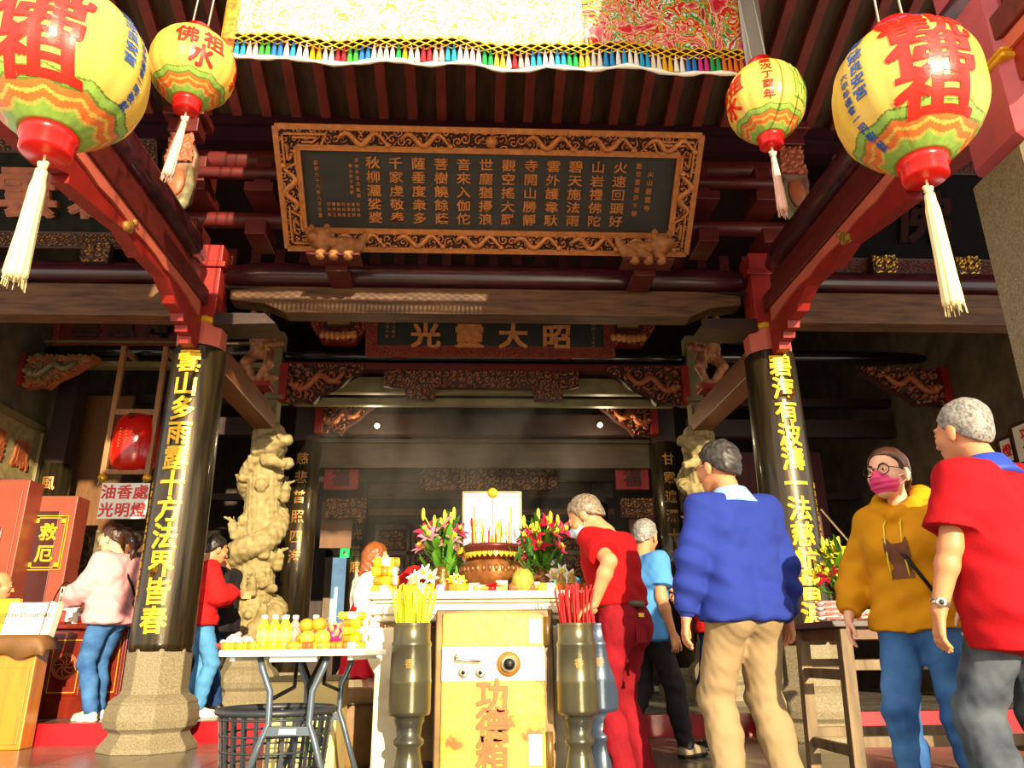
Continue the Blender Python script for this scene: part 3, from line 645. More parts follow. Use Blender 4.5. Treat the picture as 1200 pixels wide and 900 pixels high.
# hall inner carved frieze pieces
for x0, x1, seed, lab in ((-2.2, -1.6, 14, 'carved frieze and red board in the left side aisle of the hall'), (2.25, 2.85, 15, 'carved frieze and red board in the right side aisle of the hall')):
    t = thing('carved_frieze', lab, 'carving', ((x0 + x1) / 2, 11.6, 2.9)); b = MB()
    relief(b, rect(x1 - x0, .3, (x1 - x0) / 2, .15), (x0, 11.6, 2.62), (1, 0, 0), (0, 0, 1), .04, .1, seed, .012, .05); b.build('frieze', [m_carved, m_gilt], t)
    b = MB(); b.box((x0 - .06, 11.55, 3.05), (x0 + .46, 11.62, 3.42)); b.build('red_board', m_red, t, bev=.01)
    b = MB(); put_char(b, '福', (x0 + .2, 11.54, 3.23), (1, 0, 0), (0, 0, 1), .28, .02, .03); b.build('lettering', m_carved, t)
    b = MB(); pa, pb = (at(378, 588, 11.7), at(411, 642, 11.7)) if x0 < 0 else (at(736, 590, 11.7), at(768, 642, 11.7)); b.box((pa.x, 11.7, pb.z), (pb.x, 11.75, pa.z)); b.build('wood_panel', mat('honey wood panel', '6b4520', .5, var=.25, stretch=(4, 1, .5)), t)
# lotus lamp blocks beside the second plaque
def lotus_block(x, label):
    t = thing('carved_console', label, 'carving', (x, 9.1, 4.4)); Y = 9.12
    b = MB(); relief(b, [(-.42, .5), (-.36, .25), (-.2, .02), (.2, .02), (.36, .25), (.42, .5)], (x, Y, 4.41), (1, 0, 0), (0, 0, 1), .06, .12, 21, .014, .1); b.build('carving', [m_redcarve, m_carve], t)
    b = MB()
    for dz, w in ((.2, .17), (.44, .17)): 
        for a, c in (((-w, dz), (w, dz)), ((-w * .9, dz + .2), (w * .9, dz + .2)), ((-w, dz), (-w * .9, dz + .2)), ((w, dz), (w * .9, dz + .2))): b.bar((x + a[0], Y - .12, 4.41 + a[1]), (x + c[0], Y - .12, 4.41 + c[1]), .05, .03)
    b.build('frame', m_carved, t)
    b = MB(); b.box((x - .14, Y - .11, 4.63), (x + .14, Y - .05, 4.81)); b.build('gilt_pane', mat('gilt pane', 'b08a3a', .4, metal=.3), t)
    b = MB()
    for i in range(-3, 4): b.ball((x + i * .065, Y - .12 + .012 * abs(i), 4.48 + .012 * abs(i)), (.045, .03, .06))
    b.build('lotus_petals', m_copper, t)
lotus_block(-1.72, 'carved lotus console left of the four character plaque'); lotus_block(1.98, 'carved lotus console right of the four character plaque')
# red clasps under the second plaque
for x, lab in ((-.95, 'small red clasp under the left part of the four character plaque'), (1.16, 'small red clasp under the right part of the four character plaque')):
    o = MB().box((x - .1, 9.17, 4.27), (x + .1, 9.25, 4.43)).build('clasp', m_redcarve, bev=.02); tag(o, lab, 'clasp')
# ---------------- lions holding the poem plaque ----------------
def lion(x, label, s):
    t = thing('carved_lion', label, 'carving', (x, 6.3, at(393, 306, 6.3).z)); q = SDF()
    q.ell((s * -.08, 0, .14), (.15, .09, .1), .03); q.ell((s * .14, -.05, .2), (.105, .1, .105), .03); q.ell((s * .19, -.13, .17), (.06, .06, .045), .02); q.ell((s * .08, -.08, .3), (.03, .03, .04), .01); q.ell((s * .22, -.06, .3), (.03, .03, .04), .01)
    q.ell((s * .2, -.12, .18), (.03, .02, .02), .01)
    for a in (-.15, -.02, .1): q.cone((s * a, -.05, .1), (s * (a + .02), -.08, .02), .045, .05, .02)
    q.cone((s * -.2, 0, .14), (s * -.26, -.02, .26), .05, .03, .02)
    r = random.Random(3)
    for i in range(16): q.ell((s * (.08 + r.uniform(-.06, .1)), -.02 + r.uniform(-.09, .03), .17 + r.uniform(-.04, .1)), (.032,) * 3, .008)
    for i in range(8): q.ell((s * r.uniform(-.2, .05), -.07, r.uniform(.08, .18)), (.03, .02, .03), .006)
    q.build('lion_body', mat('painted lion', 'a56a3a', .5, var=.35, vs=12), t, .007)
    b = MB(); b.box((-.24, -.12, 0), (.24, .1, .025)); b.box((-.1, .08, -.06), (.1, .5, .0)); b.build('plinth', m_maroon, t, world=False, bev=.006)
    b = MB(); b.ball((s * .17, -.115, .21), .014, 8); b.ball((s * .23, -.115, .21), .014, 8); b.build('eye', m_skin0, t, world=False)
lion(at(393, 300, 6.3).x, 'little carved gilt lion holding the left foot of the slate plaque', -1); lion(at(757, 300, 6.3).x, 'little carved gilt lion holding the right foot of the slate plaque', 1)
# ---------------- warrior carvings beside the columns ----------------
def warrior(x, label, s):
    t = thing('carved_warrior', label, 'carving', (x, 8.6, 3.72)); q = SDF(); z = 0
    q.ell((0, 0, .72), (.07, .08, .1), .02); q.cone((0, 0, .84), (0, 0, .9), .05, .02, .02)
    q.cone((0, 0, .38), (0, 0, .58), .1, .12, .04); q.cone((-.11, 0, .58), (.11, 0, .58), .06, .06, .03)
    q.chain([(s * .13, 0, .58), (s * .24, -.08, .45), (s * .1, -.16, .4)], [.05, .045, .035], .02); q.chain([(-s * .13, 0, .58), (-s * .2, -.02, .72), (-s * .12, -.06, .86)], [.05, .045, .035], .02)
    q.chain([(.07, 0, .36), (.13, -.1, .2), (.02, -.06, .04)], [.075, .06, .04], .02); q.chain([(-.07, 0, .36), (-.15, -.06, .22), (-.06, 0, .04)], [.075, .06, .04], .02)
    r = random.Random(8)
    for i in range(22): a = r.uniform(0, 6.3); q.ell((.12 * cos(a), .1 * sin(a), r.uniform(.3, .62)), (.035, .03, .04), .01)
    for i in range(14): q.ell((r.uniform(-.2, .2), r.uniform(-.05, .08), r.uniform(-.02, .1)), (.06, .05, .04), .01)
    q.build('figure', mat('painted carving', 'b5764a', .5, var=.4, vs=16, col2='6a3a2a'), t, .009)
    b = MB(); b.box((-.16, -.12, -.09), (.16, .12, -.02)); b.build('shelf', m_red, t, world=False, bev=.008)
    b = MB(); b.tube([(s * .1, -.17, .15), (s * .1, -.17, .95)], .012, 6); b.build('staff', m_gilt, t, world=False)
pL, pRr = at(288, 412, 8.6), at(852, 412, 8.6)
warrior(-2.52, 'carved painted warrior perched above the left dragon pillar', 1); warrior(2.86, 'carved painted warrior perched above the right dragon pillar', -1)
# diagonal ties between couplet and dragon columns
for x, lab in ((-2.55, 'left'), (2.86, 'right')):
    b = MB(); b.box((x - .12, 6.95, 3.3), (x + .12, 9.2, 3.5)); b.box((x - .06, 6.95, 3.5), (x + .06, 9.2, 3.62)); b.build('beam_short_tie', mat('warm tie timber', '7a4a26', .45, var=.3, vs=4, stretch=(3, .6, 3)), kind='structure', bev=.01)
# trunk shaped struts above the columns
def trunk(x, s, label):
    t = thing('elephant_strut', label, 'carving', (x, 5.85, 4.2)); Y = 5.85
    b = MB(); 
    prof = [(-.12, .06), (-.14, .5), (-.05, .72), (.05, .72), (.14, .5), (.12, .06), (.04, -.02), (-.04, -.02)]
    b.prism([(x + a, Y - .06, 4.34 + c) for a, c in prof], (0, .12, 0)); b.build('head', mat('pale painted wood', '8f6b4e', .5, var=.35, vs=9, col2='5d2b26'), t, bev=.02)
    b = MB(); relief(b, [(-.12, 0), (.12, 0), (.1, .28), (-.1, .28)], (x, Y - .07, 4.75), (1, 0, 0), (0, 0, 1), .04, .11, 4, .012, 0); b.ball((x, Y - .07, 4.55), (.08, .03, .14)); b.build('face_carving', [m_carve, m_salmon], t)
    b = MB(); P = [(x + s * .1, Y - .06, 4.7), (x + s * .13, Y - .08, 4.5), (x + s * .1, Y - .1, 4.32), (x + s * .0, Y - .12, 4.16), (x - s * .08, Y - .12, 4.11), (x - s * .14, Y - .13, 4.14), (x - s * .13, Y - .14, 4.2), (x - s * .09, Y - .14, 4.19)]
    b.tube(P, [.03, .04, .05, .055, .055, .045, .03, .015], 10); b.build('trunk', mat('greenish painted trunk', '8c8a62', .35, var=.35, vs=10, col2='5b4a36'), t)
    b = MB(); b.box((x - .13, Y - .1, 5.05), (x + .13, Y + .1, 5.2)); b.box((x - .18, Y - .14, 5.2), (x + .18, Y + .14, 5.28)); b.build('bearing_block', m_maroon, t, bev=.01)
trunk(-2.57, 1, 'carved elephant trunk strut standing on the left stepped beam'); trunk(2.87, -1, 'carved elephant trunk strut standing on the right stepped beam')
# dark purlins and bracket sets behind the plaque ends
for (x0, x1) in ((-3.2, -1.6), (1.9, 3.4)):
    b = MB(); xm = (x0 + x1) / 2
    for k, (Y, z, r) in enumerate(((6.9, 5.55, .11), (6.6, 5.2, .06), (6.9, 4.85, .08))): b.tube([(x0, Y, z), (x1, Y, z)], r, 14)
    for x in (xm - .35, xm + .3):
        b.box((x - .1, 6.55, 4.5), (x + .1, 6.95, 4.66)); b.box((x - .14, 6.5, 4.95), (x + .14, 6.95, 5.05)); b.box((x - .08, 6.6, 5.1), (x + .08, 6.95, 5.4))
    b.build('beam_brackets', m_maroon, kind='structure', bev=.008)
b = MB()
for i in range(30):
    x = -3.6 + i * .25
    b.box((x, 7.3, 4.35), (x + .1, 7.36, 4.75))
b.build('trim_1', m_maroon, kind='structure')
# carved gilt chocks on the side round beams
for x, lab in ((-3.62, 'gilt chock on the left bay beam under the greenish black plaque'), (4.12, 'gilt openwork chock on the right bay beam nearer the tassel'), (4.98, 'gilt openwork chock on the right bay beam beside the granite pillar')):
    b = MB(); relief(b, rect(.26, .2, 0, .1), (x, 6.7, 4.25), (1, 0, 0), (0, 0, 1), .03, .08, 5, .01, .06)
    tag(b.build('gilt_chock', [m_carved, m_gold if x > 0 else m_gilt]), lab, 'carving')
# ---------------- lanterns ----------------
m_lan = thin('lantern paper', 'f5d562', .55, .3, .35)
m_lred = mat('lantern red lettering', 'e02315', .35, var=.1); m_lblue = mat('lantern blue lettering', '2c5fae', .35, var=.1)
m_lgreen = mat('lantern green border', '8cb04a', .4, var=.15, vs=40); m_lor = mat('lantern orange border', 'dd7030', .4, var=.15, vs=40); m_lred2 = mat('lantern ochre border', 'd8b050', .4, var=.2, vs=50); m_ldk = mat('lantern olive outline', '6d7a2e', .4)
m_cap = mat('red lantern cap', 'e01a18', .25, var=.1); m_tas = mat('cream tassel', 'f0d79a', .6, var=.15, vs=30, stretch=(8, 8, .3)); m_tasp = mat('pink tassel', 'e8b4a0', .6, var=.3, vs=30, stretch=(8, 8, .3))
m_wire = mat('pale wire', 'b9b3a5', .4, metal=.5)
def lantern(name, label, c, R, H, texts, rot, tas_len, tas_m, tas_lean, wire_top, emit_lab=None):
    t = thing(name, label, 'lantern', c); 
    def rad(u): # u -1..1 along the height
        a = abs(u); return R * (1 - a ** 2.6 * (1 - .36)) if a < 1 else R * .36
    def ribs(a, z): return 1 - .012 * (abs(cos(9 * a)) ** 3)
    n = 240; NU = 150; us = [-1 + 2 * i / NU for i in range(NU + 1)]; b = MB()
    vs = []
    for u in us:
        for k in range(n):
            a = 2 * pi * k / n; q = rad(u) * ribs(a, 0); vs.append((q * cos(a), q * sin(a), u * H))
    o = len(b.v); b.v += vs
    for i in range(NU):
        for k in range(n):
            a = 2 * pi * (k + .5) / n; d = us[i] + 1 + .05 * (abs(sin(5 * a)) - .5); m = 0
            if d < .08: m = 1
            elif d < .11: m = 3
            elif d < .17: m = 2
            elif d < .20: m = 3
            elif d < .26: m = 2
            elif d < .29: m = 4
            elif d < .37: m = 1
            elif d < .39: m = 4
            if us[i] > .86: m = 2
            b.f.append((o + i * n + k, o + i * n + (k + 1) % n, o + (i + 1) * n + (k + 1) % n, o + (i + 1) * n + k)); b.mi.append(m); b.sm.append(True)
    b.f.append(tuple(range(o + n - 1, o - 1, -1))); b.mi.append(1); b.sm.append(False)
    b.build('paper_body', [m_lan, m_lgreen, m_lor, m_lred2, m_ldk], t, world=False)
    for nm, m, items in texts:
        b = MB()
        for ch, ang, u, sz, wide, bold in items:
            A, F = cut_glyph(ch, .006, 0.0)
            for i_, (dx_, dy_) in enumerate(((-.8, -.8), (.8, -.8), (.8, .8), (-.8, .8), (0, 0))):
              vs = []
              for ax_, ay_, az_ in A:
                x = (ax_ + dx_ * bold - .5) * sz * wide; y = (ay_ + dy_ * bold - .38) * sz
                uu = max(-.97, min(.97, u + y / H)); q0 = rad(uu); th = rot + ang + x / max(q0, R * .7)
                q = q0 * ribs(th, 0) + .004 + .0006 * i_; vs.append((q * cos(th), q * sin(th), uu * H))
              b.add(vs, F, 0)
        b.build(nm, m, t, world=False)
    b = MB(); r0 = R * .3; b.lathe([(r0 * .9, -H - R * .3), (r0, -H - R * .27), (r0, -H - R * .12), (r0 * 1.1, -H - R * .1), (r0 * 1.1, -H - .0), (r0 * .9, -H + .02)], 32); b.build('bottom_cap', m_cap, t, world=False)
    b = MB(); b.lathe([(r0, H - .02), (r0 * 1.1, H), (r0 * 1.05, H + .05), (r0 * .9, H + .06)], 32); b.build('top_cap', m_cap, t, world=False)
    zb = -H - R * .3; lean = Vector(tas_lean)
    b = MB(); b.tube([(0, 0, zb + .02), (0, 0, zb - .05)], .006, 6); b.ball((0, 0, zb - .06), .022); b.ball((.015, 0, zb - .045), .012); b.ball((-.015, 0, zb - .045), .012); k = b.build('tassel_knot', tas_m, t, world=False)
    b = MB(); N = 9; L = tas_len; p0 = Vector((0, 0, zb - .075)); d = (Vector((0, 0, -1)) + lean).normalized()
    M = Vector((0, 0, 1)).rotation_difference(d).to_matrix(); rt = R * .085
    b.lathe([(rt * .3, 0), (rt * .8, .01), (rt * .85, .05), (rt * .8, .055), (rt, .1), (rt * 1.2, L * .6), (rt * 1.45, L - .02), (rt * 1.2, L)], 40, p0, M=M, mod=lambda a, z: 1 + .09 * cos(10 * a) * (z > .05) + .05 * cos(17 * a + z * 20) * (z > .05))
    rr = random.Random(2)
    for i in range(26):
        a = rr.uniform(0, 6.28); q = rt * rr.uniform(.5, 1.4); p = M @ Vector((q * cos(a), q * sin(a), L - .03)); p2 = M @ Vector((q * cos(a) * 1.15, q * sin(a) * 1.15, L + rr.uniform(.0, .05))); b.tube([p0 + p, p0 + p2], .0025, 4)
    b.build('tassel', tas_m, t, world=False)
    b = MB(); wt = Vector(wire_top)
    for dx in (-.05, .05): b.tube([(dx * R * 4, 0, H), (dx + wt.x, wt.y, H + wt.z)], .006, 6)
    b.build('hanger_wire', m_wire, t, world=False)
    return t
D2 = radians
cL, cR = at(76, 80, 3.1), at(1064, 114, 3.1)
front = lambda c: atan2(EYE * 0 - c.y, -c.x)     # azimuth that looks back to the court
bigR = [('red_lettering', m_lred, [('觀', D2(24), .52, .29, 1.5, .016), ('佛', D2(24), -.06, .25, 1.65, .03), ('祖', D2(24), -.50, .215, 1.75, .034)]),
        ('blue_lettering', m_lblue, [(ch, D2(-36), .62 - i * .2, .062, 1.2, .02) for i, ch in enumerate('歸仁')] + [(ch, D2(-33), .34 - i * .19, .066, 1.3, .016) for i, ch in enumerate('成良安宮')] + [(ch, D2(-46), .15 - i * .125, .042, 1.3, .012) for i, ch in enumerate('六甲年值會一同敬獻')] + [(ch, D2(8 + 26 * i), .82, .09, 1.7, .02) for i, ch in enumerate('寺山')])]
bigL = [('red_lettering', m_lred, [('觀', D2(-22), .52, .29, 1.5, .016), ('佛', D2(-22), -.02, .25, 1.6, .03), ('祖', D2(-22), -.46, .22, 1.75, .034)]),
        ('blue_lettering', m_lblue, [(ch, D2(40), .60 - i * .17, .058, 1.4, .016) for i, ch in enumerate('歸成良安宮')] + [(ch, D2(55), .42 - i * .125, .042, 1.3, .012) for i, ch in enumerate('六甲年值會一同敬獻')] + [(ch, D2(2 + 20 * i), .9, .08, 1.5, .02) for i, ch in enumerate('寺')])]
LZ, LR = .39, .365
lantern('big_lantern', 'big glowing yellow lantern at the top left corner, red writing and long cream tassel', cL, .375, .385, bigL, front(cL), .56, m_tas, (-.02, .0, 0), (0, 0, 4.86 - cL.z - .385))
lantern('big_lantern', 'big yellow lantern hanging before the pink pillar, red writing and long cream tassel', cR, .355, .385, bigR, front(cR), .60, m_tas, (.0, 0, 0), (0, 0, 4.86 - cR.z - .385))
sL, sR = at(226, 80, 4.1), at(897, 120, 4.1)
smT = lambda a0: [('red_lettering', m_lred, [('祖', D2(a0 - 52), .18, .14, 1.0, .02), ('佛', D2(a0 - 88), .18, .14, 1.0, .02), ('水', D2(a0 - 66), -.3, .15, 1.0, .03)] + [(ch, D2(a0), .58 - i * .25, .062, 1.2, .016) for i, ch in enumerate('歲次丁酉年')]),
                  ('green_figure', m_lgreen, [('仙', D2(a0 + 58), .25, .2, 1.0, .03), ('山', D2(a0 + 58), -.2, .16, 1.0, .03)])]
lantern('small_lantern', 'small overexposed yellow lantern left of the embroidered banner', sL, .262, .262, smT(75), front(sL), .40, m_tasp, (-.13, -.0, 0), (0, .18, 6.3 - sL.z - .262))
lantern('small_lantern', 'small yellow lantern right of the embroidered banner, red brush writing', sR, .25, .275, smT(8), front(sR), .40, m_tasp, (.03, 0, 0), (0, .18, 6.3 - sR.z - .275))
# ---------------- embroidered banner ----------------
bl, br_ = at(267, 76, 4.2), at(878, 80, 4.2); bz = (bl.z + br_.z) / 2; bx0, bx1 = bl.x, br_.x
t = thing('embroidered_banner', 'long embroidered banner with netted fringe and coloured tassels under the eave', 'banner', ((bx0 + bx1) / 2, 4.2, bz))
def emb_mat():
    m = bpy.data.materials.new('embroidery'); m.use_nodes = True; nt = m.node_tree; L = nt.links; b = nt.nodes['Principled BSDF']
    tc = nt.nodes.new('ShaderNodeTexCoord'); mp = nt.nodes.new('ShaderNodeMapping'); L.new(tc.outputs['Object'], mp.inputs['Vector'])
    vo = nt.nodes.new('ShaderNodeTexVoronoi'); vo.inputs['Scale'].default_value = 13; L.new(mp.outputs[0], vo.inputs['Vector'])
    nz = nt.nodes.new('ShaderNodeTexNoise'); nz.inputs['Scale'].default_value = 4.5; nz.inputs['Detail'].default_value = 5; nz.inputs['Distortion'].default_value = 3.0; L.new(mp.outputs[0], nz.inputs['Vector'])
    rp = nt.nodes.new('ShaderNodeValToRGB'); L.new(nz.outputs['Fac'], rp.inputs['Fac']); e = rp.color_ramp.elements; rp.color_ramp.interpolation = 'CONSTANT'
    cols = [(0, 'd8262c'), (.36, 'e86a70'), (.43, 'f3d9a8'), (.47, 'd8262c'), (.52, 'f0b83a'), (.56, '2f9a58'), (.60, 'f6ead2'), (.64, 'c81e2c')]
    e[0].color = (*lin(cols[0][1]), 1); e[1].position = cols[1][0]; e[1].color = (*lin(cols[1][1]), 1)
    for p, c in cols[2:]: k = e.new(p); k.color = (*lin(c), 1)
    rp2 = nt.nodes.new('ShaderNodeValToRGB'); L.new(nz.outputs['Fac'], rp2.inputs['Fac']); rp2.color_ramp.interpolation = 'CONSTANT'
    e = rp2.color_ramp.elements; e[0].color = (*lin('fff3c8'), 1); e[1].position = .40; e[1].color = (*lin('e8a81c'), 1)
    for p, c in ((.44, 'fff6d8'), (.53, 'f0c43c'), (.57, 'fffbe8'), (.62, 'c87a2a'), (.64, 'fff3c8')): k = e.new(p); k.color = (*lin(c), 1)
    sx = nt.nodes.new('ShaderNodeSeparateXYZ'); L.new(tc.outputs['Object'], sx.inputs[0])
    gt = nt.nodes.new('ShaderNodeMath'); gt.operation = 'GREATER_THAN'; gt.inputs[1].default_value = .62; L.new(sx.outputs['X'], gt.inputs[0])
    mx = nt.nodes.new('ShaderNodeMix'); mx.data_type = 'RGBA'; L.new(gt.outputs[0], mx.inputs[0]); L.new(rp2.outputs[0], mx.inputs[6]); L.new(rp.outputs[0], mx.inputs[7]); L.new(mx.outputs[2], b.inputs['Base Color'])
    b.inputs['Roughness'].default_value = .4
    t_ = nt.nodes.new('ShaderNodeBsdfTranslucent'); L.new(mx.outputs[2], t_.inputs[0]); ms = nt.nodes.new('ShaderNodeMixShader'); ms.inputs[0].default_value = .25
    L.new(b.outputs[0], ms.inputs[1]); L.new(t_.outputs[0], ms.inputs[2]); L.new(ms.outputs[0], nt.nodes['Material Output'].inputs[0]); return m
def bwave(x, z): return 4.2 + .02 * sin(x * 5.1) + .012 * sin(x * 11 + z * 4)
def sheet(b, x0, x1, z0, z1, nx, nz, off=0, sag=None, mi=0):
    vs = []; 
    for i in range(nx + 1):
        for j in range(nz + 1):
            x = x0 + (x1 - x0) * i / nx; z = z0 + (z1 - z0) * j / nz + (sag(x) if sag else 0); vs.append((x, bwave(x, z) + off, z))
    b.add(vs, [(i * (nz + 1) + j, (i + 1) * (nz + 1) + j, (i + 1) * (nz + 1) + j + 1, i * (nz + 1) + j + 1) for i in range(nx) for j in range(nz)], mi, True)
m_emb = emb_mat()
cz = bz + .21
b = MB(); sheet(b, bx0, bx1, cz, cz + 1.62, 60, 18); o = b.build('cloth', m_emb, t); s_ = o.modifiers.new('thick', 'SOLIDIFY'); s_.thickness = .006  # top part, out of view, made taller to block sun from the beams behind
b = MB(); m_y = mat('yellow net cord', 'f0c020', .5, var=.1); dx = .045; n = int((bx1 - bx0) / dx)
for i in range(n):
    x = bx0 + i * dx
    for j in range(4):
        z0 = cz - j * .024; s = 1 if (i + j) % 2 else -1
        xa, xb = (x, x + dx) if s > 0 else (x + dx, x); b.bar((xa, bwave(xa, z0) - .008, z0), (xb, bwave(xb, z0) - .008, z0 - .024), .006, .006)
b.build('net_fringe', m_y, t)
tc_ = ['2fa8d8', 'f6f0e0', 'f6f0e0', '2fa8d8', '2f7fd0', 'f6f0e0', 'd8303c', 'f6e8d0', '2fae58', 'f2b81c', 'f6f0e0', 'f6f0e0', '2f9ad8', 'f2c4b0', '4cb848', 'f4d848', 'f6f0e0']
rr = random.Random(4); nT = 84
for i in range(nT):
    c = tc_[(i // 2 * 7 + i // 9) % len(tc_)] if i < 70 else ('f2b81c', 'f6f0e0', '2f7fd0', 'd83a8c', '2fae58', 'e87a2a', 'e87a2a')[(i - 70) // 2]
    m = thin('tassel ' + c, c, .45, .5, .1); x = bx0 + .05 + (bx1 - bx0 - .1) * i / (nT - 1); zt = cz - .085; b = MB(); w = .019
    sw = rr.uniform(-.012, .012); zb_ = bz + .005
    b.lathe([(.003, zt + .02), (.008, zt), (.008, zt - .012), (.012, zt - .025), (w, zb_ + .01), (w * .9, zb_)], 10, (x, bwave(x, zt) - .01, 0), mod=lambda a, z: 1 + .12 * cos(5 * a), sy=.6)
    b.build('tassel', m, t)
b = MB(); N = 60   # plastic cover sheet rolled up at the hem
P = [(bx0 - .02 + (bx1 - bx0 + .04) * i / N, bwave(bx0 + (bx1 - bx0) * i / N, bz) - .03, bz - .012 - .02 * abs(sin(i * .35)) * (i > 20)) for i in range(N + 1)]
b.tube(P, [.014 + .006 * sin(i * 1.7) for i in range(N + 1)], 8); b.build('rolled_hem', mat('clear plastic roll', 'f5efdf', .15, var=.06), t)
b = MB(); sheet(b, bx1 - .02, bx1 + .12, bz - .02, bz + 1.3, 4, 16, -.01); o = b.build('side_flap', thin('grey film', 'b9b4a6', .5, .2, .5), t); o.modifiers.new('thick', 'SOLIDIFY').thickness = .003
b = MB(); sheet(b, bx0 - .06, bx0 + .03, bz + .02, bz + 1.3, 4, 16, -.012); o = b.build('side_border', mat('gold border cloth', 'e09a2a', .5, var=.4, vs=30, col2='b8541c'), t); o.modifiers.new('thick', 'SOLIDIFY').thickness = .004
b = MB(); b.tube([(bx0 - .2, 4.2, cz + 1.62), (bx1 + .2, 4.2, cz + 1.62)], .025, 10); b.build('top_pole', m_brown, t)
# ---------------- altar, donation safe, vases ----------------
m_altar = mat('pale altar stone', 'e2d2ac', .5, var=.12, vs=20, bump=.05, bs=80)
m_rust = mat('painted safe with rust', 'efc93c', .35, vs=5, col2='8a5212', thresh=(.38, .48), bump=.1, bs=30)
m_safefr = mat('brown safe frame', '8a6a3a', .4, metal=.3, var=.35, vs=5, col2='4d3a22')
m_safeband = mat('cream safe band', 'f8eecb', .3, var=.06)
m_steel = mat('bright steel', 'cfc8b8', .25, metal=.9, var=.1)
m_bronze = mat('grey bronze vase', '5f5838', .28, metal=.45, var=.25, vs=4, col2='3a3a34')
AX0, AX1, AY0, AY1 = at(430, 694, 4.6).x, at(693, 694, 4.6).x, 4.6, 5.75
AZ = at(560, 692, 4.6).z; AC = (AX0 + AX1) / 2
t = thing('stone_altar', 'pale stone offering altar with moulded top behind the yellow donation safe', 'altar', (AC, 5.1, 0))
b = MB(); b.box((AX0, AY0, AZ - .045), (AX1, AY1, AZ)); b.build('top_slab', m_altar, t, bev=.008)
b = MB(); b.box((AX0 + .03, AY0 + .03, AZ - .065), (AX1 - .03, AY1 - .03, AZ - .045)); b.box((AX0 + .01, AY0 + .02, AZ - .13), (AX1 - .01, AY1 - .02, AZ - .07)); b.box((AX0 + .04, AY0 + .04, AZ - .165), (AX1 - .04, AY1 - .04, AZ - .13)); b.build('apron', m_altar, t, bev=.01)
for sx in (0, 1):
    for Y in (AY0 + .03, AY1 - .25):
        x = AX0 if sx == 0 else AX1; d = 1 if sx == 0 else -1
        pf = [(.0, AZ - .2), (.0, AZ - .33), (.03, AZ - .4), (.06, AZ - .45), (.06, .12), (.04, .06), (-.03, .0), (.27, 0), (.24, .1), (.24, AZ - .2)]
        P = [(x + d * a, Y, z) for a, z in pf]
        b = MB(); b.prism(P if d < 0 else P[::-1], (0, .22, 0)); b.build('leg', m_altar, t, bev=.012)
b = MB(); b.box((AX0 + .2, AY0 + .3, .12), (AX1 - .2, AY1 - .3, .85)); b.build('inner_block', m_safefr, t)
# safe
s0, s1 = at(511, 714, 4.42), at(648, 714, 4.42); SX0, SX1, SZ = s0.x, s1.x, (s0.z + s1.z) / 2; SY = 4.42
t = thing('donation_safe', 'tall yellow rusting donation safe with dial and red characters under the altar', 'safe', ((SX0 + SX1) / 2, 4.6, 0))
b = MB(); b.box((SX0, SY + .02, .0), (SX1, SY + .5, SZ)); b.build('body', m_safefr, t, bev=.008)
dx0, dx1 = at(519, 720, SY).x, at(637, 720, SY).x; zb0, zb1 = at(575, 798, SY).z, at(575, 758, SY).z
b = MB(); b.box((dx0, SY, .06), (dx1, SY + .03, SZ - .02)); d_ = b.build('door', m_rust, t, bev=.006)
b = MB(); b.box((dx0, SY - .006, zb0), (dx1, SY + .0, zb1)); b.build('cream_band', m_safeband, t, bev=.002)
b = MB(); p = at(596, 778, SY); b.lathe([(.062, 0), (.064, .012), (.055, .02)], 32, (p.x, SY - .006, p.z), M=Matrix.Rotation(pi / 2, 3, 'X')); o = b.build('dial_ring', m_gilt, t)
b = MB(); b.lathe([(.038, .0), (.04, .035), (.034, .045)], 32, (p.x, SY - .012, p.z), M=Matrix.Rotation(pi / 2, 3, 'X')); b.build('dial_knob', m_steel, o)
b = MB(); b.lathe([(.03, .044), (.026, .049)], 24, (p.x, SY - .012, p.z), M=Matrix.Rotation(pi / 2, 3, 'X')); b.build('dial_face', m_blackiron, o)
for px in (543, 563):
    q = at(px, 788, SY); b = MB(); b.lathe([(.026, 0), (.028, .012), (.02, .016)], 24, (q.x, SY - .006, q.z), M=Matrix.Rotation(pi / 2, 3, 'X')); b.lathe([(.011, .016), (.009, .02)], 12, (q.x, SY - .006, q.z), mi=1, M=Matrix.Rotation(pi / 2, 3, 'X')); b.build('keyhole', [m_steel, m_blackiron], t)
b = MB(); q = at(535, 771, SY); q2 = at(563, 775, SY); b.tube([(q.x, SY - .03, q.z + .02), (q.x, SY - .035, q.z - .01), (q2.x, SY - .035, q2.z)], .009, 8); b.tube([(q.x, SY, q.z), (q.x, SY - .035, q.z)], .012, 8); b.build('lever', m_steel, t)
for y0, y1 in ((725, 754), (860, 897)):
    a, c = at(620, y1, SY), at(637, y0, SY); b = MB(); b.box((a.x, SY - .01, a.z), (c.x - .01, SY, c.z)); h_ = b.build('hinge_plate', m_safeband, t, bev=.004)
    b = MB(); x = at(641, 740, SY).x; b.tube([(x, SY - .012, a.z - .01), (x, SY - .012, c.z + .01)], .018, 12); b.build('hinge_barrel', m_safefr, t)
b = MB()
for i, ch in enumerate('功德箱'):
    q = at(577, 815 + i * 34, SY); put_char(b, ch, (q.x, SY - .001, q.z), (1, 0, 0), (0, 0, 1), 0.18, .03, .02)
b.build('painted_lettering', mat('ochre safe lettering', 'a8561a', .5, var=.25, vs=14), t)
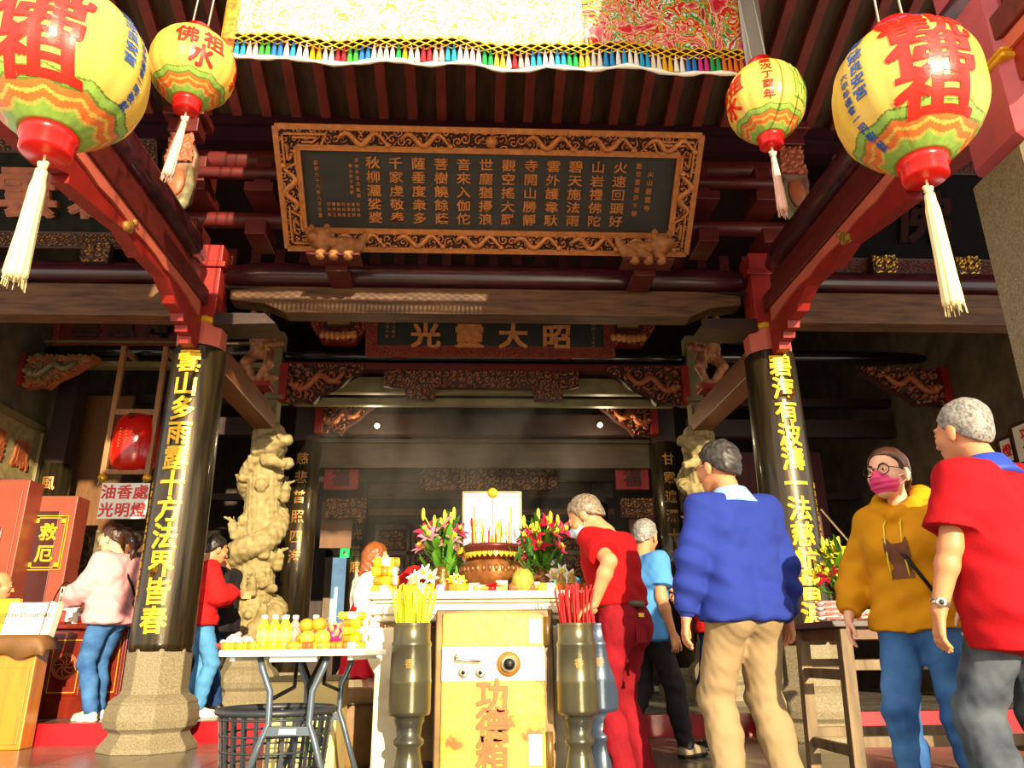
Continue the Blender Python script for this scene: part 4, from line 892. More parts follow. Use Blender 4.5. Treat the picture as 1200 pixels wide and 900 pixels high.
# incense vases
def vase(px, Y, label, m, sticks, n, slab, ps=1.0, tall=.2):
    c = at(px, 735, Y); zt = c.z + .02; x = c.x; R = .098 * ps; t = thing('incense_vase', label, 'vase', (x, Y, 0))
    z = lambda f: zt * f
    b = MB(); b.lathe([(R * 1.25, 0), (R * 1.2, .05), (R * .85, .12), (R * .68, .2), (R * .62, zt - .6), (R * .8, zt - .585), (R * .8, zt - .565), (R * .62, zt - .55), (R * .7, zt - .50), (R * .8, zt - .475), (R * .8, zt - .455), (R * 1.06, zt - .45), (R * 1.1, zt - .43), (R * 1.1, zt - .3), (R * 1.13, zt - .29), (R * 1.1, zt - .28), (R * 1.05, zt - .12), (R * 1.08, zt - .115), (R * 1.08, zt - .1), (R, zt - .09), (R, zt - .01), (R * 1.03, zt), (R * .93, zt), (R * .9, zt - .06), (0, zt - .06)], 40, (x, Y, 0)); b.build('body', m, t)
    b = MB()
    for i, ch in enumerate('香花供'): put_char(b, ch, (0, 0, zt - .2 - i * .075), (1, 0, 0), (0, 0, 1), 0.05, .006, .04, cut=True)
    b.v = [(x + R * 1.06 * sin(v[0] / R), Y - (R * 1.06 - v[1]) * cos(v[0] / R), v[2]) for v in b.v]; b.build('lettering', m_gilt, t)
    r = random.Random(px)
    for i in range(n):
        a = r.uniform(0, 6.28); q = R * .8 * sqrt(r.random()); e = r.uniform(.6, 1.5); L = tall * r.uniform(.75, 1.05)
        stick((x + q * cos(a), Y + q * sin(a), zt - .058), (x + q * cos(a) * (1 + e * .4) + r.uniform(-.02, .02), Y + q * sin(a) * 1.3, zt + L), .0045, sticks, 'incense_stick', slab, 'incense', slab.replace('thin ', '') + ' group')
    return t, x, zt
m_ys = mat('yellow incense', 'f0d818', .6, var=.12); m_rs = mat('red incense', 'd81a1a', .6, var=.2)
vase(483, 4.3, 'grey bronze vase full of yellow incense sticks left of the safe', m_bronze, m_ys, 60, 'thin yellow incense stick in the vase left of the safe')
vase(674, 4.3, 'grey bronze vase of red incense sticks beside the man in red', m_bronze, m_rs, 60, 'thin red incense stick in the grey bronze vase right of the safe')
vase(698, 4.47, 'dark blue incense vase standing behind the grey one at the altar corner', mat('dark blue vase', '3d4a5c', .3, metal=.3, var=.2), m_rs, 14, 'thin red incense stick in the dark blue vase at the altar corner')
# ---------------- censer and the white screen ----------------
CX, CY = at(577, 670, 5.1).x, 5.1
t = thing('incense_censer', 'round brass censer with heart patterned band in the middle of the altar', 'censer', (CX, CY, AZ))
zb, zt = AZ + .02, at(577, 640, CY).z; R = .195; H = zt - AZ
m_brass = mat('brown brass', 'a06a34', .35, metal=.5, var=.35, vs=14, col2='6a3a20', bump=.15, bs=60)
b = MB(); b.lathe([(.12, AZ), (.13, AZ + .02), (R * .9, AZ + H * .2), (R * 1.06, AZ + H * .42), (R * 1.05, AZ + H * .55), (R * .9, AZ + H * .66), (R * .87, AZ + H * .68)], 48, (CX, CY, 0)); b.build('belly', m_brass, t)
b = MB(); b.lathe([(R * .88, AZ + H * .68), (R * .9, AZ + H * .9), (R * .96, AZ + H * .93), (R * .97, AZ + H), (R * .88, AZ + H), (R * .85, AZ + H * .9), (0, AZ + H * .9)], 48, (CX, CY, 0)); b.build('neck_band', mat('maroon censer band', '5d2418', .35, metal=.4), t)
for i in range(16):
    a = pi + pi * (i + .5) / 16; x, y = CX + R * .9 * cos(a), CY + R * .9 * sin(a); z = AZ + H * .79
    M = Matrix.Rotation(a + pi / 2, 3, 'Z')
    pts = [(.0, -.02), (.016, .0), (.014, .014), (.006, .016), (0, .008), (-.006, .016), (-.014, .014), (-.016, 0)]
    MB().prism([Vector((x, y, z)) + M @ Vector((p, 0, q)) for p, q in pts], M @ Vector((0, -.008, 0))).build('heart_ornament', m_gold, t)
    MB().ball((CX + R * 1.03 * cos(a), CY + R * 1.03 * sin(a), AZ + H * .5), (.016, .016, .024), 8).build('belly_stud', m_brass, t)
for i in range(3):
    a = -pi / 2 + i * 2 * pi / 3; b = MB(); x, y = CX + R * .6 * cos(a), CY + R * .6 * sin(a); b.tube([(x, y, AZ + .06), (x * 1, y, AZ + .03), (x, y, AZ)], [.045, .03, .035], 10); b.build('foot', m_brass, t)
r = random.Random(9)
for i in range(46): x, y = CX + r.uniform(-.13, .13), CY + r.uniform(-.1, .1); L = r.uniform(.05, .2); k = i % 3; stick((x, y, zt - .02), (x + r.uniform(-.015, .015), y, zt + L), .004, [m_gold, m_rs, m_ys][k], 'incense_stick', ['gold coloured', 'red', 'yellow'][k] + ' incense stick burning in the brass censer', 'incense', ['gold', 'red', 'yellow'][k] + ' incense sticks in the censer')
b = MB(); 
for dx in (-.12, 0, .12): b.tube([(CX + dx, CY - .1, zt - .03), (CX + dx, CY - .1, zt + (.29 if dx == 0 else .24))], .007, 6)
b.ball((CX, CY - .1, zt + .33), .035); b.build('gold_sun_staff', m_gold, t)
w0, w1, zt2 = at(544, 577, 5.45), at(609, 577, 5.45), at(577, 578, 5.45).z
t = thing('wind_screen', 'bright white wind screen with a thin dark frame standing behind the censer', 'screen', ((w0.x + w1.x) / 2, 5.45, AZ))
b = MB(); b.box((w0.x, 5.45, AZ + .03), (w1.x, 5.46, zt2)); b.build('panel', mat('white acrylic', 'fffdf2', .2, var=.02), t)
b = MB(); 
for (x, xx, z, zz) in ((w0.x - .012, w0.x, AZ, zt2 + .01), (w1.x, w1.x + .012, AZ, zt2 + .01), (w0.x, w1.x, zt2, zt2 + .012)): b.box((x, 5.44, z), (xx, 5.47, zz))
b.box((w0.x - .05, 5.4, AZ), (w1.x + .05, 5.52, AZ + .03)); b.build('frame', m_safefr, t)
# ---------------- lilies ----------------
m_leaf = thin('lily leaf', '5f9a2c', .4, .4, .2); m_leaf2 = mat('dark green leaf', '2f5a1e', .45, var=.35, vs=12)
def petal(b, c, d, side, L, w, mi=0, curl=.5):
    d, side = Vector(d).normalized(), Vector(side).normalized(); n = d.cross(side); vs = []
    for i in range(7):
        u = i / 6; ww = w * sin(pi * min(.97, .12 + .85 * u)) ** .8; p = Vector(c) + d * (L * u) - n * (curl * L * u * u * .6) 
        vs += [p - side * ww + n * ww * .25, p, p + side * ww + n * ww * .25]
    fs = [(i * 3 + k, i * 3 + k + 1, i * 3 + k + 4, i * 3 + k + 3) for i in range(6) for k in (0, 1)]; b.add(vs, fs, mi, True)
def lily(c, axis, s, m, parent, m_core, nm='lily'):
    ax = Vector(axis).normalized(); u = ax.orthogonal().normalized(); v = ax.cross(u); b = MB()
    for k in range(6):
        a = k * pi / 3 + (.2 if k % 2 else 0); rd = u * cos(a) + v * sin(a); d = rd * .75 + ax * .66; sd = ax.cross(rd)
        petal(b, c, d, sd, s * (1.0 if k % 2 else .92), s * (.24 if k % 2 else .17), 0, .55)
    for k in range(5): a = k * 1.257; p = Vector(c) + ax * s * .6 + (u * cos(a) + v * sin(a)) * s * .14; b.tube([c, p], .003, 4, mi=1); b.ball(p, (.006, .006, .01), 6, mi=1)
    b.build(nm, [m, m_core], parent)
def leafs(b, c, n, L, spread, r, mi=0, up=.7):
    for i in range(n):
        a = r.uniform(0, 6.28); d = Vector((cos(a) * spread, sin(a) * spread, r.uniform(.1, up))).normalized(); s = d.cross(Vector((0, 0, 1))).normalized(); q = Vector(c) + Vector((r.uniform(-.06, .06), r.uniform(-.06, .06), r.uniform(-.02, .2)))
        petal(b, q, d, s, L * r.uniform(.6, 1.2), L * .13, mi, .5)
m_pink = thin('pink lily', 'e8305c', .4, .4, .2); m_pinkw = thin('pale pink lily', 'f58aa0', .4, .4, .2); m_ylw = thin('yellow bloom', 'f5e13a', .4, .4, .2); m_wht = thin('white bloom', 'fbf3e0', .4, .4, .2); m_red2 = thin('crimson bloom', 'c8143c', .35, .4, .2)
def bouquet(label, px, py0, py1, Y, zbase, seed, cols, n, w, vase_m, extra=None):
    c = at(px, py1, Y); t = thing('flower_bouquet', label, 'flowers', (c.x, Y, zbase)); top = at(px, py0, Y).z; r = random.Random(seed); x = c.x; H = top - zbase
    b = MB(); b.lathe([(.05, 0), (.075, .04), (.08, .1), (.045, .17), (.06, .2)], 24, (x, Y, zbase)); b.build('vase', vase_m, t)
    b = MB(); fl = []
    for i in range(n):
        a = r.uniform(0, 6.28); q = sqrt(r.random()) * w; p = Vector((x + q * cos(a), Y + q * sin(a) * .6, zbase + H * (1 - .42 * (i / n) - .2 * q / w))); fl.append(p)
        b.tube([(x, Y, zbase + .15), (x + (p.x - x) * .6, Y + (p.y - Y) * .6, zbase + .15 + (p.z - zbase - .15) * .65), p], .005, 5)
    leafs(b, (x, Y, zbase + H * .3), 60, .16, .9, r); leafs(b, (x, Y, zbase + H * .55), 30, .13, .8, r, 1); o = b.build('foliage', [m_leaf, m_leaf2], t)
    for i, p in enumerate(fl): lily(p, (p.x - x + r.uniform(-.1, .1), -.12 + r.uniform(-.1, .1), .12), r.uniform(.075, .1), cols[i % len(cols)], t, m_ylw)
    b = MB()
    for i in range(5): a = r.uniform(0, 6.28); p = Vector((x + w * .9 * cos(a), Y - .05, top + r.uniform(-.08, .02))); b.ball(p, (.013, .013, .045), 8); b.tube([(x, Y, zbase + H * .6), p], .004, 5)
    b.build('lily_bud', m_ylw, t)
    if extra: extra(t, x, Y, zbase, H, r)
    return t
def whites(sx):
    def f(t, x, Y, zb, H, r):
        for i in range(3): p = Vector((x + sx * (.06 + i * .05), Y - .1, zb + .12 + .03 * (i % 2))); lily(p, (sx * .3, -.8, .4), .07, m_wht, t, m_ylw, 'white_flower')
    return f
bouquet('bouquet of pink lilies on the altar left of the white screen', 518, 606, 690, 5.3, AZ, 1, [m_pink, m_pinkw], 13, .16, m_brass, whites(-1))
bouquet('bouquet of pink lilies on the altar between the white screen and the man in red', 636, 606, 690, 5.3, AZ, 2, [m_pink, m_red2], 13, .15, m_brass, whites(1))
# ---------------- offerings ----------------
m_or = mat('orange wrapper', 'e8791a', .3, var=.15, vs=20); m_yw = mat('yellow wrapper', 'f5c81e', .3, var=.12, vs=20); m_ww = mat('white wrapper', 'faf0d8', .3, var=.06); m_rdw = mat('red wrapper', 'cf2a18', .3, var=.15); m_bnw = mat('brown wrapper', 'a8541c', .3, var=.2)
def roll(c, L, R, ang, label, group, bands=(0, 1, 2), name='wrapped_roll', ms=None):
    """a wrapped roll of sweets lying on its side; c is the base centre"""
    t = thing(name, label, 'sweets', c, ang, group); ms = ms or [m_or, m_yw, m_ww]
    b = MB(); M = Matrix.Rotation(pi / 2, 3, 'Y'); b.lathe([(R * .5, -L / 2), (R * .95, -L / 2 + .004), (R, -L / 2 + .012), (R, L / 2 - .012), (R * .95, L / 2 - .004), (R * .5, L / 2)], 20, (0, 0, R), bands[0], M=M); b.build('wrapper', ms, t, world=False)
    b = MB(); b.lathe([(R * 1.02, -L * .16), (R * 1.02, L * .16)], 20, (0, 0, R), 0, M=M); b.build('label_band', ms[bands[1]], t, world=False)
    b = MB(); b.lathe([(R * 1.015, L * .3), (R * 1.015, L * .46)], 20, (0, 0, R), 0, M=M); b.build('end_band', ms[bands[2]], t, world=False)
    return t
YF = 4.78
for k, (px, a, lab) in enumerate(((494, .12, 'orange and white roll of sweets beside the pink bottle on the altar'), (541, -.1, 'orange roll of sweets below the yellow flowers on the altar edge'), (612, .05, 'brown and yellow roll of sweets in front of the pineapple'), (645, .1, 'cream and yellow roll of sweets below the two amber bottles'), (678, -.08, 'brown roll of sweets at the right end of the altar'))):
    p = at(px, 690, YF); roll((p.x, YF, AZ), .155, .028, a, lab, 'wrapped rolls along the altar edge', [(0, 2, 1), (0, 1, 2), (0, 1, 0), (1, 2, 0), (0, 0, 1)][k], ms=[m_bnw if k in (2, 4) else m_or, m_yw, m_ww])
lv = ['bottom', 'second', 'third', 'top']
for k in range(4):
    p = at(450 + (k % 2) * 2, 690, 4.9); roll((p.x, 4.9, AZ + k * .056), .16, .0278, .06 * (-1) ** k, '%s yellow wrapped roll in the stack at the left end of the altar' % lv[k], 'stacked rolls at the altar end', ((1, 2, 0), (0, 1, 2), (1, 0, 2), (1, 2, 0))[k])
def bottle(c, H, R, m_l, m_c, label, group, lab_m=None, name='drink_bottle'):
    t = thing(name, label, 'bottle', c, 0, group)
    b = MB(); b.lathe([(R * .85, 0), (R, .01), (R, H * .18), (R * .96, H * .2), (R, H * .22), (R, H * .58), (R * .9, H * .68), (R * .42, H * .84), (R * .4, H * .9)], 24); b.build('body', m_l, t, world=False)
    b = MB(); b.lathe([(R * .46, H * .89), (R * .48, H * .9), (R * .48, H * .985), (R * .42, H)], 20); b.build('cap', m_c, t, world=False)
    b = MB(); b.lathe([(R * 1.02, H * .24), (R * 1.02, H * .55)], 24); b.build('label', lab_m or m_l, t, world=False)
    return t
m_juice = mat('yellow juice', 'f3d21c', .12, var=.08, coat=.5); m_amber = mat('amber drink', 'a8741e', .12, var=.15, coat=.5); m_pinkd = mat('pinkish drink', 'd8907a', .12, var=.2, coat=.5); m_clear = mat('clear bottle', 'c9c8b4', .08, trans=.75, var=.05); m_whitecap = mat('white cap', 'f7f4ea', .35, var=.03); m_yl = mat('yellow label', 'f7e060', .4, var=.1); m_goldcap = mat('yellow cap', 'd8b02a', .35)
p = at(483, 690, 5.0); bottle((p.x, 5.0, AZ), .135, .033, m_pinkd, m_whitecap, 'pinkish bottle with white cap on the altar left of the flowers', None)
for px, lab in ((658, 'amber bottle on the altar nearer the flowers'), (671, 'amber bottle on the altar nearer the man in red')):
    p = at(px, 688, 5.0); bottle((p.x, 5.0, AZ), .145, .031, m_amber, m_goldcap, lab, 'amber bottles on the altar', mat('olive label', 'b0a040', .4))
# pineapple
p = at(613, 690, 4.8); t = thing('pineapple', 'small green and yellow pineapple on the altar before the censer', 'fruit', (p.x, 4.8, AZ))
b = MB(); b.lathe([(.03, 0), (.055, .02), (.066, .06), (.06, .11), (.035, .14)], 32, mod=lambda a, z: 1 + .07 * cos(9 * a + z * 150) * cos(9 * a - z * 150)); b.build('body', mat('pineapple skin', 'b0a03a', .6, var=.4, vs=30, col2='6d7a2a'), t, world=False)
b = MB(); rr = random.Random(3); leafs(b, (0, 0, .12), 22, .08, .5, rr); b.build('leaf_crown', m_leaf2, t, world=False)
# red ribbon flowers, boxes, small items
p = at(577, 688, 4.72); t = thing('ribbon_bow', 'red ribbon bow lying before the censer', 'ribbon', (p.x, 4.72, AZ)); b = MB()
for k in range(9): a = k * .7; petal(b, (0, 0, .02), (cos(a), sin(a) * .5, .5), (-sin(a), cos(a), 0), .07, .02, 0, .6)
b.ball((0, 0, .02), (.025, .02, .02), 8); b.build('ribbon', mat('red ribbon', 'd01414', .3), t, world=False)
m_box = mat('cream carton', 'f4e6b4', .45, var=.1)
for px, w, h, Y, lab in ((570, .13, .05, 4.85, 'long cream carton lying on the altar edge'), (588, .07, .075, 4.85, 'small white carton on the altar by the red bow'), (626, .07, .07, 4.9, 'small white carton behind the pineapple'), (556, .06, .06, 4.83, 'small cream carton on the altar left of the censer')):
    p = at(px, 690, Y); t = thing('paper_carton', lab, 'box', (p.x, Y, AZ)); MB().box((-w / 2, -.03, 0), (w / 2, .03, h)).build('carton', m_box, t, world=False, bev=.003)
    MB().box((-w * .4, -.0315, h * .2), (w * .4, -.0305, h * .75)).build('print', [m_yw, m_or][px % 2], t, world=False); MB().box((-w / 2, -.005, h), (w / 2, .005, h + .001)).build('tape', m_ww, t, world=False)
p = at(516, 690, 4.72); o = MB().lathe([(.02, 0), (.026, .01), (.026, .035), (.02, .045)], 16, (p.x, 4.72, AZ)).build('cup', mat('lilac cup', 'b48ad0', .4)); tag(o, 'small lilac cup on the altar edge', 'cup')
p = at(531, 690, 4.82); t = thing('flower_posy', 'low posy of yellow and white flowers on the altar below the left lilies', 'flowers', (p.x, 4.82, AZ)); rr = random.Random(12)
b = MB(); leafs(b, (p.x, 4.82, AZ + .02), 20, .06, .8, rr); b.build('leaf', m_leaf, t)
for i in range(7): lily(Vector((p.x + rr.uniform(-.09, .09), 4.82 + rr.uniform(-.05, .05), AZ + rr.uniform(.05, .09))), (rr.uniform(-.4, .4), -.7, .6), .04, m_ylw if i % 3 else m_wht, t, m_ylw, 'bloom')
# ---------------- folding table ----------------
TX0, TX1 = at(252, 765, 3.5).x, at(425, 765, 3.5).x; TZ = at(340, 761, 3.5).z; TY0, TY1 = 3.5, 4.5; TC = (TX0 + TX1) / 2
t = thing('folding_table', 'white folding table with grey bent steel legs carrying fruit and bottles', 'table', (TC, 4.0, 0))
b = MB(); rc = .06; P = []
for cx, cy, a0 in ((TX1 - rc, TY1 - rc, 0), (TX0 + rc, TY1 - rc, 90), (TX0 + rc, TY0 + rc, 180), (TX1 - rc, TY0 + rc, 270)):
    for k in range(6): a = radians(a0 + 18 * k); P.append((cx + rc * cos(a), cy + rc * sin(a), TZ - .028))
b.prism(P, (0, 0, .028)); b.build('table_top', mat('white plastic', 'eef0ea', .35, var=.04), t, bev=.006)
b = MB(); b.box((TX0 + .22, TY0 + .04, TZ - .05), (TX1 - .2, TY0 + .06, TZ - .028)); b.box((TX0 + .05, TY0 + .05, TZ - .045), (TX0 + .07, TY1 - .05, TZ - .028)); b.box((TX1 - .07, TY0 + .05, TZ - .045), (TX1 - .05, TY1 - .05, TZ - .028)); b.build('rim', bpy.data.materials['white plastic'], t)
m_leg = mat('blue grey steel', '5a6670', .35, metal=.5, var=.1)
for Y, nm in ((TY0 + .1, 0), (TY1 - .12, 1)):
    for s in (-1, 1):
        b = MB(); b.tube([(TC + s * .145, Y, TZ - .03), (TC + s * .13, Y, TZ - .08), (TC + s * .09, Y, TZ - .17), (TC + s * .085, Y, TZ - .3), (TC + s * .11, Y, TZ - .36), (TC + s * .23, Y, .01)], .014, 10)
        l = b.build('leg', m_leg, t); b = MB(); b.tube([(TC + s * .226, Y, .03), (TC + s * .234, Y, 0)], .018, 8); b.build('rubber_foot', m_blackiron, l)
    b = MB(); b.box((TC - .1, Y - .01, TZ - .345), (TC + .1, Y + .01, TZ - .31)); o = b.build('cross_bar', m_leg, t)
    b = MB(); b.box((TC - .035, Y - .013, TZ - .338), (TC + .035, Y - .01, TZ - .318)); b.build('name_plate', m_whitecap, o)
b = MB()
for s in (-1, 1): b.tube([(TC + s * .06, TY0 + .45, TZ - .03), (TC + s * .03, TY0 + .3, TZ - .16), (TC + s * .08, TY0 + .1, TZ - .2)], .009, 8); b.tube([(TC + s * .06, TY1 - .45, TZ - .03), (TC + s * .03, TY1 - .3, TZ - .16), (TC + s * .08, TY1 - .12, TZ - .2)], .009, 8)
b.build('brace', m_blackiron, t)
Ft = 3.6
def tp(px, Y=Ft): return Vector((at(px, 758, Y).x, Y, TZ))
G = 'yellow juice bottles on the folding table'
for px, Y, lab in ((307, 3.66, 'leftmost yellow juice bottle with white cap on the folding table'), (320, 3.66, 'second yellow juice bottle from the left on the folding table'), (333, 3.66, 'third yellow juice bottle from the left on the folding table'), (331, 3.76, 'yellow juice bottle just behind the third one on the folding table')):
    bottle(tp(px, Y), .148, .027, m_juice, m_whitecap, lab, G, m_yl)
for px, Y, lab in ((344, 3.95, 'clear water bottle behind the oranges'), (368, 3.95, 'white capped bottle behind the dragon fruit')): bottle(tp(px, Y), .16, .03, m_clear, m_whitecap, lab, 'bottles behind the fruit', m_pinkd)
def fruit(c, r, m, label, group, kind='orange', stem=True):
    t = thing(kind, label, 'fruit', c, 0, group)
    b = MB(); b.lathe([(.0, .06 * r), (r * .45, .02 * r), (r * .9, r * .55), (r, r), (r * .88, r * 1.45), (r * .5, r * 1.82), (r * .12, r * 1.88), (0, r * 1.8)], 24); b.build('flesh', m, t, world=False)
    b = MB(); b.tube([(0, 0, r * 1.78), (.002, 0, r * 1.98)], .004, 6); b.build('stem', m_leaf2, t, world=False)
m_orange = mat('orange peel', 'f08a1a', .45, var=.12, bump=.1, bs=200); m_pear = mat('green yellow pear skin', 'c9b43a', .45, var=.2, vs=15)
# fruit tray
p0 = tp(366, 3.72); t = thing('fruit_dish', 'low orange dish holding the fruit on the folding table', 'dish', p0); MB().lathe([(.10, 0), (.13, .012), (.125, .014), (.09, .006), (0, .006)], 32, sx=1.15, sy=.8).build('dish', m_or, t, world=False)
fz = TZ + .014
fruit((tp(355).x, 3.68, fz), .035, m_pear, 'green yellow pear under the left orange', 'pears in the fruit dish', 'pear'); fruit((tp(373).x, 3.68, fz), .037, m_pear, 'green yellow pear under the right orange', 'pears in the fruit dish', 'pear')
fruit((tp(346).x, 3.74, fz), .031, m_orange, 'reddish orange low at the left end of the fruit dish', 'oranges in the fruit dish')
fruit((tp(351).x, 3.72, fz + .058), .033, m_orange, 'orange resting on the left pear', 'oranges in the fruit dish'); fruit((tp(366).x, 3.72, fz + .06), .034, m_orange, 'orange resting on the right pear', 'oranges in the fruit dish')
t = thing('dragon_fruit', 'pink dragon fruit with curling scales right of the oranges', 'fruit', (tp(385).x, 3.72, fz)); s = SDF(); s.ell((0, 0, .045), (.042, .042, .05), .01); rr = random.Random(2)
b = MB(); b.ball((0, 0, .045), (.04, .04, .048), 20); b.build('flesh', mat('dragon fruit skin', 'd4145a', .4, var=.2), t, world=False); b = MB()
for i in range(22): a = i * 2.4; z = .01 + .075 * i / 22; q = .04 * sin(pi * (.1 + .8 * z / .09)); petal(b, (q * cos(a), q * sin(a), z), (cos(a) * .6, sin(a) * .6, .9), (-sin(a), cos(a), 0), .035, .011, 0, -.3)
b.build('scale', mat('dragon fruit scale', 'e83a78', .4, col2='a8b83a'), t, world=False)
for k, (px, a, lab) in enumerate(((345, .1, 'orange wrapped roll at the near table edge below the left orange'), (362, -.1, 'brown wrapped roll at the near table edge below the right pear'), (380, .3, 'orange wrapped roll at the near table edge below the dragon fruit'), (397, -.3, 'orange wrapped roll at the near edge, right end of the fruit table'))):
    roll((tp(px, 3.55).x, 3.555, TZ), .075, .0155, a, lab, 'rolls along the near table edge', ((0, 1, 0), (0, 2, 1), (0, 1, 2), (0, 0, 2))[k], ms=[m_or if k != 1 else m_bnw, m_yw, m_bnw])
for k, (px, lab) in enumerate(((267, 'left orange packet before the sweets tray'), (282, 'middle orange packet before the sweets tray'), (297, 'right orange packet before the sweets tray'))):
    roll((tp(px, 3.57).x, 3.57, TZ), .058, .016, 0, lab, 'packets before the sweets tray', (0, 1, 1), 'wrapped_packet', ms=[m_or, m_yw, m_ww])
t = thing('sweets_tray', 'red tray heaped with pale sweets at the left end of the folding table', 'tray', (tp(277, 3.72).x, 3.74, TZ)); MB().lathe([(.075, 0), (.1, .03), (.096, .03), (.07, .005), (0, .005)], 32).build('tray', m_rdw, t, world=False)
rr = random.Random(6); sw0 = []
for k, (m_, lab) in enumerate(((m_ww, 'small cream sweet in the red tray'), (mat('pale pink sweet', 'f0c0b8', .4), 'small pale pink sweet in the red tray'), (mat('mauve sweet', 'b8909a', .4), 'small mauve sweet in the red tray'))):
    o = MB().ball((0, 0, 0), (.016, .012, .011), 10).build('sweet', m_, None, world=False); tag(o, lab, 'sweet', lab[6:].replace('sweet', 'sweets')); sw0.append(o)
tx_, ty_ = t.location.x, t.location.y
for i in range(40):
    a = rr.uniform(0, 6.3); q = .08 * sqrt(rr.random()); o = sw0[i % 3]
    if i > 2: o = o.copy(); COL.objects.link(o)
    o.location = (tx_ + q * cos(a), ty_ + q * sin(a), TZ + .014 + .05 * (1 - q / .09) + rr.uniform(0, .01)); o.rotation_euler = (0, 0, a)
# stack of rolls on the far right of the table
for k in range(5):
    c_ = tp(411 + (k % 2) * 5, 4.1); roll((c_.x, 4.1, TZ + k * .0365), .14, .018, .15 * (-1) ** k, ['bottom', 'second', 'third', 'fourth', 'topmost'][k] + ' orange and yellow roll in the stack at the far right of the fruit table', 'stacked rolls on the fruit table', ((1, 2, 0), (0, 1, 2), (1, 0, 2), (0, 1, 2), (0, 2, 1))[k], ms=[m_or if k % 2 else m_yw, m_yw, m_ww])
# wire basket of glass bottles
c_ = tp(390, 4.3); t = thing('wire_basket', 'small wire basket with arched handle behind the fruit', 'basket', (c_.x, 4.3, TZ)); b = MB()
for z in (.005, .05): b.tube([(.11 * cos(a * .2618), .07 * sin(a * .2618), z) for a in range(25)], .003, 6)
for a in range(12): b.tube([(.11 * cos(a * .5236), .07 * sin(a * .5236), .005), (.11 * cos(a * .5236), .07 * sin(a * .5236), .05)], .002, 5)
b.build('wire_frame', m_steel, t, world=False); b = MB(); b.tube([(-.09 * cos(pi * i / 16), 0, .05 + .12 * sin(pi * i / 16)) for i in range(17)], .004, 6); b.build('handle', m_steel, t, world=False)
for k in range(5):
    t = bottle((c_.x - .085 + k * .042, 4.3 + .008 * (-1) ** k, TZ + .008), .13, .018, m_clear, m_clear, ['leftmost', 'second', 'middle', 'fourth', 'rightmost'][k] + ' small clear glass bottle in the wire basket', 'glass bottles in the wire basket', m_clear, 'glass_bottle')
# ---------------- waste basket, crate, stool ----------------
c_ = at(325, 832, 3.95); t = thing('lattice_basket', 'black plastic lattice basket under the folding table', 'basket', (c_.x, 3.95, 0)); zt = c_.z; m_blk = mat('dark grey plastic', '2c2f33', .4, var=.15)
rt, rb = .255, .21
rad_ = lambda z: rb + (rt - rb) * z / zt
b = MB(); n = 26
for k in range(n): a = 2 * pi * k / n; b.bar((rb * cos(a), rb * sin(a), .01), (rt * cos(a), rt * sin(a), zt), .016, .006, up=(cos(a), sin(a), 0))
for j in range(7): z = .03 + (zt - .06) * j / 6; b.tube([(rad_(z) * cos(2 * pi * k / 40), rad_(z) * sin(2 * pi * k / 40), z) for k in range(41)], .0055, 6)
b.build('lattice', m_blk, t, world=False)
b = MB(); b.tube([((rt + .008) * cos(2 * pi * k / 40), (rt + .008) * sin(2 * pi * k / 40), zt) for k in range(41)], .016, 8); b.build('rim', m_blk, t, world=False)
b = MB(); b.lathe([(0, .0), (rb, .0), (rb, .015), (0, .015)], 32); b.build('bottom', m_blk, t, world=False)
for k, (dx, dy, lab) in enumerate(((-.05, -.08, 'orange peel scrap at the bottom of the lattice basket'), (.06, -.05, 'orange wrapper scrap at the bottom of the lattice basket'))):
    o = MB().ball((c_.x + dx, 3.95 + dy, .05), (.06, .05, .035), 12).build('wrapper_scrap', m_or); tag(o, lab, 'litter')
a_, b_ = at(316, 793, 4.75), at(397, 793, 4.75); x0, x1, zt = a_.x, b_.x, (a_.z + b_.z) / 2
t = thing('cardboard_carton', 'tall beige carton with green leaf print behind the lattice basket', 'carton', ((x0 + x1) / 2, 4.95, 0)); m_card = mat('beige cardboard', 'd9c07a', .6, var=.15, vs=4)
MB().box((x0, 4.75, 0), (x1, 5.15, zt - .02)).build('body', m_card, t, bev=.006); b = MB(); b.box((x0 - .008, 4.74, zt - .025), (x1 + .008, 5.16, zt)); b.build('lid', mat('dark carton lid', '6a5a3a', .6), t, bev=.004)
b = MB(); rr = random.Random(4)
for i in range(9):
    p = Vector((x0 + (x1 - x0) * rr.uniform(.25, .85), 4.748, zt * rr.uniform(.1, .5))); a = rr.uniform(0, 6.28); u = Vector((cos(a), 0, sin(a))); v = Vector((-sin(a), 0, cos(a)))
    b.prism([p - u * .05, p + v * .022, p + u * .05, p - v * .022], (0, -.002, 0))
for z in (.3, .5, .62, .74): b.box((x0 + .05, 4.747, zt * z), (x1 - .06, 4.75, zt * z + .008))
b.build('leaf_print', mat('green print', '7ab04a', .5, var=.2), t)
c_ = at(420, 880, 5.6); t = thing('stone_stool', 'worn brown stone drum stool between the carton and the altar leg', 'stool', (at(411, 840, 5.6).x, 5.6, 0)); zt = at(420, 806, 5.6).z
MB().lathe([(.13, 0), (.17, .06), (.19, zt * .5), (.17, zt - .06), (.14, zt - .01), (.13, zt)], 40).build('drum', mat('brown worn stone', '9a7440', .6, var=.35, vs=5, col2='5d4526', bump=.15), t, world=False)
MB().lathe([(.19, zt * .8), (.185, zt * .84)], 40).build('band', m_safefr, t, world=False)
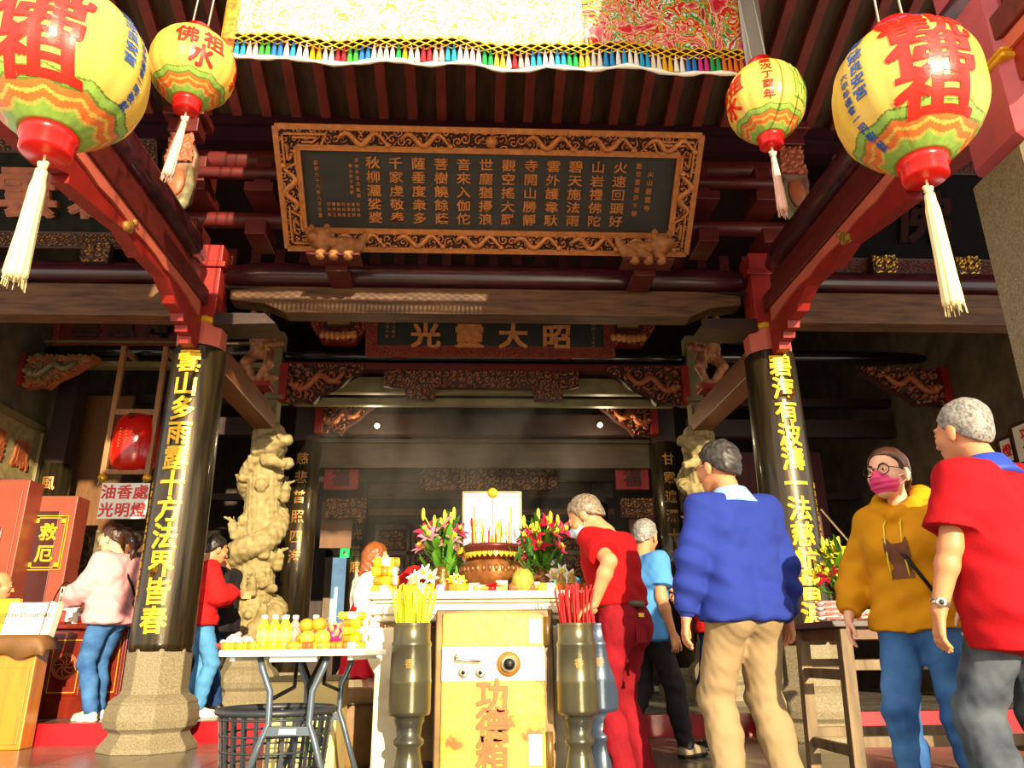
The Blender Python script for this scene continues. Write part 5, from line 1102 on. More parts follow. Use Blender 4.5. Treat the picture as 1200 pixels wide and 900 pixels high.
# ---------------- left counter area ----------------
m_orange = mat('orange varnished wood', 'c8781e', .35, var=.25, vs=3, stretch=(4, 4, .5), coat=.3); m_redwood = mat('red varnished wood', '7d2412', .3, var=.3, vs=3, stretch=(4, 4, .6), coat=.4, col2='561408'); m_brick = mat('brick red lacquer', '93402c', .45, var=.15, vs=3); m_cloth = mat('brown table cloth', '6d4a22', .6, var=.25)
cx1 = at(43, 767, 7.0).x; zc = at(40, 745, 7.0).z
t = thing('display_cabinet', 'orange varnished cabinet with a brown cloth on top at the lower left corner', 'cabinet', (cx1 - .6, 7.25, 0))
b = MB(); b.box((cx1 - 1.2, 7.0, 0), (cx1, 7.2, zc - .02)); b.build('body', m_orange, t, bev=.008)
b = MB(); b.box((cx1 - 1.18, 6.99, .04), (cx1 - .62, 7.0, zc - .25)); b.box((cx1 - .58, 6.99, .04), (cx1 - .03, 7.0, zc - .25)); b.build('door', m_orange, t, bev=.004)
b = MB(); vs = []; xs = np.linspace(cx1 - 1.3, cx1 + .09, 40)
prof = [(6.93, -.16), (6.94, -.04), (6.96, .008), (7.1, .012), (7.23, .008)]
for i, x in enumerate(xs):
    for j, (y, z) in enumerate(prof):
        e = max(0, (x - cx1) / .09); dz = -.12 * e ** 1.5 if j > 0 else -.02 * e
        vs.append((x, y + .012 * sin(i * .9) * (j == 0), zc + z + (dz if j else .02 * sin(i * .7) + dz)))
n_ = len(prof); b.add(vs, [(i * n_ + j, (i + 1) * n_ + j, (i + 1) * n_ + j + 1, i * n_ + j + 1) for i in range(39) for j in range(n_ - 1)], 0, True); o = b.build('cover_cloth', m_cloth, t); o.modifiers.new('thick', 'SOLIDIFY').thickness = .006
zs = zc + .012
def pbox(name, label, cat, px0, px1, Y, h, d, m, z0, bev=.004, extra=None):
    a, c = at(px0, 720, Y).x, at(px1, 720, Y).x; t = thing(name, label, cat, ((a + c) / 2, Y, z0)); w = (c - a) / 2
    MB().box((-w, -d / 2, 0), (w, d / 2, h)).build('body', m, t, world=False, bev=bev)
    if extra: extra(t, w, h, d)
    return t
m_card2 = mat('cream card', 'f6f0d8', .5, var=.04); m_inkb = mat('dark ink', '2a3030', .6)
a, c = at(2, 742, 7.06), at(47, 742, 7.06); zt = at(30, 705, 7.1).z; t = thing('donation_sign', 'cream sign reading Free Donations standing on the cloth covered cabinet', 'sign', ((a.x + c.x) / 2, 7.06, zs))
U = Vector((0, .25, 1)).normalized(); R = Vector((1, 0, 0)); w, hh = (c.x - a.x) / 2, (zt - zs); O = Vector(((a.x + c.x) / 2, 7.04, zs)); N = R.cross(U)
b = MB(); b.prism([O - R * w, O + R * w, O + R * (w - .0) + U * hh, O - R * w + U * hh], -N * .012); b.build('card', m_card2, t)
b = MB(); put_line(b, 'Free Donations', O + R * .02 + U * hh * .62 + N * .001, R, U, .06, bold=.016, ext=.03)
for i in range(4):
    p = O + U * hh * .32 + R * (-.07 + .047 * i); b.tube([p + (R * cos(k * .524) + U * sin(k * .524)) * .019 + N * .002 for k in range(13)], .0025, 5)
b.build('lettering', mat('olive lettering', '4a3f1a', .6), t)
for k in range(4):
    o = MB().prism([O + R * (w + .012 + k * .018), O + R * (w + .026 + k * .018), O + R * (w + .032 + k * .018) + U * hh * (1.04 - .02 * k), O + R * (w + .018 + k * .018) + U * hh * (1.04 - .02 * k)], -N * .1).build('booklet', m_card2)
    tag(o, ('cream booklet touching the Free Donations sign', 'second cream booklet right of the Free Donations sign', 'third cream booklet right of the Free Donations sign', 'outermost cream booklet in the row right of the Free Donations sign')[k], 'booklet', 'booklets beside the Free Donations sign')
pbox('yellow_box', 'yellow box standing behind the Free Donations sign', 'box', -20, 22, 7.17, .30, .05, m_yw, zs, extra=lambda t, w, h, d: MB().box((-w * .8, -d / 2 - .002, h * .3), (w * .8, -d / 2, h * .6)).build('print', m_or, t, world=False))
pbox('green_box', 'small green box peeping out right of the yellow box', 'box', 20, 27, 7.17, .25, .05, m_leaf2, zs, extra=lambda t, w, h, d: MB().box((-w * .8, -d / 2 - .002, h * .3), (w * .8, -d / 2, h * .6)).build('print', m_ylw, t, world=False))
# red counter
ZT = at(80, 731, 7.95).z; qx0, qx1 = at(-30, 735, 7.95).x, at(150, 735, 7.95).x
t = thing('wooden_counter', 'red varnished counter with framed panels and a round carved window behind the woman in pink', 'counter', ((qx0 + qx1) / 2, 8.2, .17))
b = MB(); b.box((qx0 - .03, 7.9, ZT - .05), (qx1 + .03, 8.6, ZT)); b.build('counter_top', m_redwood, t, bev=.012)
b = MB(); b.box((qx0, 7.98, .17), (qx1, 8.55, ZT - .05)); b.box((qx0 - .02, 7.94, .17), (qx1 + .02, 8.0, .32)); b.build('body', m_redwood, t, bev=.006)
n_ = 4
for k in range(n_):
    x0 = qx0 + (qx1 - qx0) * (k + .06) / n_; x1 = qx0 + (qx1 - qx0) * (k + .94) / n_; za, zb = .36, ZT - .12; o = MB().box((x0, 7.965, za), (x1, 7.982, zb)).build('panel', m_redwood, t, bev=.005)
    b = MB()
    for (p, q) in (((x0 + .03, za + .03), (x1 - .03, za + .03)), ((x1 - .03, za + .03), (x1 - .03, zb - .03)), ((x1 - .03, zb - .03), (x0 + .03, zb - .03)), ((x0 + .03, zb - .03), (x0 + .03, za + .03))): b.bar((p[0], 7.963, p[1]), (q[0], 7.963, q[1]), .006, .008)
    b.build('gilt_line', m_gold, o)
    if k in (1, 2):
        b = MB(); c = Vector(((x0 + x1) / 2, 7.955, (za + zb) / 2)); r_ = min((x1 - x0), (zb - za)) * .36
        for f in (1, .86): b.tube([c + Vector((r_ * f * cos(a * .2618), 0, r_ * f * sin(a * .2618))) for a in range(25)], .008, 6)
        for a in range(8): b.tube([c + Vector((r_ * f * cos(a * .785 + f), 0, r_ * f * sin(a * .785 + f))) for f in (.1, .35, .6, .85)], .008, 6)
        b.build('round_carving', m_carve, o)
pbox('red_box', 'small red box on the red counter', 'box', 60, 74, 8.02, .12, .12, m_rdw, ZT, extra=lambda t, w, h, d: MB().box((-w, -d / 2, h), (w, d / 2, h + .01)).build('lid', m_brick, t, world=False))
for px, Y, r_, lab in ((70, 8.25, .11, 'crumpled white plastic bag at the back of the red counter'), (86, 8.12, .085, 'crumpled white plastic bag nearer the woman in pink')):
    t = thing('plastic_bag', lab, 'bag', (at(px, 725, Y).x, Y, ZT)); S = SDF(); S.ell((0, 0, r_ * .8), (r_, r_ * .8, r_ * .8), .03, clip=[((0, 0, -1), -.002)]); S.cone((0, 0, r_ * 1.4), (.02, 0, r_ * 1.9), .025, .04, .03); S.build('bag', mat('white plastic bag', 'e6e2da', .3, var=.1), t, .01, wob(.012, 60, px)); MB().tube([(-.03, 0, r_ * 1.75), (0, 0, r_ * 2.3), (.04, 0, r_ * 1.8)], .006, 5).build('handle', bpy.data.materials['white plastic bag'], t, world=False)
t = pbox('card_terminal', 'beige electric box with sockets and a cable standing on the red counter', 'device', 68, 84, 8.4, .38, .08, mat('beige plastic', 'd8c9a0', .4, var=.06), ZT, extra=lambda t, w, h, d: [MB().box((-w * .8 + k % 4 * w * .42, -d / 2 - .003, h * .62 + (k // 4) * .08), (-w * .8 + k % 4 * w * .42 + w * .25, -d / 2, h * .62 + (k // 4) * .08 + .05)).build('socket', m_blackiron, t, world=False) for k in range(8)])
b = MB(); p0 = at(52, 722, 8.4); b.tube([(p0.x + .02 * k, 8.4, ZT + .01 + .42 * sin(min(1, k / 10) * pi * .62)) for k in range(13)], .007, 6); b.build('cable', m_blackiron, t)
for k, (px, h, m, lab) in enumerate(((88, .09, m_ww, 'white cup at the front of the red counter'), (95, .07, m_rdw, 'red lidded jar at the front of the red counter'))):
    t = thing('counter_jar', lab, 'jar', (at(px, 735, 7.98).x, 7.98, ZT)); MB().lathe([(.035, 0), (.04, .01), (.04, h), (.034, h + .005)], 20).build('body', m, t, world=False); MB().lathe([(.042, h), (.042, h + .015), (.02, h + .02)], 20).build('lid', m_whitecap, t, world=False)
# tall lacquer cupboard and tablet
def upright(name, label, px0, px1, pyt, Y, m, mi, chars, inset, door=False):
    a, c, = at(px0, pyt, Y), at(px1, pyt, Y); zt = (a.z + c.z) / 2; x0, x1 = a.x, c.x; t = thing(name, label, 'cupboard', ((x0 + x1) / 2, Y + .15, .17))
    b = MB(); b.box((x0, Y, .17), (x1, Y + .3, zt)); b.build('body', m, t, bev=.008)
    if door:
        for (za, zb) in ((.3, 1.25), (1.3, zt - .12)):
            b = MB(); b.box((x0 + .05, Y - .015, za), (x1 - .05, Y, zb)); o = b.build('door', m, t, bev=.005); b = MB(); b.box((x1 - .24, Y - .035, za + .25), (x1 - .18, Y - .015, za + .75)); b.build('handle', mi, o, bev=.008)
    else:
        b = MB(); b.box((x0 + .04, Y - .012, .3), (x1 - inset, Y, zt - .18)); b.build('panel', mi, t, bev=.004)
    if chars:
        cxx = (x0 + .04 + x1 - inset) / 2 + .06; czz = at(66, 636, Y).z; b = MB(); w, h = .2, .3
        for d in (0, .025):
            w2, h2 = w - d, h - d; q = [(cxx - w2, czz - h2), (cxx + w2, czz - h2), (cxx + w2, czz + h2), (cxx - w2, czz + h2)]
            for i in range(4): b.bar((q[i][0], Y - .016, q[i][1]), (q[(i + 1) % 4][0], Y - .016, q[(i + 1) % 4][1]), .008, .01)
        for sx in (-1, 1):
            for sz in (-1, 1): b.box((cxx + sx * (w - .05) - .03, Y - .02, czz + sz * (h - .05) - .03), (cxx + sx * (w - .05) + .03, Y - .012, czz + sz * (h - .05) + .03))
        for i, ch in enumerate(chars): put_char(b, ch, (cxx, Y - .014, czz + .12 - .24 * i), (1, 0, 0), (0, 0, 1), .2, .02, .02)
        b.build('gilt_lettering', m_gold, t)
    return t
upright('lacquer_cupboard', 'tall brick red cupboard with two doors at the left edge', 0, 36, 562, 8.72, m_brick, m_redwood, '', .05, True)
upright('lacquer_tablet', 'tall dark red board with gilt framed characters leaning beside the brick red cupboard', 40, 92, 581, 9.02, m_brick, mat('dark red lacquer', '3d100e', .35, var=.15), '救厄', .17)
# red drum in a hanging frame
Yd = 8.9; f0, f1 = at(121, 556, Yd), at(173, 556, Yd); zf = f0.z; x0, x1 = f0.x, f1.x; xm = (x0 + x1) / 2
t = thing('hanging_drum', 'red lacquered drum in a timber hanging frame with gold ball feet', 'drum', (xm, Yd, zf))
m_post = mat('tan frame timber', '9a6a40', .45, var=.25, stretch=(4, 4, .6))
for x in (x0, x1):
    b = MB(); b.box((x - .03, Yd - .03, zf), (x + .03, Yd + .03, 4.27)); o = b.build('post', m_post, t, bev=.006); b = MB(); b.ball((x, Yd, zf - .04), .05, 16); b.build('ball_foot', m_gold, o)
b = MB(); b.box((x0, Yd - .02, zf + .0), (x1, Yd + .02, zf + .06)); b.box((x0, Yd - .02, 3.3 + .1), (x1, Yd + .02, 3.47)); b.box((x0 - .03, Yd - .02, 4.2), (x0 + .03, 9.24, 4.26)); b.box((x1 - .03, Yd - .02, 4.2), (x1 + .03, 9.24, 4.26)); b.build('cross_rail', m_post, t, bev=.005)
b = MB(); dz = at(155, 518, Yd).z; R_ = (x1 - x0) * .52
b.lathe([(0, -.20), (.17, -.2), (.24, -.16), (.265, -.08), (.27, 0), (.265, .08), (.24, .16), (.17, .2), (0, .2)], 40, (xm + .02, Yd + .1, dz), M=Matrix.Diagonal((1.0, .9, 1.7))); b.build('drum_body', mat('red drum lacquer', 'c8180f', .25, var=.1, coat=.5), t)
b = MB()
for j in range(3):
    for i in range(7 - j): put_char(b, '風調雨順國泰民安合境平安信士敬獻弟子'[(i + j * 5) % 18], (xm - .06 + j * .07, Yd - .165, dz + .12 - i * .035), (1, 0, 0), (0, 0, 1), .022, .003, .2)
b.build('gilt_lettering', m_gilt, t)
b = MB(); b.tube([(xm + .02 + .03 * cos(k * .524), Yd - .14, dz + .28 + .03 * sin(k * .524)) for k in range(13)], .006, 6); b.tube([(xm, Yd + .1, dz + .33), (xm, Yd, 3.44)], .008, 6); b.build('hanging_ring', m_blackiron, t)
# lamp oil sign
g0, g1 = at(120, 566, 8.8), at(176, 566, 8.8); gz1, gz0 = (g0.z + g1.z) / 2, at(145, 608, 8.8).z
t = thing('hanging_sign', 'white sign with six red characters hanging under the red drum', 'sign', ((g0.x + g1.x) / 2, 8.8, gz0))
MB().box((g0.x, 8.8, gz0), (g1.x, 8.82, gz1)).build('board', mat('white sign board', 'fbf6ea', .4, var=.03), t, bev=.003); b = MB()
for j, row in enumerate(('油香處', '光明燈')):
    for i, ch in enumerate(row): put_char(b, ch, (g0.x + (g1.x - g0.x) * (i + .5) / 3, 8.799, gz1 - (gz1 - gz0) * (j + .5) / 2), (1, 0, 0), (0, 0, 1), .17, .02, .01)
b.build('red_lettering', m_lred, t); b = MB()
for x in (x0, x1): b.tube([(x, 8.81, gz1 - .02), (x, 8.88, zf + .0)], .006, 5)
b.build('hanger', m_wire, t)
# honey panels and carved stone wall of the left bay
MB().box((-5.3, 10.0, 2.2), (-4.55, 10.06, 4.0)).build('trim_2', bpy.data.materials['honey wood panel'], kind='structure')
b = MB(); relief(b, rect(2.2, 1.9, 1.1, .95), (-5.4, 9.95, .3), (1, 0, 0), (0, 0, 1), .05, .2, 44, .022, .06); b.build('trim_3', [m_wallst, m_olive], kind='structure')
t = thing('wooden_chair', 'orange wooden chair standing behind the woman in the pink blouse', 'chair', (at(152, 700, 8.9).x, 8.95, .17)); 
MB().box((-.22, -.2, .42), (.22, .2, .46)).build('seat', m_orange, t, world=False, bev=.006)
for sx in (-1, 1):
    for sy in (-1, 1): MB().box((sx * .2 - .02, sy * .18 - .02, 0), (sx * .2 + .02, sy * .18 + .02, .42 if sy < 0 else 1.75)).build('leg', m_orange, t, world=False, bev=.004)
MB().box((-.2, .165, 1.66), (.2, .195, 1.74)).box((-.2, .165, 1.2), (.2, .195, 1.28)).box((-.2, .165, .8), (.2, .195, .86)).build('backrest', m_orange, t, world=False, bev=.004)
# exit sign, pale window, spot lamps
p = at(404, 648, 12.6); t = thing('exit_sign', 'small green running man exit sign in the dim left aisle', 'sign', (p.x, 12.6, p.z)); MB().box((-.07, -.02, -.07), (.07, .02, .07)).build('box', mat('green exit lamp', '1fd85a', .4, emit=1.2), t, world=False); MB().prism([(-.02, -.025, -.05), (.0, -.025, -.01), (.03, -.025, -.05), (.02, -.025, .02), (.0, -.025, .045), (-.03, -.025, .01)], (0, .006, 0)).build('pictogram', m_ww, t, world=False); MB().tube([(0, 0, .07), (0, 0, 1.2)], .01, 6).build('rod', m_blackiron, t, world=False)
p0, p1 = at(388, 652, 13.7), at(409, 652, 13.7); o = MB().box((p0.x, 13.9, 1.0), (p1.x, 13.98, p0.z)).build('window_1', mat('pale blue window', '9cc4dc', .3, emit=.35), kind='structure'); b = MB()
for (xa, xb, za, zb) in ((p0.x - .12, p0.x, .9, p0.z + .12), (p1.x, p1.x + .12, .9, p0.z + .12), (p0.x - .12, p1.x + .12, p0.z, p0.z + .12)): b.box((xa, 13.85, za), (xb, 14.0, zb))
b.build('window_frame', m_doorf, o)
for px, py, lab in ((442, 499, 'small lit spot lamp under the left inner bracket'), (703, 498, 'small lit spot lamp under the right inner bracket')):
    p = at(px, py, 10.45); t = thing('spot_lamp', lab, 'lamp', p); M = Matrix.Rotation(radians(115), 3, 'X'); MB().lathe([(.03, -.06), (.045, 0), (.04, .005)], 20, M=M).build('housing', m_blackiron, t, world=False); MB().lathe([(.038, .004), (.02, .012), (0, .014)], 20, M=M).build('bulb', mat('lamp glow', 'fff0c0', .4, emit=7), t, world=False); MB().tube([(0, .05, 0), (0, .1, .06), (0, .12, .2)], .012, 6).build('bracket_arm', m_blackiron, t, world=False); ld = bpy.data.lights.new('spot_lamp_light', 'POINT'); ld.energy = 14; ld.color = (1, .8, .5); ld.shadow_soft_size = .05; lo_ = bpy.data.objects.new('spot_lamp_light', ld); COL.objects.link(lo_); lo_.parent = t; lo_.location = (0, -.4, -.3)
# ---------------- right side ----------------
m_bench = mat('weathered bench timber', '8a7250', .6, var=.3, vs=4, stretch=(4, 4, .6), col2='55432c', bump=.15); m_bench2 = mat('dark bench top', '4a3a34', .4, var=.3, vs=4)
BY = 4.3; bx = at(985, 740, BY).x; BZ = at(1000, 727, BY).z; bxe = bx + 1.05; BD = .62
t = thing('wooden_table', 'weathered timber table with stretchers carrying packets behind the woman in mustard', 'table', (bx + .5, BY + .3, 0))
MB().box((bx - .06, BY - .04, BZ - .035), (bxe + .06, BY + BD + .04, BZ)).build('table_top', m_bench2, t, bev=.005)
b = MB()
for y in (BY + .03, BY + BD - .03): b.box((bx, y - .015, BZ - .1), (bxe, y + .015, BZ - .035))
for x in (bx + .03, bxe - .03): b.box((x - .015, BY, BZ - .1), (x + .015, BY + BD, BZ - .035))
b.build('apron', mat('brown apron timber', '6a4222', .5, var=.3), t, bev=.003)
for x in (bx + .03, bxe - .03):
    for y in (BY + .03, BY + BD - .03):
        b = MB(); dx = -.03 if x < bx + .5 else .03; b.bar((x, y, BZ - .04), (x + dx, y, 0), .065, .065, up=(0, 1, 0)); b.build('leg', m_bench, t, bev=.005)
b = MB()
for z in (.24, .62):
    for y in (BY + .03, BY + BD - .03): b.bar((bx + .02, y, z), (bxe - .02, y, z), .03, .055)
    for x in (bx + .015, bxe - .015): b.bar((x, BY, z - .05), (x, BY + BD, z - .05), .03, .055)
b.build('stretcher', m_bench, t, bev=.004)
def packet(px, Y, z, w, d, h, m, m2, label, group, ang=0.0):
    t = thing('sweets_packet', label, 'packet', (at(px, 727, Y).x, Y, z), ang, group); S = SDF(); S.ell((0, 0, h / 2), (w / 2, d / 2, h * .62), .01, clip=[((0, 0, -1), 0), ((0, 0, 1), h)]); S.build('wrapper', m, t, .008, wob(.003, 90, px)); MB().box((-w * .3, -d * .25, h - .002), (w * .3, d * .2, h + .002)).build('print', m2, t, world=False); MB().box((-w * .28, -d * .5, h * .3), (w * .28, -d * .44, h * .7)).build('side_label', m2, t, world=False)
m_cel = mat('glossy white wrap', 'f3e6e0', .15, var=.15, vs=30, col2='e0a8a8'); m_cel2 = mat('glossy pink wrap', 'e2b8b4', .15, var=.3, vs=30)
for k in range(4): packet(972 + (k % 2), BY + .12, BZ + k * .026, .15, .13, .03, m_cel if k % 2 == 0 else m_cel2, m_rdw, ['bottom', 'second', 'third', 'topmost'][k] + ' glossy packet of the tall stack on the timber table near the black column', 'stacked packets on the timber table')
for k, (px, dz, lab) in enumerate(((996, 0, 'glossy packet lying right of the packet stack, at the bottom'), (1001, .028, 'glossy packet lying right of the packet stack, on top'), (1020, 0, 'glossy packet nearest the woman in mustard, at the bottom'), (1022, .028, 'glossy packet nearest the woman in mustard, on top'))): packet(px, BY + .1, BZ + dz, .13, .11, .03, m_cel if k % 2 else m_cel2, [m_rdw, m_yw][k % 2], lab, 'loose packets on the timber table', .2 * (-1) ** k)
bouquet('bouquet of yellow lilies and crimson flowers on the timber table', 992, 640, 722, BY + .42, BZ, 7, [m_ylw, m_ylw, m_ylw, m_red2, m_ylw], 14, .13, m_blk, lambda t, x, Y, zb, H, r: [lily(Vector((x + .12 + .03 * k, Y - .05, zb + H * (.6 + .12 * k))), (.3, -.7, .5), .06, m_red2, t, m_ylw, 'crimson_flower') for k in range(3)])
p0, p1 = at(962, 597, 4.9), at(1001, 642, 4.75); o = MB().tube([p1, p0], .006, 6).tube([p1, p1 + Vector((.02, 0, -.25))], .007, 6).build('incense_stick', mat('pale incense', 'd8b888', .5)); tag(o, 'long pale incense stick slanting out of the yellow lilies', 'incense')
# red side altar front, signs on the right wall
MB().box((3.6, 11.0, .17), (5.2, 11.1, 3.5)).build('trim_4', mat('dim maroon panel', '4a1512', .6, var=.3, stretch=(4, 1, .4)), kind='structure')
for i, (y, z, w, h, tx, lab) in enumerate(((7.82, 2.82, .36, .4, '功德', 'white framed notice with red characters on the right wall'), (8.15, 2.8, .2, .26, '燈', 'smaller white card beside the framed notice on the right wall'))):
    t = thing('wall_notice', lab, 'notice', (6.04, y, z - h / 2)); MB().box((6.02, y - w / 2, z - h / 2), (6.05, y + w / 2, z + h / 2)).build('board', m_card2, t); b = MB()
    for (ya, yb, za, zb) in ((y - w / 2 - .03, y + w / 2 + .03, z + h / 2, z + h / 2 + .03), (y - w / 2 - .03, y + w / 2 + .03, z - h / 2 - .03, z - h / 2), (y - w / 2 - .03, y - w / 2, z - h / 2, z + h / 2), (y + w / 2, y + w / 2 + .03, z - h / 2, z + h / 2)): b.box((6.0, ya, za), (6.06, yb, zb))
    b.build('frame', m_carved, t); b = MB()
    for k, ch in enumerate(tx): put_char(b, ch, (6.018, y, z + .09 * (len(tx) - 1) - .18 * k), (0, -1, 0), (0, 0, 1), .15, .02, .01)
    b.build('red_lettering', m_lred, t)
# incense haze in the middle of the hall
hz = bpy.data.materials.new('incense haze'); hz.use_nodes = True; nt = hz.node_tree; nt.nodes.remove(nt.nodes['Principled BSDF']); pv = nt.nodes.new('ShaderNodeVolumePrincipled'); nt.links.new(pv.outputs[0], nt.nodes['Material Output'].inputs['Volume'])
tc = nt.nodes.new('ShaderNodeTexCoord'); mp = nt.nodes.new('ShaderNodeMapping'); mp.inputs['Scale'].default_value = (1.1, 1, .7); nz = nt.nodes.new('ShaderNodeTexNoise'); nz.inputs['Scale'].default_value = 1.6; nz.inputs['Detail'].default_value = 3; nz.inputs['Distortion'].default_value = 1.2
nt.links.new(tc.outputs['Object'], mp.inputs[0]); nt.links.new(mp.outputs[0], nz.inputs[0]); rp = nt.nodes.new('ShaderNodeMapRange'); rp.inputs[1].default_value = .42; rp.inputs[2].default_value = .8; rp.inputs[3].default_value = 0; rp.inputs[4].default_value = .16
nt.links.new(nz.outputs['Fac'], rp.inputs[0]); nt.links.new(rp.outputs[0], pv.inputs['Density']); pv.inputs['Color'].default_value = (.85, .8, .68, 1)
s = SDF(); s.ell((0, 0, 1.6), (1.9, 1.0, 1.3), .1); o = s.build('incense_haze', hz, None, .15); o.location = (-.1, 8.6, 1.0); tag(o, 'thin grey incense haze drifting above the altar before the dark hall', 'smoke', kind='stuff')
# ---------------- people ----------------
m_skin = mat('warm skin', 'c4835a', .5, var=.08, vs=5, sss=.08); m_skinf = mat('fair skin', 'dda584', .45, var=.06, vs=5, sss=.08)
def mcloth(name, col, var=.14, rough=.85, vs=5, bs=160, bump=.12, col2=None): return mat(name, col, rough, var=var, vs=vs, bump=bump, bs=bs, col2=col2, spec=.2)
V3 = lambda *a: np.array(a, float)
def nrm(v): v = np.array(v, float); return v / max(1e-9, np.linalg.norm(v))
def ik(a, c, l1, l2, pole):
    a, c = np.array(a, float), np.array(c, float); d = c - a; L = np.linalg.norm(d); n = d / L
    if L > (l1 + l2) * .995: L = (l1 + l2) * .995; c = a + n * L
    x = (l1 * l1 - l2 * l2 + L * L) / (2 * L); h = sqrt(max(0, l1 * l1 - x * x)); p = np.array(pole, float); p = nrm(p - n * (p @ n))
    return a + n * x + p * h, c
def hand(S, w, d, n, s, curl=.35, sc=1.0, spread=.1, thumb=.5):
    """palm, five fingers and thumb: wrist w, pointing d, palm facing n, thumb side s"""
    d = nrm(d); n = nrm(n - d * (np.array(n) @ d)); s0 = np.cross(d, n); s = s0 if s0 @ np.array(s, float) > 0 else -s0; q = sc
    for i in range(4):
        b = w + d * .088 * q + s * (.031 - .0205 * i) * q - n * .004 * q * abs(i - 1.3)
        S.cone(w + d * .012 * q + s * (.012 - .008 * i) * q, b, .0165 * q, .0125 * q, .012)
        L = (.070, .079, .073, .056)[i] * q; p = b; a = curl * (.35 + .1 * i); dd = nrm(d + s * spread * (1.4 - i))
        for k, (f, r0, r1) in enumerate(((.43, .0105, .0098), (.32, .0096, .0088), (.25, .0086, .0072))):
            v = dd * cos(a) + n * sin(a); e = p + v * L * f; S.cone(p, e, r0 * q, r1 * q, .003); p = e; a += curl * (.9 if k == 0 else .7)
    b = w + d * .028 * q + s * .022 * q; v = nrm(d * .72 + s * .75 + n * .35 * (1 + curl)); e = b + v * .045 * q; S.cone(b, e, .0175 * q, .0125 * q, .012)
    v2 = nrm(d * .95 + s * (.42 - thumb * .5) + n * .3); e2 = e + v2 * .033 * q; S.cone(e, e2, .0122 * q, .0105 * q, .006); S.cone(e2, e2 + nrm(v2 + d * .2 - s * .1) * .024 * q, .0105 * q, .0085 * q, .004)
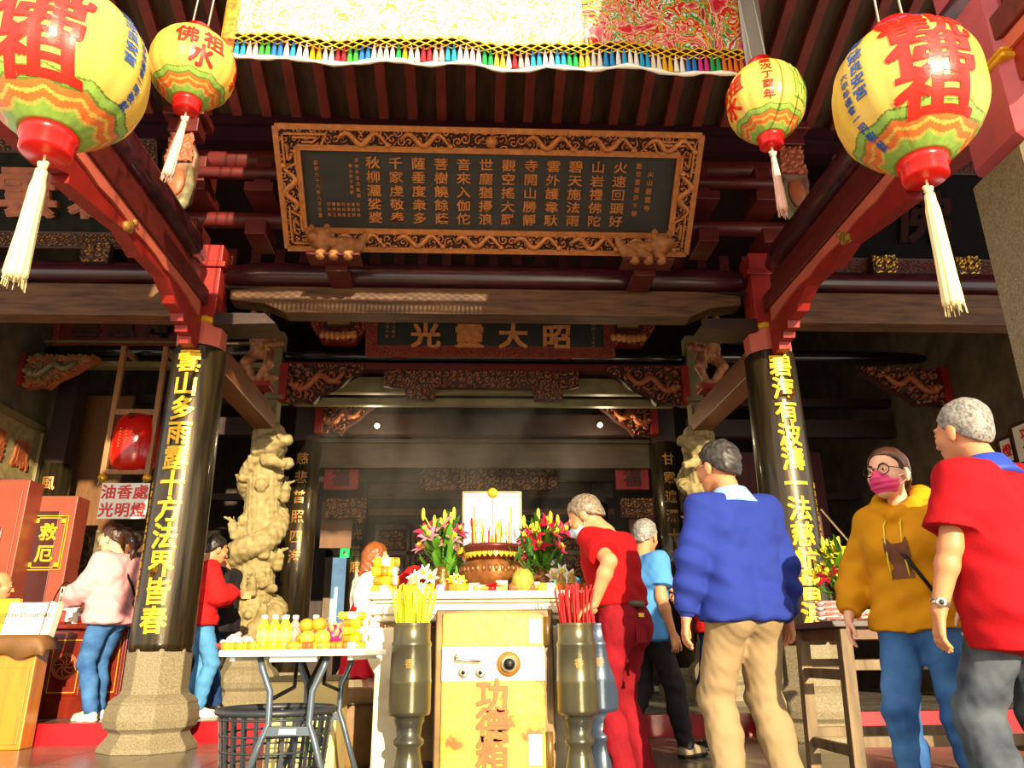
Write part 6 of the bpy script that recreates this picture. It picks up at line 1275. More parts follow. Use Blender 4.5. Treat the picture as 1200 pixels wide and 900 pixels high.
def person(label, pos, rz, H=1.68, sex='m', lean=0.0, side_lean=0.0, twist=0.0, head=(0, 0, 0), armR=None, armL=None, legR=None, legL=None, skin=None,
           shirt=None, pants=None, hair=None, shoes=None, vox=.0075, girth=1.0, foot_yaw=(.12, .12), pelvis=None, belly=0.0, group=None):
    """armX = dict(to=local wrist, pole=, d=hand dir, n=palm normal, curl=) ; lengths are for a 1.7 m figure scaled by H/1.7"""
    t = thing('person', label, 'person', pos, rz, group); q = H / 1.7; sk = skin or m_skin; fem = sex == 'f'
    P0 = V3(*(pelvis or (0, 0, .935 * q))); Rt = Matrix.Rotation(twist, 3, 'Z') @ Matrix.Rotation(-lean, 3, 'X') @ Matrix.Rotation(side_lean, 3, 'Y'); Rn = np.array(Rt)
    T = lambda x, y, z: P0 + Rn @ V3(x * q, y * q, z * q)
    sw = .155 if fem else .176; g = girth; hs = q * 1.09
    sh = {1: T(sw, -.005, .462), -1: T(-sw, -.005, .462)}; nb = T(0, -.01, .52)
    hip = {1: P0 + V3(.09 * q, 0, -.03 * q), -1: P0 + V3(-.09 * q, 0, -.03 * q)}
    Hm = np.array(Matrix.Rotation(head[0], 3, 'Z') @ Matrix.Rotation(-head[1], 3, 'X') @ Matrix.Rotation(head[2], 3, 'Y'))
    nk = nb + .5 * (Rn @ V3(0, .03, .095)) * q + .5 * (Hm @ V3(0, .02, .095)) * q; hc = nk + (Hm @ V3(0, .045, .07)) * q
    def torso(S, inf, clip=(), k=.06, chest=True):
        for s in (1, -1):
            ps = [T(s * .082, -.005, -.03), T(s * (.062 if fem else .07) * g, 0, .16), T(s * .078 * g, .0, .34), T(s * .105, -.005, .44)]
            rs = [(.108 if fem else .10) * q, (.088 if fem else .098) * q * g, .102 * q * g, .075 * q]; S.chain(ps, [r + inf for r in rs], k, clip=clip)
            S.cone(ps[3], sh[s], .068 * q + inf, .058 * q + inf, k, clip=clip)
            if fem: S.ell(T(s * .07, .085, .32), (.055 * q + inf,) * 3, .05, clip=clip)
            S.ell(T(s * .075, -.065, -.06), (.085 * q + inf, .075 * q + inf, .095 * q + inf), .05, clip=clip)
        if belly: S.ell(T(0, .07, .1), (.12 * q + inf, (.09 + belly) * q + inf, .15 * q + inf), .06, clip=clip)
        S.cone(T(0, -.02, .46), nb, .075 * q + inf, .058 * q + inf * .6, .05, clip=clip)
    arms = {}
    for s, a in ((1, armR), (-1, armL)):
        a = a or {}; l1, l2 = .285 * q, .255 * q
        to = V3(*a['to']) if 'to' in a else sh[s] + V3(s * .07, .03, -.52) * q
        el, wr = ik(sh[s], to, l1, l2, a.get('pole', (s * .4, -1, -.1))); arms[s] = (el, wr, nrm(a['d']) if 'd' in a else nrm(wr - el), V3(*a['n']) if 'n' in a else V3(-s, .15, 0), V3(*a['s']) if 's' in a else V3(0, 1, .1), a.get('curl', .4))
    legs = {}
    for s, l in ((1, legR), (-1, legL)):
        an = V3(*l) * q if l else V3(s * .105, -.02, .085) * q
        kn, an = ik(hip[s], an, .425 * q, .425 * q, (s * .08, 1, 0)); legs[s] = (kn, an)
    rA = (.056, .043, .040, .029) if not fem else (.048, .037, .034, .025)
    B = SDF(); torso(B, -.012 * q)
    for s in (1, -1):
        el, wr, d, n, si, cu = arms[s]; B.chain([sh[s], el], [rA[0] * q, rA[1] * q], .03); m_ = el + (wr - el) * .3; B.chain([el, m_, wr], [rA[1] * q, (rA[2] + .003) * q, rA[3] * q], .02)
        hand(B, wr, d, n, si, cu, .98 * q if not fem else .9 * q)
        kn, an = legs[s]; B.chain([hip[s], kn], [.082 * q, .055 * q], .03); m_ = kn + (an - kn) * .32 + V3(0, -.015, 0); B.chain([kn, m_, an], [.053 * q, .056 * q, .037 * q], .02)
        fy = foot_yaw[0 if s > 0 else 1] * -s; fd = V3(sin(fy), cos(fy), 0); B.cone(an + V3(0, 0, -.045 * q) - fd * .03, an + V3(0, 0, -.06 * q) + fd * .14 * q, .035, .028, .02)
    h = lambda x, y, z: hc + Hm @ V3(x * hs, y * hs, z * hs); hr = Matrix([[*r] for r in Hm]).to_3x3(); E = lambda c, r, k=.015, **kw: B.ell(h(*c), np.array(r) * hs, k, rot=hr, **kw)
    B.cone(nb, h(0, -.025, -.05), .058 * q * (.86 if fem else 1), .055 * q * (.84 if fem else 1), .03)
    E((0, -.012, .035), (.077, .097, .089), .03); E((0, .03, -.03), (.061, .07, .084), .03); E((0, .058, -.088), (.034, .032, .028), .03)
    for s in (1, -1): E((s * .04, .06, -.025), (.028, .03, .028), .02); E((s * .081, -.012, -.008), (.011, .022, .034), .008); E((s * .078, -.012, -.03), (.009, .014, .016), .006); E((s * .032, .103, .003), (.018, .013, .011), .012, sub=True); E((s * .031, .089, .003), (.013, .011, .009), .004)
    B.cone(h(0, .094, .01), h(0, .117, -.034), .009 * q, .014 * q, .012); E((0, .088, .026), (.05, .012, .009), .02); E((.013, .107, -.038), (.010, .011, .008), .006); E((-.013, .107, -.038), (.010, .011, .008), .006)
    E((0, .097, -.062), (.024, .009, .006), .006); E((0, .096, -.073), (.019, .009, .007), .006)
    B.build('body', sk, t, vox * .8)
    # face details
    b = MB()
    for s in (1, -1): b.ball(h(s * .0315, .0925, .004), (.0115 * q, .0085 * q, .006 * q), 12, M=hr)
    e_ = b.build('eye', m_skin0, t, world=False); b = MB()
    for s in (1, -1): b.ball(h(s * .0315, .0985, .004), (.0062 * q, .004 * q, .006 * q), 10, M=hr)
    b.build('iris', mat('dark iris', '20130d', .2), e_, world=False); b = MB(); hm = hair['m'] if hair else m_blackiron
    for s in (1, -1): b.tube([h(s * .015, .1, .025), h(s * .033, .098, .031), h(s * .05, .084, .026)], [.0035, .0045, .002], 6)
    b.build('eyebrow', hm, t, world=False)
    if hair:
        S = SDF(); th = hair.get('t', .012); ln = hair.get('cut', -.02)
        pn = Hm @ nrm(V3(0, -.62, .78)); c0 = h(0, .035, hair.get('line', .052)); 
        S.ell(h(0, -.016, .036), np.array((.079 + th, .097 + th, .09 + th)) * hs, .01, rot=hr, clip=[(-pn, -(pn @ c0))])
        if hair.get('nape', True): S.ell(h(0, -.06, -.02), np.array((.062 + th * .5, .05 + th * .6, .06)) * hs, .02, rot=hr, clip=[(-pn, -(pn @ c0))])
        for s in (1, -1):
            if hair.get('side', True): S.ell(h(s * .066, -.012, .03), np.array((.018, .045, .035)) * hs, .015, rot=hr)
        f = wob(hair.get('rough', .0035), 95, 3)
        if 'extra' in hair: hair['extra'](S, h, q, hr)
        S.build('hair', hm, t, .0065, f)
    # ---- trousers
    if pants:
        S = SDF(); inf = .014; wz = P0[2] + pants.get('rise', .10) * q; L = pants.get('loose', 0.0)
        for s in (1, -1):
            kn, an = legs[s]; S.cone(hip[s] + V3(0, 0, -.02), kn, .094 * q * g ** .5 + inf * .6, .066 * q + inf * .5 + L, .035); S.chain([kn, kn + (an - kn) * .4 + V3(0, -.012, 0), an + V3(0, 0, .005)], [.066 * q + inf * .5 + L, .064 * q + inf * .4 + L, .056 * q + L], .02, clip=[(V3(0, 0, -1), -(an[2] - pants.get('hem', .03) * q))])
            S.ell(P0 + V3(s * .075, -.06, -.06) * q, np.array((.088, .08, .1)) * q + inf * .6, .04)
            S.cone(P0 + V3(s * .08 * g, 0, -.03) * q, T(s * .068 * g, 0, .12), .104 * q + inf * .7, .1 * q * g + inf * .2, .05, clip=[(V3(0, 0, 1), wz)])
        kz = (legs[1][0][2] + legs[-1][0][2]) / 2
        w1 = wob(.004, 19, 7); w2 = wob(.002, 60, 3)
        f = lambda X, Y, Z: w1(X, Y, Z) + w2(X, Y, Z) + .0035 * np.sin(70 * Z + 16 * X + 10 * Y) * np.exp(-((Z - kz) / .13) ** 2) + .0045 * np.sin(64 * Z + 25 * np.abs(X)) * np.exp(-((Z - .13) / .09) ** 2)
        po = S.build('trousers', pants['m'], t, vox, f)
        if 'belt' in pants:
            b = MB(); pr = []
            for k in range(40): a = 2 * pi * k / 40; pr.append(a)
            c = T(0, 0, .08); b.lathe([(1.0, -.02 * q), (1.025, -.018 * q), (1.025, .018 * q), (1.0, .02 * q)], 40, c, sx=(.172 * g + .012) * q, sy=(.108 * g + .018) * q); b.build('belt', pants['belt'], t, world=False)
        if pants.get('pocket'):
            for px, m_, w, hh, zz, yy in pants['pocket']:
                b = MB(); b.box((px - w, yy - .004, zz - hh), (px + w, yy + .004, zz + hh)); b.build('pocket_patch', m_, t, world=False, bev=.003)
    so = None
    if shirt:
        inf = shirt.get('inf', .016); hz = shirt.get('hem', -.02); pl = Rn @ V3(0, 0, -1); pc = pl @ T(0, 0, hz); S = SDF(); nkc = [(Rn @ nrm(V3(0, -.25 if not shirt.get('hood') else 0, 1)), (Rn @ nrm(V3(0, -.25 if not shirt.get('hood') else 0, 1))) @ T(0, 0, .522))]
        torso(S, inf, clip=[(pl, pc)] + nkc); sl = shirt.get('sleeve', 1.0)
        if hz < .05:
            for s in (1, -1): S.chain([T(s * .07, 0, .12), T(s * .085, -.012, -.04), T(s * .088, -.015, min(-.05, hz - .02))], [.1 * q * g + inf, .108 * q * g ** .5 + inf + .004, .112 * q * g ** .5 + inf + .006 + shirt.get('flare', 0)], .05, clip=[(pl, pc)]); S.ell(T(s * .075, -.07, -.06), np.array((.09, .085, .11)) * q + inf + .006, .04, clip=[(pl, pc)])
        for s in (1, -1):
            el, wr, d, n, si, cu = arms[s]; lo = shirt.get('loose', .012)
            if sl <= 1.0 and sl < .95:
                u = nrm(el - sh[s]); e = sh[s] + (el - sh[s]) * sl; S.cone(sh[s], sh[s] + (el - sh[s]) * 1.0, rA[0] * q + inf + .004, rA[0] * q + inf + lo, .04, clip=[(u, u @ e)])
            else:
                u = nrm(wr - el); e = el + (wr - el) * .93; S.cone(sh[s], el, rA[0] * q + inf, rA[1] * q + inf + lo, .04); S.chain([el, el + (wr - el) * .5, wr], [rA[1] * q + inf + lo, rA[2] * q + inf + lo * .8, rA[3] * q + inf * .8], .025, clip=[(u, u @ e)])
                if shirt.get('cuff', True): c = el + (wr - el) * .86; S.cone(c, e, rA[3] * q + .012, rA[3] * q + .011, .008)
        if shirt.get('hood'):
            S.chain([T(0, .1, .47), T(-.085, .06, .52), T(-.105, -.03, .57), T(-.07, -.11, .59), T(0, -.135, .59), T(.07, -.11, .59), T(.105, -.03, .57), T(.085, .06, .52), T(0, .1, .47)], [.026 * q, .034 * q, .045 * q, .05 * q, .052 * q, .05 * q, .045 * q, .034 * q, .026 * q], .02); S.ell(T(0, -.14, .46), np.array((.13, .06, .13)) * q, .04)
        el1 = arms[1][0]; el2 = arms[-1][0]; w1 = wob(.0055, 15, 11); w2 = wob(.003, 42, 5); fo = shirt.get('fold', .004); zh = T(0, 0, hz)[2]
        f = lambda X, Y, Z: w1(X, Y, Z) + w2(X, Y, Z) + fo * np.sin(55 * Z + 22 * X - 12 * Y) * (np.exp(-((Z - el1[2]) ** 2 + (X - el1[0]) ** 2) / .02) + np.exp(-((Z - el2[2]) ** 2 + (X - el2[0]) ** 2) / .02) + .8 * np.exp(-((Z - zh - .08) / .09) ** 2))
        so = S.build(shirt.get('name', 'shirt'), shirt['m'], t, vox, f)
        if 'collar' in shirt:
            b = MB(); c = nb; u = nrm((Rn @ V3(0, .1, 1)) + 0 * nb); zx = Vector(u); M = Vector((0, 0, 1)).rotation_difference(zx).to_matrix()
            b.lathe([(.135 * q, -.05 * q), (.118 * q, -.025 * q), (.084 * q, .034 * q), (.076 * q, .038 * q), (.078 * q, .0), (.1 * q, -.05 * q)], 32, c, M=M, sy=.9); b.build('collar', shirt['collar'], t, world=False)
    if shoes:
        for s in (1, -1):
            kn, an = legs[s]; fy = foot_yaw[0 if s > 0 else 1] * -s; fd = V3(sin(fy), cos(fy), 0); sd = V3(cos(fy), -sin(fy), 0); gz = an[2] - .085 * q; S = SDF(); c0 = V3(an[0], an[1], 0)
            fl = [(V3(0, 0, -1), -(gz + .006))]
            S.cone(c0 - fd * .035 * q + V3(0, 0, gz + .04), c0 + fd * .06 * q + V3(0, 0, gz + .04), .042, .044, .02, clip=fl); S.cone(c0 + fd * .06 * q + V3(0, 0, gz + .038), c0 + fd * .165 * q + V3(0, 0, gz + .028), .046, .036, .02, clip=fl); S.cone(c0 + V3(0, 0, gz + .05), c0 - fd * .01 + V3(0, 0, gz + .1), .043, .04, .02)
            o = S.build('shoe', shoes['m'], t, .006); S = SDF(); sl = [(V3(0, 0, 1), gz + .022), (V3(0, 0, -1), -gz)]
            S.cone(c0 - fd * .035 * q + V3(0, 0, gz + .02), c0 + fd * .07 * q + V3(0, 0, gz + .02), .048, .05, .02, clip=sl); S.cone(c0 + fd * .07 * q + V3(0, 0, gz + .02), c0 + fd * .168 * q + V3(0, 0, gz + .02), .051, .042, .02, clip=sl); S.build('sole', shoes.get('sole', m_blackiron), o, .006)
    inv = wmat(t).inverted()
    return dict(t=t, T=T, h=h, hr=hr, q=q, hs=hs, so=so, arms=arms, legs=legs, sh=sh, nb=nb, P0=P0, Rn=Rn, Hm=Hm)
def loc(pos, rz, w):  # world point -> figure space
    return tuple((Matrix.Rotation(-rz, 3, 'Z') @ (Vector(w) - Vector(pos))))
def wl(rz, v): return tuple(Matrix.Rotation(-rz, 3, 'Z') @ Vector(v))   # world direction -> figure space
def mask(p, m, loops=True):
    h, q, hr = p['h'], p['hs'], p['hr']; S = SDF()
    S.ell(h(0, .04, -.05), np.array((.066, .079, .062)) * q, .01, rot=hr, clip=[(-(p['Hm'] @ V3(0, 1, 0)), -((p['Hm'] @ V3(0, 1, 0)) @ h(0, .035, 0))), ((p['Hm'] @ nrm(V3(0, -.15, 1))), (p['Hm'] @ nrm(V3(0, -.15, 1))) @ h(0, .1, -.012))]); S.cone(h(0, .112, -.018), h(0, .116, -.04), .017 * q, .021 * q, .02)
    w = p['Hm'] @ V3(0, .2, 1); f = lambda X, Y, Z: .0022 * np.sin(260 * (X * w[0] + Y * w[1] + Z * w[2]))
    o = S.build('face_mask', m, p['t'], .005, f); b = MB()
    for s in (1, -1):
        b.tube([h(s * .06, .05, -.03), h(s * .079, .0, -.012), h(s * .086, -.02, .01), h(s * .088, -.032, -.005), h(s * .082, -.01, -.035), h(s * .06, .045, -.07)], .0022, 5)
    b.build('ear_loop', m_whitecap, o, world=False)
def glasses(p, m, ml):
    h, q, hr = p['h'], p['q'], p['hr']; b = MB()
    for s in (1, -1):
        b.tube([h(s * (.036 + .027 * cos(a * .2618)), .112 - .008 * abs(cos(a * .2618)) , .0 + .024 * sin(a * .2618)) for a in range(25)], .0024, 6)
        b.tube([h(s * .062, .104, .008), h(s * .08, .06, .008), h(s * .088, -.02, .004), h(s * .086, -.035, -.012)], .0022, 6)
    b.tube([h(-.01, .114, .004), h(0, .118, .008), h(.01, .114, .004)], .0022, 6); o = b.build('glasses_frame', m, p['t'], world=False)
GND = 0.0
def spot(px, Y, py=800): return (at(px, py, Y).x)
hair_dark = mat('black hair', '1c1614', .45, var=.3, vs=60, stretch=(1, 1, .3)); hair_brown = mat('dark brown hair', '3f2416', .4, var=.35, vs=50, stretch=(1, 1, .3)); hair_grey = mat('grey hair', '9a958c', .5, var=.3, vs=90, col2='4f4b47'); hair_salt = mat('grey brown hair', '8a7a62', .5, var=.3, vs=80, col2='4a4034'); hair_chest = mat('chestnut hair', '8a4a1e', .4, var=.3, vs=50, stretch=(1, 1, .3))
m_tee = mcloth('red tee', 'a60a10', .1); m_redp = mcloth('crimson trousers', '8e1420', .3, vs=9, col2='6a0c16'); m_belt = mat('brown leather belt', '4a3218', .4, var=.2)
m_navy = mcloth('royal blue sweater', '243382', .12); m_lblu = mat('pale blue collar', '8ab4e8', .6); m_khaki = mcloth('beige trousers', '927c5a', .1)
m_denim = mcloth('blue denim', '4a78aa', .25, vs=6, col2='24467a', bs=300); m_ddenim = mcloth('dark denim', '23406e', .3, vs=9, col2='142848', bs=300); m_gdenim = mcloth('grey denim', '5d646c', .3, vs=7, col2='2f353d', bs=300); m_ldenim = mcloth('pale denim', '4f8ab8', .2, vs=8, bs=300)
m_mustard = mcloth('mustard hoodie', 'c4840c', .1); m_polo = mcloth('red polo', '9e0a14', .1); m_navyc = mat('navy collar', '1c3aa0', .6)
m_pinkb = mcloth('pink blouse', 'd99a9c', .1); m_sky = mcloth('sky blue shirt', '4a86c4', .1); m_blkp = mcloth('charcoal trousers', '2b2628', .25); m_teal = mcloth('teal shirt', '1f9ab0', .1)
m_whitet = mcloth('white blouse', 'f4ead8', .06); m_rdress = mcloth('red pinafore', 'c01828', .12); m_coat = mcloth('dark coat', '241f20', .2); m_redj = mcloth('red jacket', 'c01a1a', .15)
m_bshoe = mat('black shoe', '1c1a1a', .4); m_wshoe = mat('cream shoe', 'e6d6bc', .5); m_sole = mat('pale sole', 'd8d0c0', .6); m_gshoe = mat('grey trainer', '6a6258', .5)
m_maskb = mat('pale blue mask', 'b8cfe0', .7); m_maskp = mat('magenta mask', 'd83a72', .6, var=.1)
# 1 man in red at the incense vase
rz = radians(48); pos = (spot(731, 4.5, 735), 4.5, 0); tgt = Vector((at(679, 722, 4.25).x, 4.24, at(679, 722, 4.25).z + .01))
p = person('grey haired man in red shirt and crimson trousers reaching into the incense vase', pos, rz, 1.60, lean=.2, head=(.25, .55, 0), vox=.006,
    armL=dict(to=loc(pos, rz, tgt + Vector((.085, .03, .055))), pole=wl(rz, (.3, -1, -.5)), d=wl(rz, (-.75, .2, -.5)), n=wl(rz, (.1, .3, -1)), s=wl(rz, (-.2, .8, .2)), curl=.5),
    armR=dict(to=loc(pos, rz, tgt + Vector((.1, .2, .03))), pole=wl(rz, (1, .3, -.6)), d=wl(rz, (-.9, .0, -.3)), n=wl(rz, (0, -.3, -1)), s=wl(rz, (0, -1, 0)), curl=.5),
    shirt=dict(m=m_tee, sleeve=.72, hem=.07, loose=.022, inf=.018, name='tee_shirt'), pants=dict(m=m_redp, belt=m_belt, loose=.008, rise=.12, pocket=[(-.07, m_redp, .05, .055, .80, -.152)]),
    hair=dict(m=hair_salt, t=.010, line=.05, rough=.003), shoes=dict(m=m_gshoe), girth=1.06, belly=.03)
mask(p, m_maskb)
b = MB(); b.box((-.075, -.155, .88), (-.035, -.145, .9)); b.build('card', m_yw, p['t'], world=False)
# 2 man in the blue sweater
rz = radians(12); pos = (spot(873, 3.8, 735), 3.8, 0)
p = person('man in royal blue sweater and beige trousers seen from behind before the black column', pos, rz, 1.68, lean=.02, head=(.28, .05, 0), vox=.006,
    armL=dict(to=(-.285, .05, .83), pole=(-.7, -1, 0), d=(-.05, .12, -1), n=(.9, -.2, 0), s=(.2, 1, 0), curl=.38), armR=dict(to=(.27, .04, .84), pole=(.7, -1, 0), d=(-.05, .12, -1), n=(-.9, -.2, 0), s=(-.2, 1, 0), curl=.55),
    legL=(-.12, .05, .085), legR=(.12, -.06, .085), shirt=dict(m=m_navy, hem=-.075, collar=m_lblu, inf=.02, loose=.02, fold=.006, flare=.0, name='sweater'), pants=dict(m=m_khaki, loose=.014, rise=.1, hem=.05), hair=dict(m=mat('greying black hair', '3a3530', .5, var=.4, vs=80, col2='15110f'), t=.013, rough=.004), shoes=dict(m=m_bshoe), girth=1.04)
b = MB(); h = p['h']
b.tube([h(-.083, -.02, .01), h(-.08, .06, .01), h(-.062, .1, .01), h(-.02, .112, .01), h(.02, .112, .01), h(.062, .1, .01), h(.08, .06, .01), h(.083, -.02, .01)], .002, 6); b.build('glasses_frame', m_steel, p['t'], world=False)
# 3 elderly man in light blue behind the red man
rz = radians(-62); pos = (spot(760, 5.75, 800), 5.75, 0)
p = person('elderly man in sky blue shirt and charcoal trousers walking behind the man in red', pos, rz, 1.60, lean=.05, head=(.5, .12, 0), legR=(.1, .24, .085), legL=(-.1, -.2, .13), shirt=dict(m=m_sky, sleeve=.7, hem=-.1, inf=.02, loose=.02), pants=dict(m=m_blkp, loose=.006), hair=dict(m=hair_grey, t=.01), shoes=dict(m=mat('tan sandal', '8a7a5c', .5)))
# 4 worshipper with jeans behind the blue man
rz = radians(55); pos = (spot(845, 6.0, 800), 6.0, 0); hw = at(793, 690, 5.8)
p = person('worshipper in red top and dark jeans holding incense, mostly hidden by the man in blue', pos, rz, 1.62, head=(0, .15, 0), armL=dict(to=loc(pos, rz, Vector((hw.x + .03, 5.8, hw.z - .02))), pole=(-.5, -.3, -1), d=wl(rz, (-.9, .1, .5)), curl=1.1), armR=dict(to=loc(pos, rz, Vector((hw.x + .05, 5.92, hw.z - .05))), pole=(.6, -.2, -1), curl=1.0),
    shirt=dict(m=m_redj, hem=-.05, inf=.02, sleeve=1.0, name='jacket'), pants=dict(m=m_ddenim), hair=dict(m=hair_dark), shoes=dict(m=m_bshoe, sole=m_sole), legR=(.11, .1, .085), legL=(-.1, -.08, .085))
t = thing('incense_sticks', 'three long incense sticks held by the worshipper behind the man in blue', 'incense', (hw.x, 5.74, hw.z - .1)); b = MB()
for k in range(3): b.tube([(hw.x + .0, 5.73, hw.z - .1), (hw.x - .1 - .03 * k, 5.7, hw.z + .26 - .02 * k)], .004, 5)
b.build('stick', mat('brown incense', '8a5a2c', .6), t)
# 5 woman in the mustard hoodie
rz = radians(130); pos = (spot(1080, 3.42, 735), 3.42, 0)
p = person('woman with round glasses and magenta mask in a mustard hoodie and blue jeans', pos, rz, 1.53, 'f', skin=m_skinf, head=(-.12, -.04, .04), vox=.006,
    armR=dict(to=(.27, .1, .84), pole=(.6, -1, 0), d=(-.02, .12, -1), n=(-.9, -.3, 0), s=(-.2, 1, 0), curl=.3), armL=dict(to=(-.24, .12, .87), pole=(-.6, -1, 0), d=(.02, .15, -1), n=(.9, -.3, 0), s=(.2, 1, 0), curl=.35),
    legR=(.1, .1, .085), legL=(-.1, -.14, .085), shirt=dict(m=m_mustard, hem=-.05, inf=.022, loose=.022, sleeve=1.0, hood=True, fold=.006, cuff=False, name='hoodie'), pants=dict(m=m_denim, loose=.002, rise=.08), hair=dict(m=hair_brown, t=.010, line=.05, rough=.002, extra=lambda S, h, q, hr: (S.ell(h(0, -.11, -.01), np.array((.045, .04, .05)) * q, .02, rot=hr), S.cone(h(0, -.13, -.02), h(.0, -.14, -.16), .03 * q, .015 * q, .02))), shoes=dict(m=m_wshoe, sole=m_sole))
mask(p, m_maskp); glasses(p, m_blackiron, m_clear)
T = p['T']; b = MB()
for s in (1, -1): b.tube([T(s * .035, .112, .455), T(s * .04, .15, .42), T(s * .04, .165, .34), T(s * .042, .16, .24), T(s * .043, .145, .16)], .004, 6)
b.build('drawstring', m_ylw, p['t'], world=False)
cz_ = T(-.01, 0, .27); pts = [(-.05, .08), (-.025, .05), (.02, .05), (.05, .085), (.055, .0), (.035, -.04), (.05, -.1), (-.05, -.1), (-.04, -.04), (-.055, .0)]
me_ = p['so'].data; b = MB(); px_ = [(cz_[0] + a, cz_[2] + c) for a, c in pts]
for f_ in me_.polygons:
    c_ = f_.center
    if f_.normal.y > .3 and inside(px_, np.array(c_.x), np.array(c_.z)): b.add([me_.vertices[k].co + f_.normal * .003 for k in f_.vertices], [tuple(range(len(f_.vertices)))])
b.build('chest_print', mat('brown print', '6a3a1e', .7), p['t'], world=False)
b = MB(); b.tube([T(.09, -.1, .5), T(.12, .02, .5), T(.07, .13, .4), T(-.06, .17, .24), T(-.15, .13, .06), T(-.19, .02, -.02)], .008, 6); b.build('bag_strap', m_blackiron, p['t'], world=False)
# 6 man in the red polo
rz = radians(20); pos = (spot(1190, 2.85, 720), 2.85, 0)
p = person('grey haired man in a red polo with navy collar and steel watch', pos, rz, 1.60, lean=.0, head=(-.05, .0, 0), vox=.006, armL=dict(to=(-.28, .1, .80), pole=(-.6, -1, 0), d=(.02, .16, -1), n=(.8, -.4, 0), s=(.5, 1, 0), curl=.4), armR=dict(to=(.3, .08, .84), pole=(.6, -1, 0), curl=.4),
    legL=(-.12, .12, .085), legR=(.12, -.1, .085), shirt=dict(m=m_polo, sleeve=.78, hem=-.2, collar=m_navyc, inf=.022, loose=.03, fold=.005, name='polo_shirt'), pants=dict(m=m_gdenim, loose=.016, rise=.1), hair=dict(m=hair_grey, t=.008, line=.035, rough=.0015), shoes=dict(m=m_gshoe), girth=1.12, belly=.05)
el, wr = p['arms'][-1][:2]; d = nrm(wr - el); b = MB(); c = wr - d * .03; M = Vector((0, 0, 1)).rotation_difference(Vector(d)).to_matrix(); b.lathe([(.031, -.01), (.034, -.008), (.034, .008), (.031, .01)], 24, c, M=M); o = b.build('watch_band', m_steel, p['t'], world=False)
b = MB(); n_ = nrm(V3(-.75, -.75, 0)); M2 = Vector((0, 0, 1)).rotation_difference(Vector(n_)).to_matrix(); b.lathe([(.018, 0), (.02, .006), (.017, .01)], 24, c + n_ * .03, M=M2); b.build('watch_case', m_steel, o, world=False)
b = MB(); b.lathe([(.014, .0095), (.0, .011)], 20, c + n_ * .03, M=M2); b.build('watch_dial', mat('dark dial', '3a3a30', .2), o, world=False)
# 7 woman in the pink blouse
rz = radians(70); pos = (spot(116, 7.62, 800), 7.62, .17)
p = person('woman in pink blouse and blue jeans with a ponytail standing at the red counter', pos, rz, 1.69, 'f', skin=m_skinf, lean=.05, head=(.1, .12, 0), armL=dict(to=(-.2, .33, 1.0), pole=(-.5, -.6, -1), curl=.5), armR=dict(to=(.15, .36, 1.02), pole=(.6, -.6, -1), curl=.5),
    legR=(.1, .06, .085), legL=(-.1, -.05, .085), shirt=dict(m=m_pinkb, hem=-.1, inf=.04, loose=.035, fold=.006, name='blouse'), pants=dict(m=m_denim, loose=.004), girth=1.15, hair=dict(m=hair_brown, t=.012, extra=lambda S, h, q, hr: (S.ell(h(0, -.13, .04), np.array((.045, .05, .045)) * q, .02, rot=hr), S.cone(h(0, -.165, .03), h(.04, -.2, -.08), .05 * q, .045 * q, .02), S.cone(h(.04, -.2, -.08), h(.03, -.17, -.2), .045 * q, .015 * q, .02))), shoes=dict(m=m_wshoe, sole=m_sole))
T = p['T']; b = MB(); b.tube([T(-.1, .12, .47), T(-.09, -.02, .54), T(-.05, -.13, .42), T(.06, -.17, .22), T(.14, -.15, .1)], .012, 6); o = b.build('bag_strap', m_blackiron, p['t'], world=False)
t = thing('shoulder_bag', 'black shoulder bag hanging at the back of the woman in the pink blouse', 'bag', tuple(p['t'].matrix_basis @ Vector(T(.12, -.24, .02))), rz + .2); S = SDF(); S.ell((0, 0, .1), (.1, .05, .12), .02); S.cone((-.06, 0, .04), (.06, 0, .04), .05, .05, .03); S.build('bag_body', m_coat, t, .01); MB().tube([(-.07, 0, .16), (-.04, 0, .23), (.04, 0, .23), (.07, 0, .16)], .008, 6).build('handle', m_blackiron, t, world=False)
# 8 red jacket visitor, 9 capped visitor behind the left column
rz = radians(-60); pos = (spot(226, 7.75, 800), 7.75, .17)
p = person('visitor in a red jacket and pale jeans half hidden by the left couplet column', pos, rz, 1.60, head=(.2, .2, 0), armR=dict(to=(.12, .3, 1.1), pole=(.6, -.4, -1), curl=.6), armL=dict(to=(-.1, .32, 1.08), pole=(-.6, -.4, -1), curl=.6), shirt=dict(m=m_redj, hem=-.06, inf=.03, loose=.03, name='jacket'), pants=dict(m=m_ldenim), hair=dict(m=hair_dark), shoes=dict(m=m_wshoe, sole=m_sole), legR=(.1, .05, .085))
o = MB().box((.0 - .1, .33, 1.06), (.12, .42, 1.13)).build('notebook', mat('tan cover', 'b08a5a', .6), None, world=True, bev=.004); o.location = tuple(p['t'].matrix_basis @ Vector((0, .38, 1.05))); o.rotation_euler = (0, 0, rz); tag(o, 'tan box held by the visitor in the red jacket', 'box')
rz = radians(75); pos = (spot(246, 8.35, 800), 8.4, .17)
p = person('visitor in white cap and dark coat between the left column and dragon pillar', pos, rz, 1.62, head=(.1, .3, 0), armL=dict(to=(-.12, .28, 1.08), pole=(-.6, -.5, -1), curl=.5), armR=dict(to=(.12, .28, 1.05), pole=(.6, -.5, -1), curl=.5), shirt=dict(m=m_coat, hem=-.12, inf=.03, loose=.03, name='coat'), pants=dict(m=m_ddenim), hair=dict(m=hair_dark), shoes=dict(m=m_bshoe))
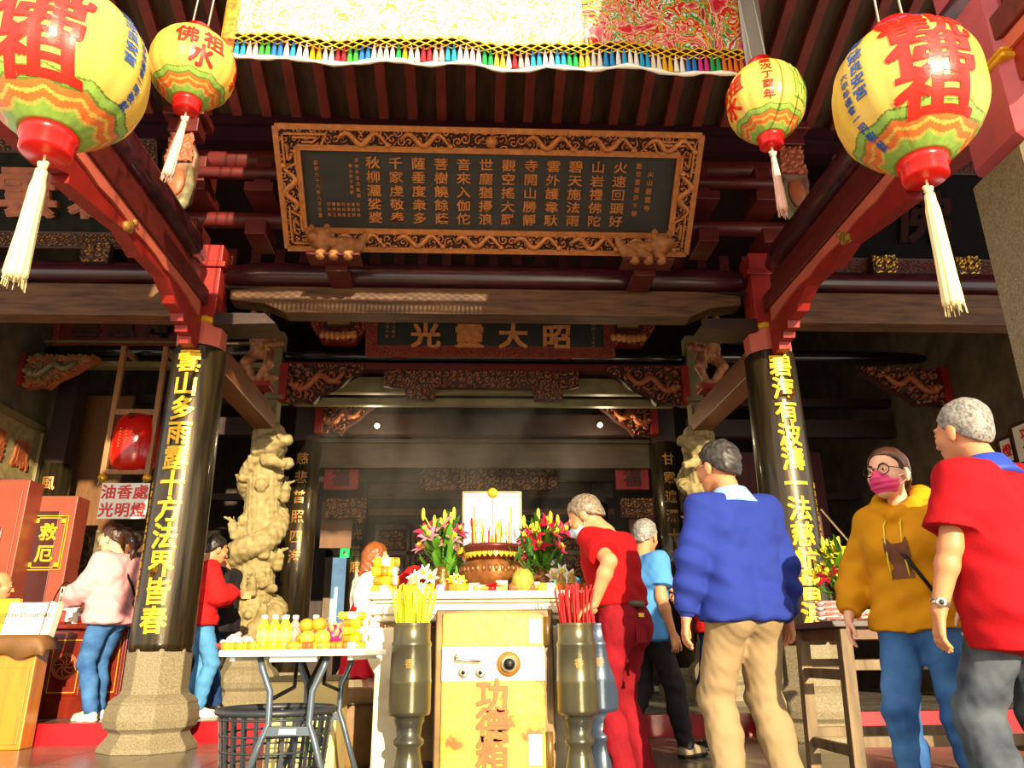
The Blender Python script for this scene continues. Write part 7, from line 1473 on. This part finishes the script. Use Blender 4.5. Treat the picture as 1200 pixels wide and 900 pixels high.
mask(p, m_maskb); h = p['h']; S = SDF(); pn = p['Hm'] @ V3(0, 0, -1); S.ell(h(0, -.014, .04), np.array((.093, .112, .1)) * p['q'], .01, rot=p['hr'], clip=[(pn, pn @ h(0, 0, .045))]); S.cone(h(-.04, .1, .05), h(.04, .1, .05), .015, .015, .02); S.ell(h(0, .13, .05), np.array((.07, .07, .01)) * p['q'], .02, rot=p['hr']); S.build('cap', mcloth('white cap cloth', 'f4efe4', .05), p['t'], .007)
# 10 woman in white blouse and red pinafore
rz = radians(-70); pos = (spot(424, 6.75, 780), 6.75, 0)
p = person('long haired woman in white blouse and red pinafore at the left end of the altar', pos, rz, 1.56, 'f', skin=m_skinf, lean=.03, head=(.1, .1, 0), armR=dict(to=(.16, .3, 1.1), pole=(.6, -.3, -1), curl=.5), armL=dict(to=(-.12, .3, 1.12), pole=(-.6, -.3, -1), curl=.5), shirt=dict(m=m_whitet, hem=.0, inf=.02, loose=.02, name='blouse'), pants=None, hair=dict(m=hair_chest, t=.014, line=.058, extra=lambda S, h, q, hr: (S.cone(h(0, -.06, .0), h(0, -.09, -.28), .075 * q, .05 * q, .03), S.cone(h(.06, -.02, .0), h(.08, -.03, -.24), .03 * q, .02 * q, .02), S.cone(h(-.06, -.02, .0), h(-.08, -.03, -.24), .03 * q, .02 * q, .02))), shoes=dict(m=m_wshoe, sole=m_sole))
T = p['T']; q = p['q']; S = SDF()
for s in (1, -1): S.chain([T(s * .05, .02, .36), T(s * .06, .0, .14), T(s * .1, 0, -.1), T(s * .14, 0, -.38)], [.115, .112, .13, .15], .06, clip=[(V3(0, 0, -1), -(T(0, 0, -.36)[2])), (V3(0, 0, 1), T(0, 0, .36)[2])]); S.cone(T(s * .08, .08, .3), T(s * .08, -.05, .52), .03, .03, .02)
S.build('pinafore', m_rdress, p['t'], .008, lambda X, Y, Z: .008 * np.sin(14 * np.arctan2(Y, X)) * np.clip((.95 - Z) * 2, 0, 1))
# 11 teal shirt, 12 red hooded visitor behind the altar
rz = radians(10); pos = (spot(655, 7.0, 780), 7.0, 0)
person('black haired visitor in a teal shirt behind the right end of the altar', pos, rz, 1.56, lean=.25, head=(0, .3, 0), shirt=dict(m=m_teal, sleeve=.7, hem=-.1, inf=.03, loose=.02), pants=dict(m=m_blkp), hair=dict(m=hair_dark), shoes=dict(m=m_bshoe), girth=1.1, vox=.009)
rz = radians(80); pos = (spot(512, 6.35, 780), 6.35, 0)
person('bowing visitor in a red hooded jacket behind the lilies left of the white screen', pos, rz, 1.5, lean=.6, head=(0, .6, 0), shirt=dict(m=m_redj, hem=-.1, inf=.035, loose=.03, hood=True, collar=m_whitet, name='jacket'), pants=dict(m=m_blkp), hair=dict(m=hair_dark), shoes=dict(m=m_bshoe), vox=.009)
# 13 attendant seated behind the front cabinet
rz = radians(-80); pos = (spot(-34, 7.6, 800), 7.6, .17)
t = thing('wooden_stool', 'plain wooden stool under the seated attendant behind the front cabinet', 'stool', (pos[0], 7.6, .17)); MB().lathe([(.0, .38), (.17, .38), (.18, .4), (.17, .42), (0, .42)], 28).build('seat', m_brown, t, world=False, bev=.004)
for k in range(4): a = k * pi / 2 + .78; MB().tube([(.12 * cos(a), .12 * sin(a), .385), (.17 * cos(a), .17 * sin(a), 0)], .018, 8).build('leg', m_brown, t, world=False)
person('bald attendant seated behind the orange cabinet at the left edge', pos, rz, 1.6, head=(.3, .1, 0), pelvis=(0, 0, .53), legR=(.11, .38, .09), legL=(-.11, .38, .09), shirt=dict(m=m_whitet, sleeve=.7, hem=-.05), pants=dict(m=m_blkp, rise=.08), shoes=dict(m=m_bshoe), vox=.009)
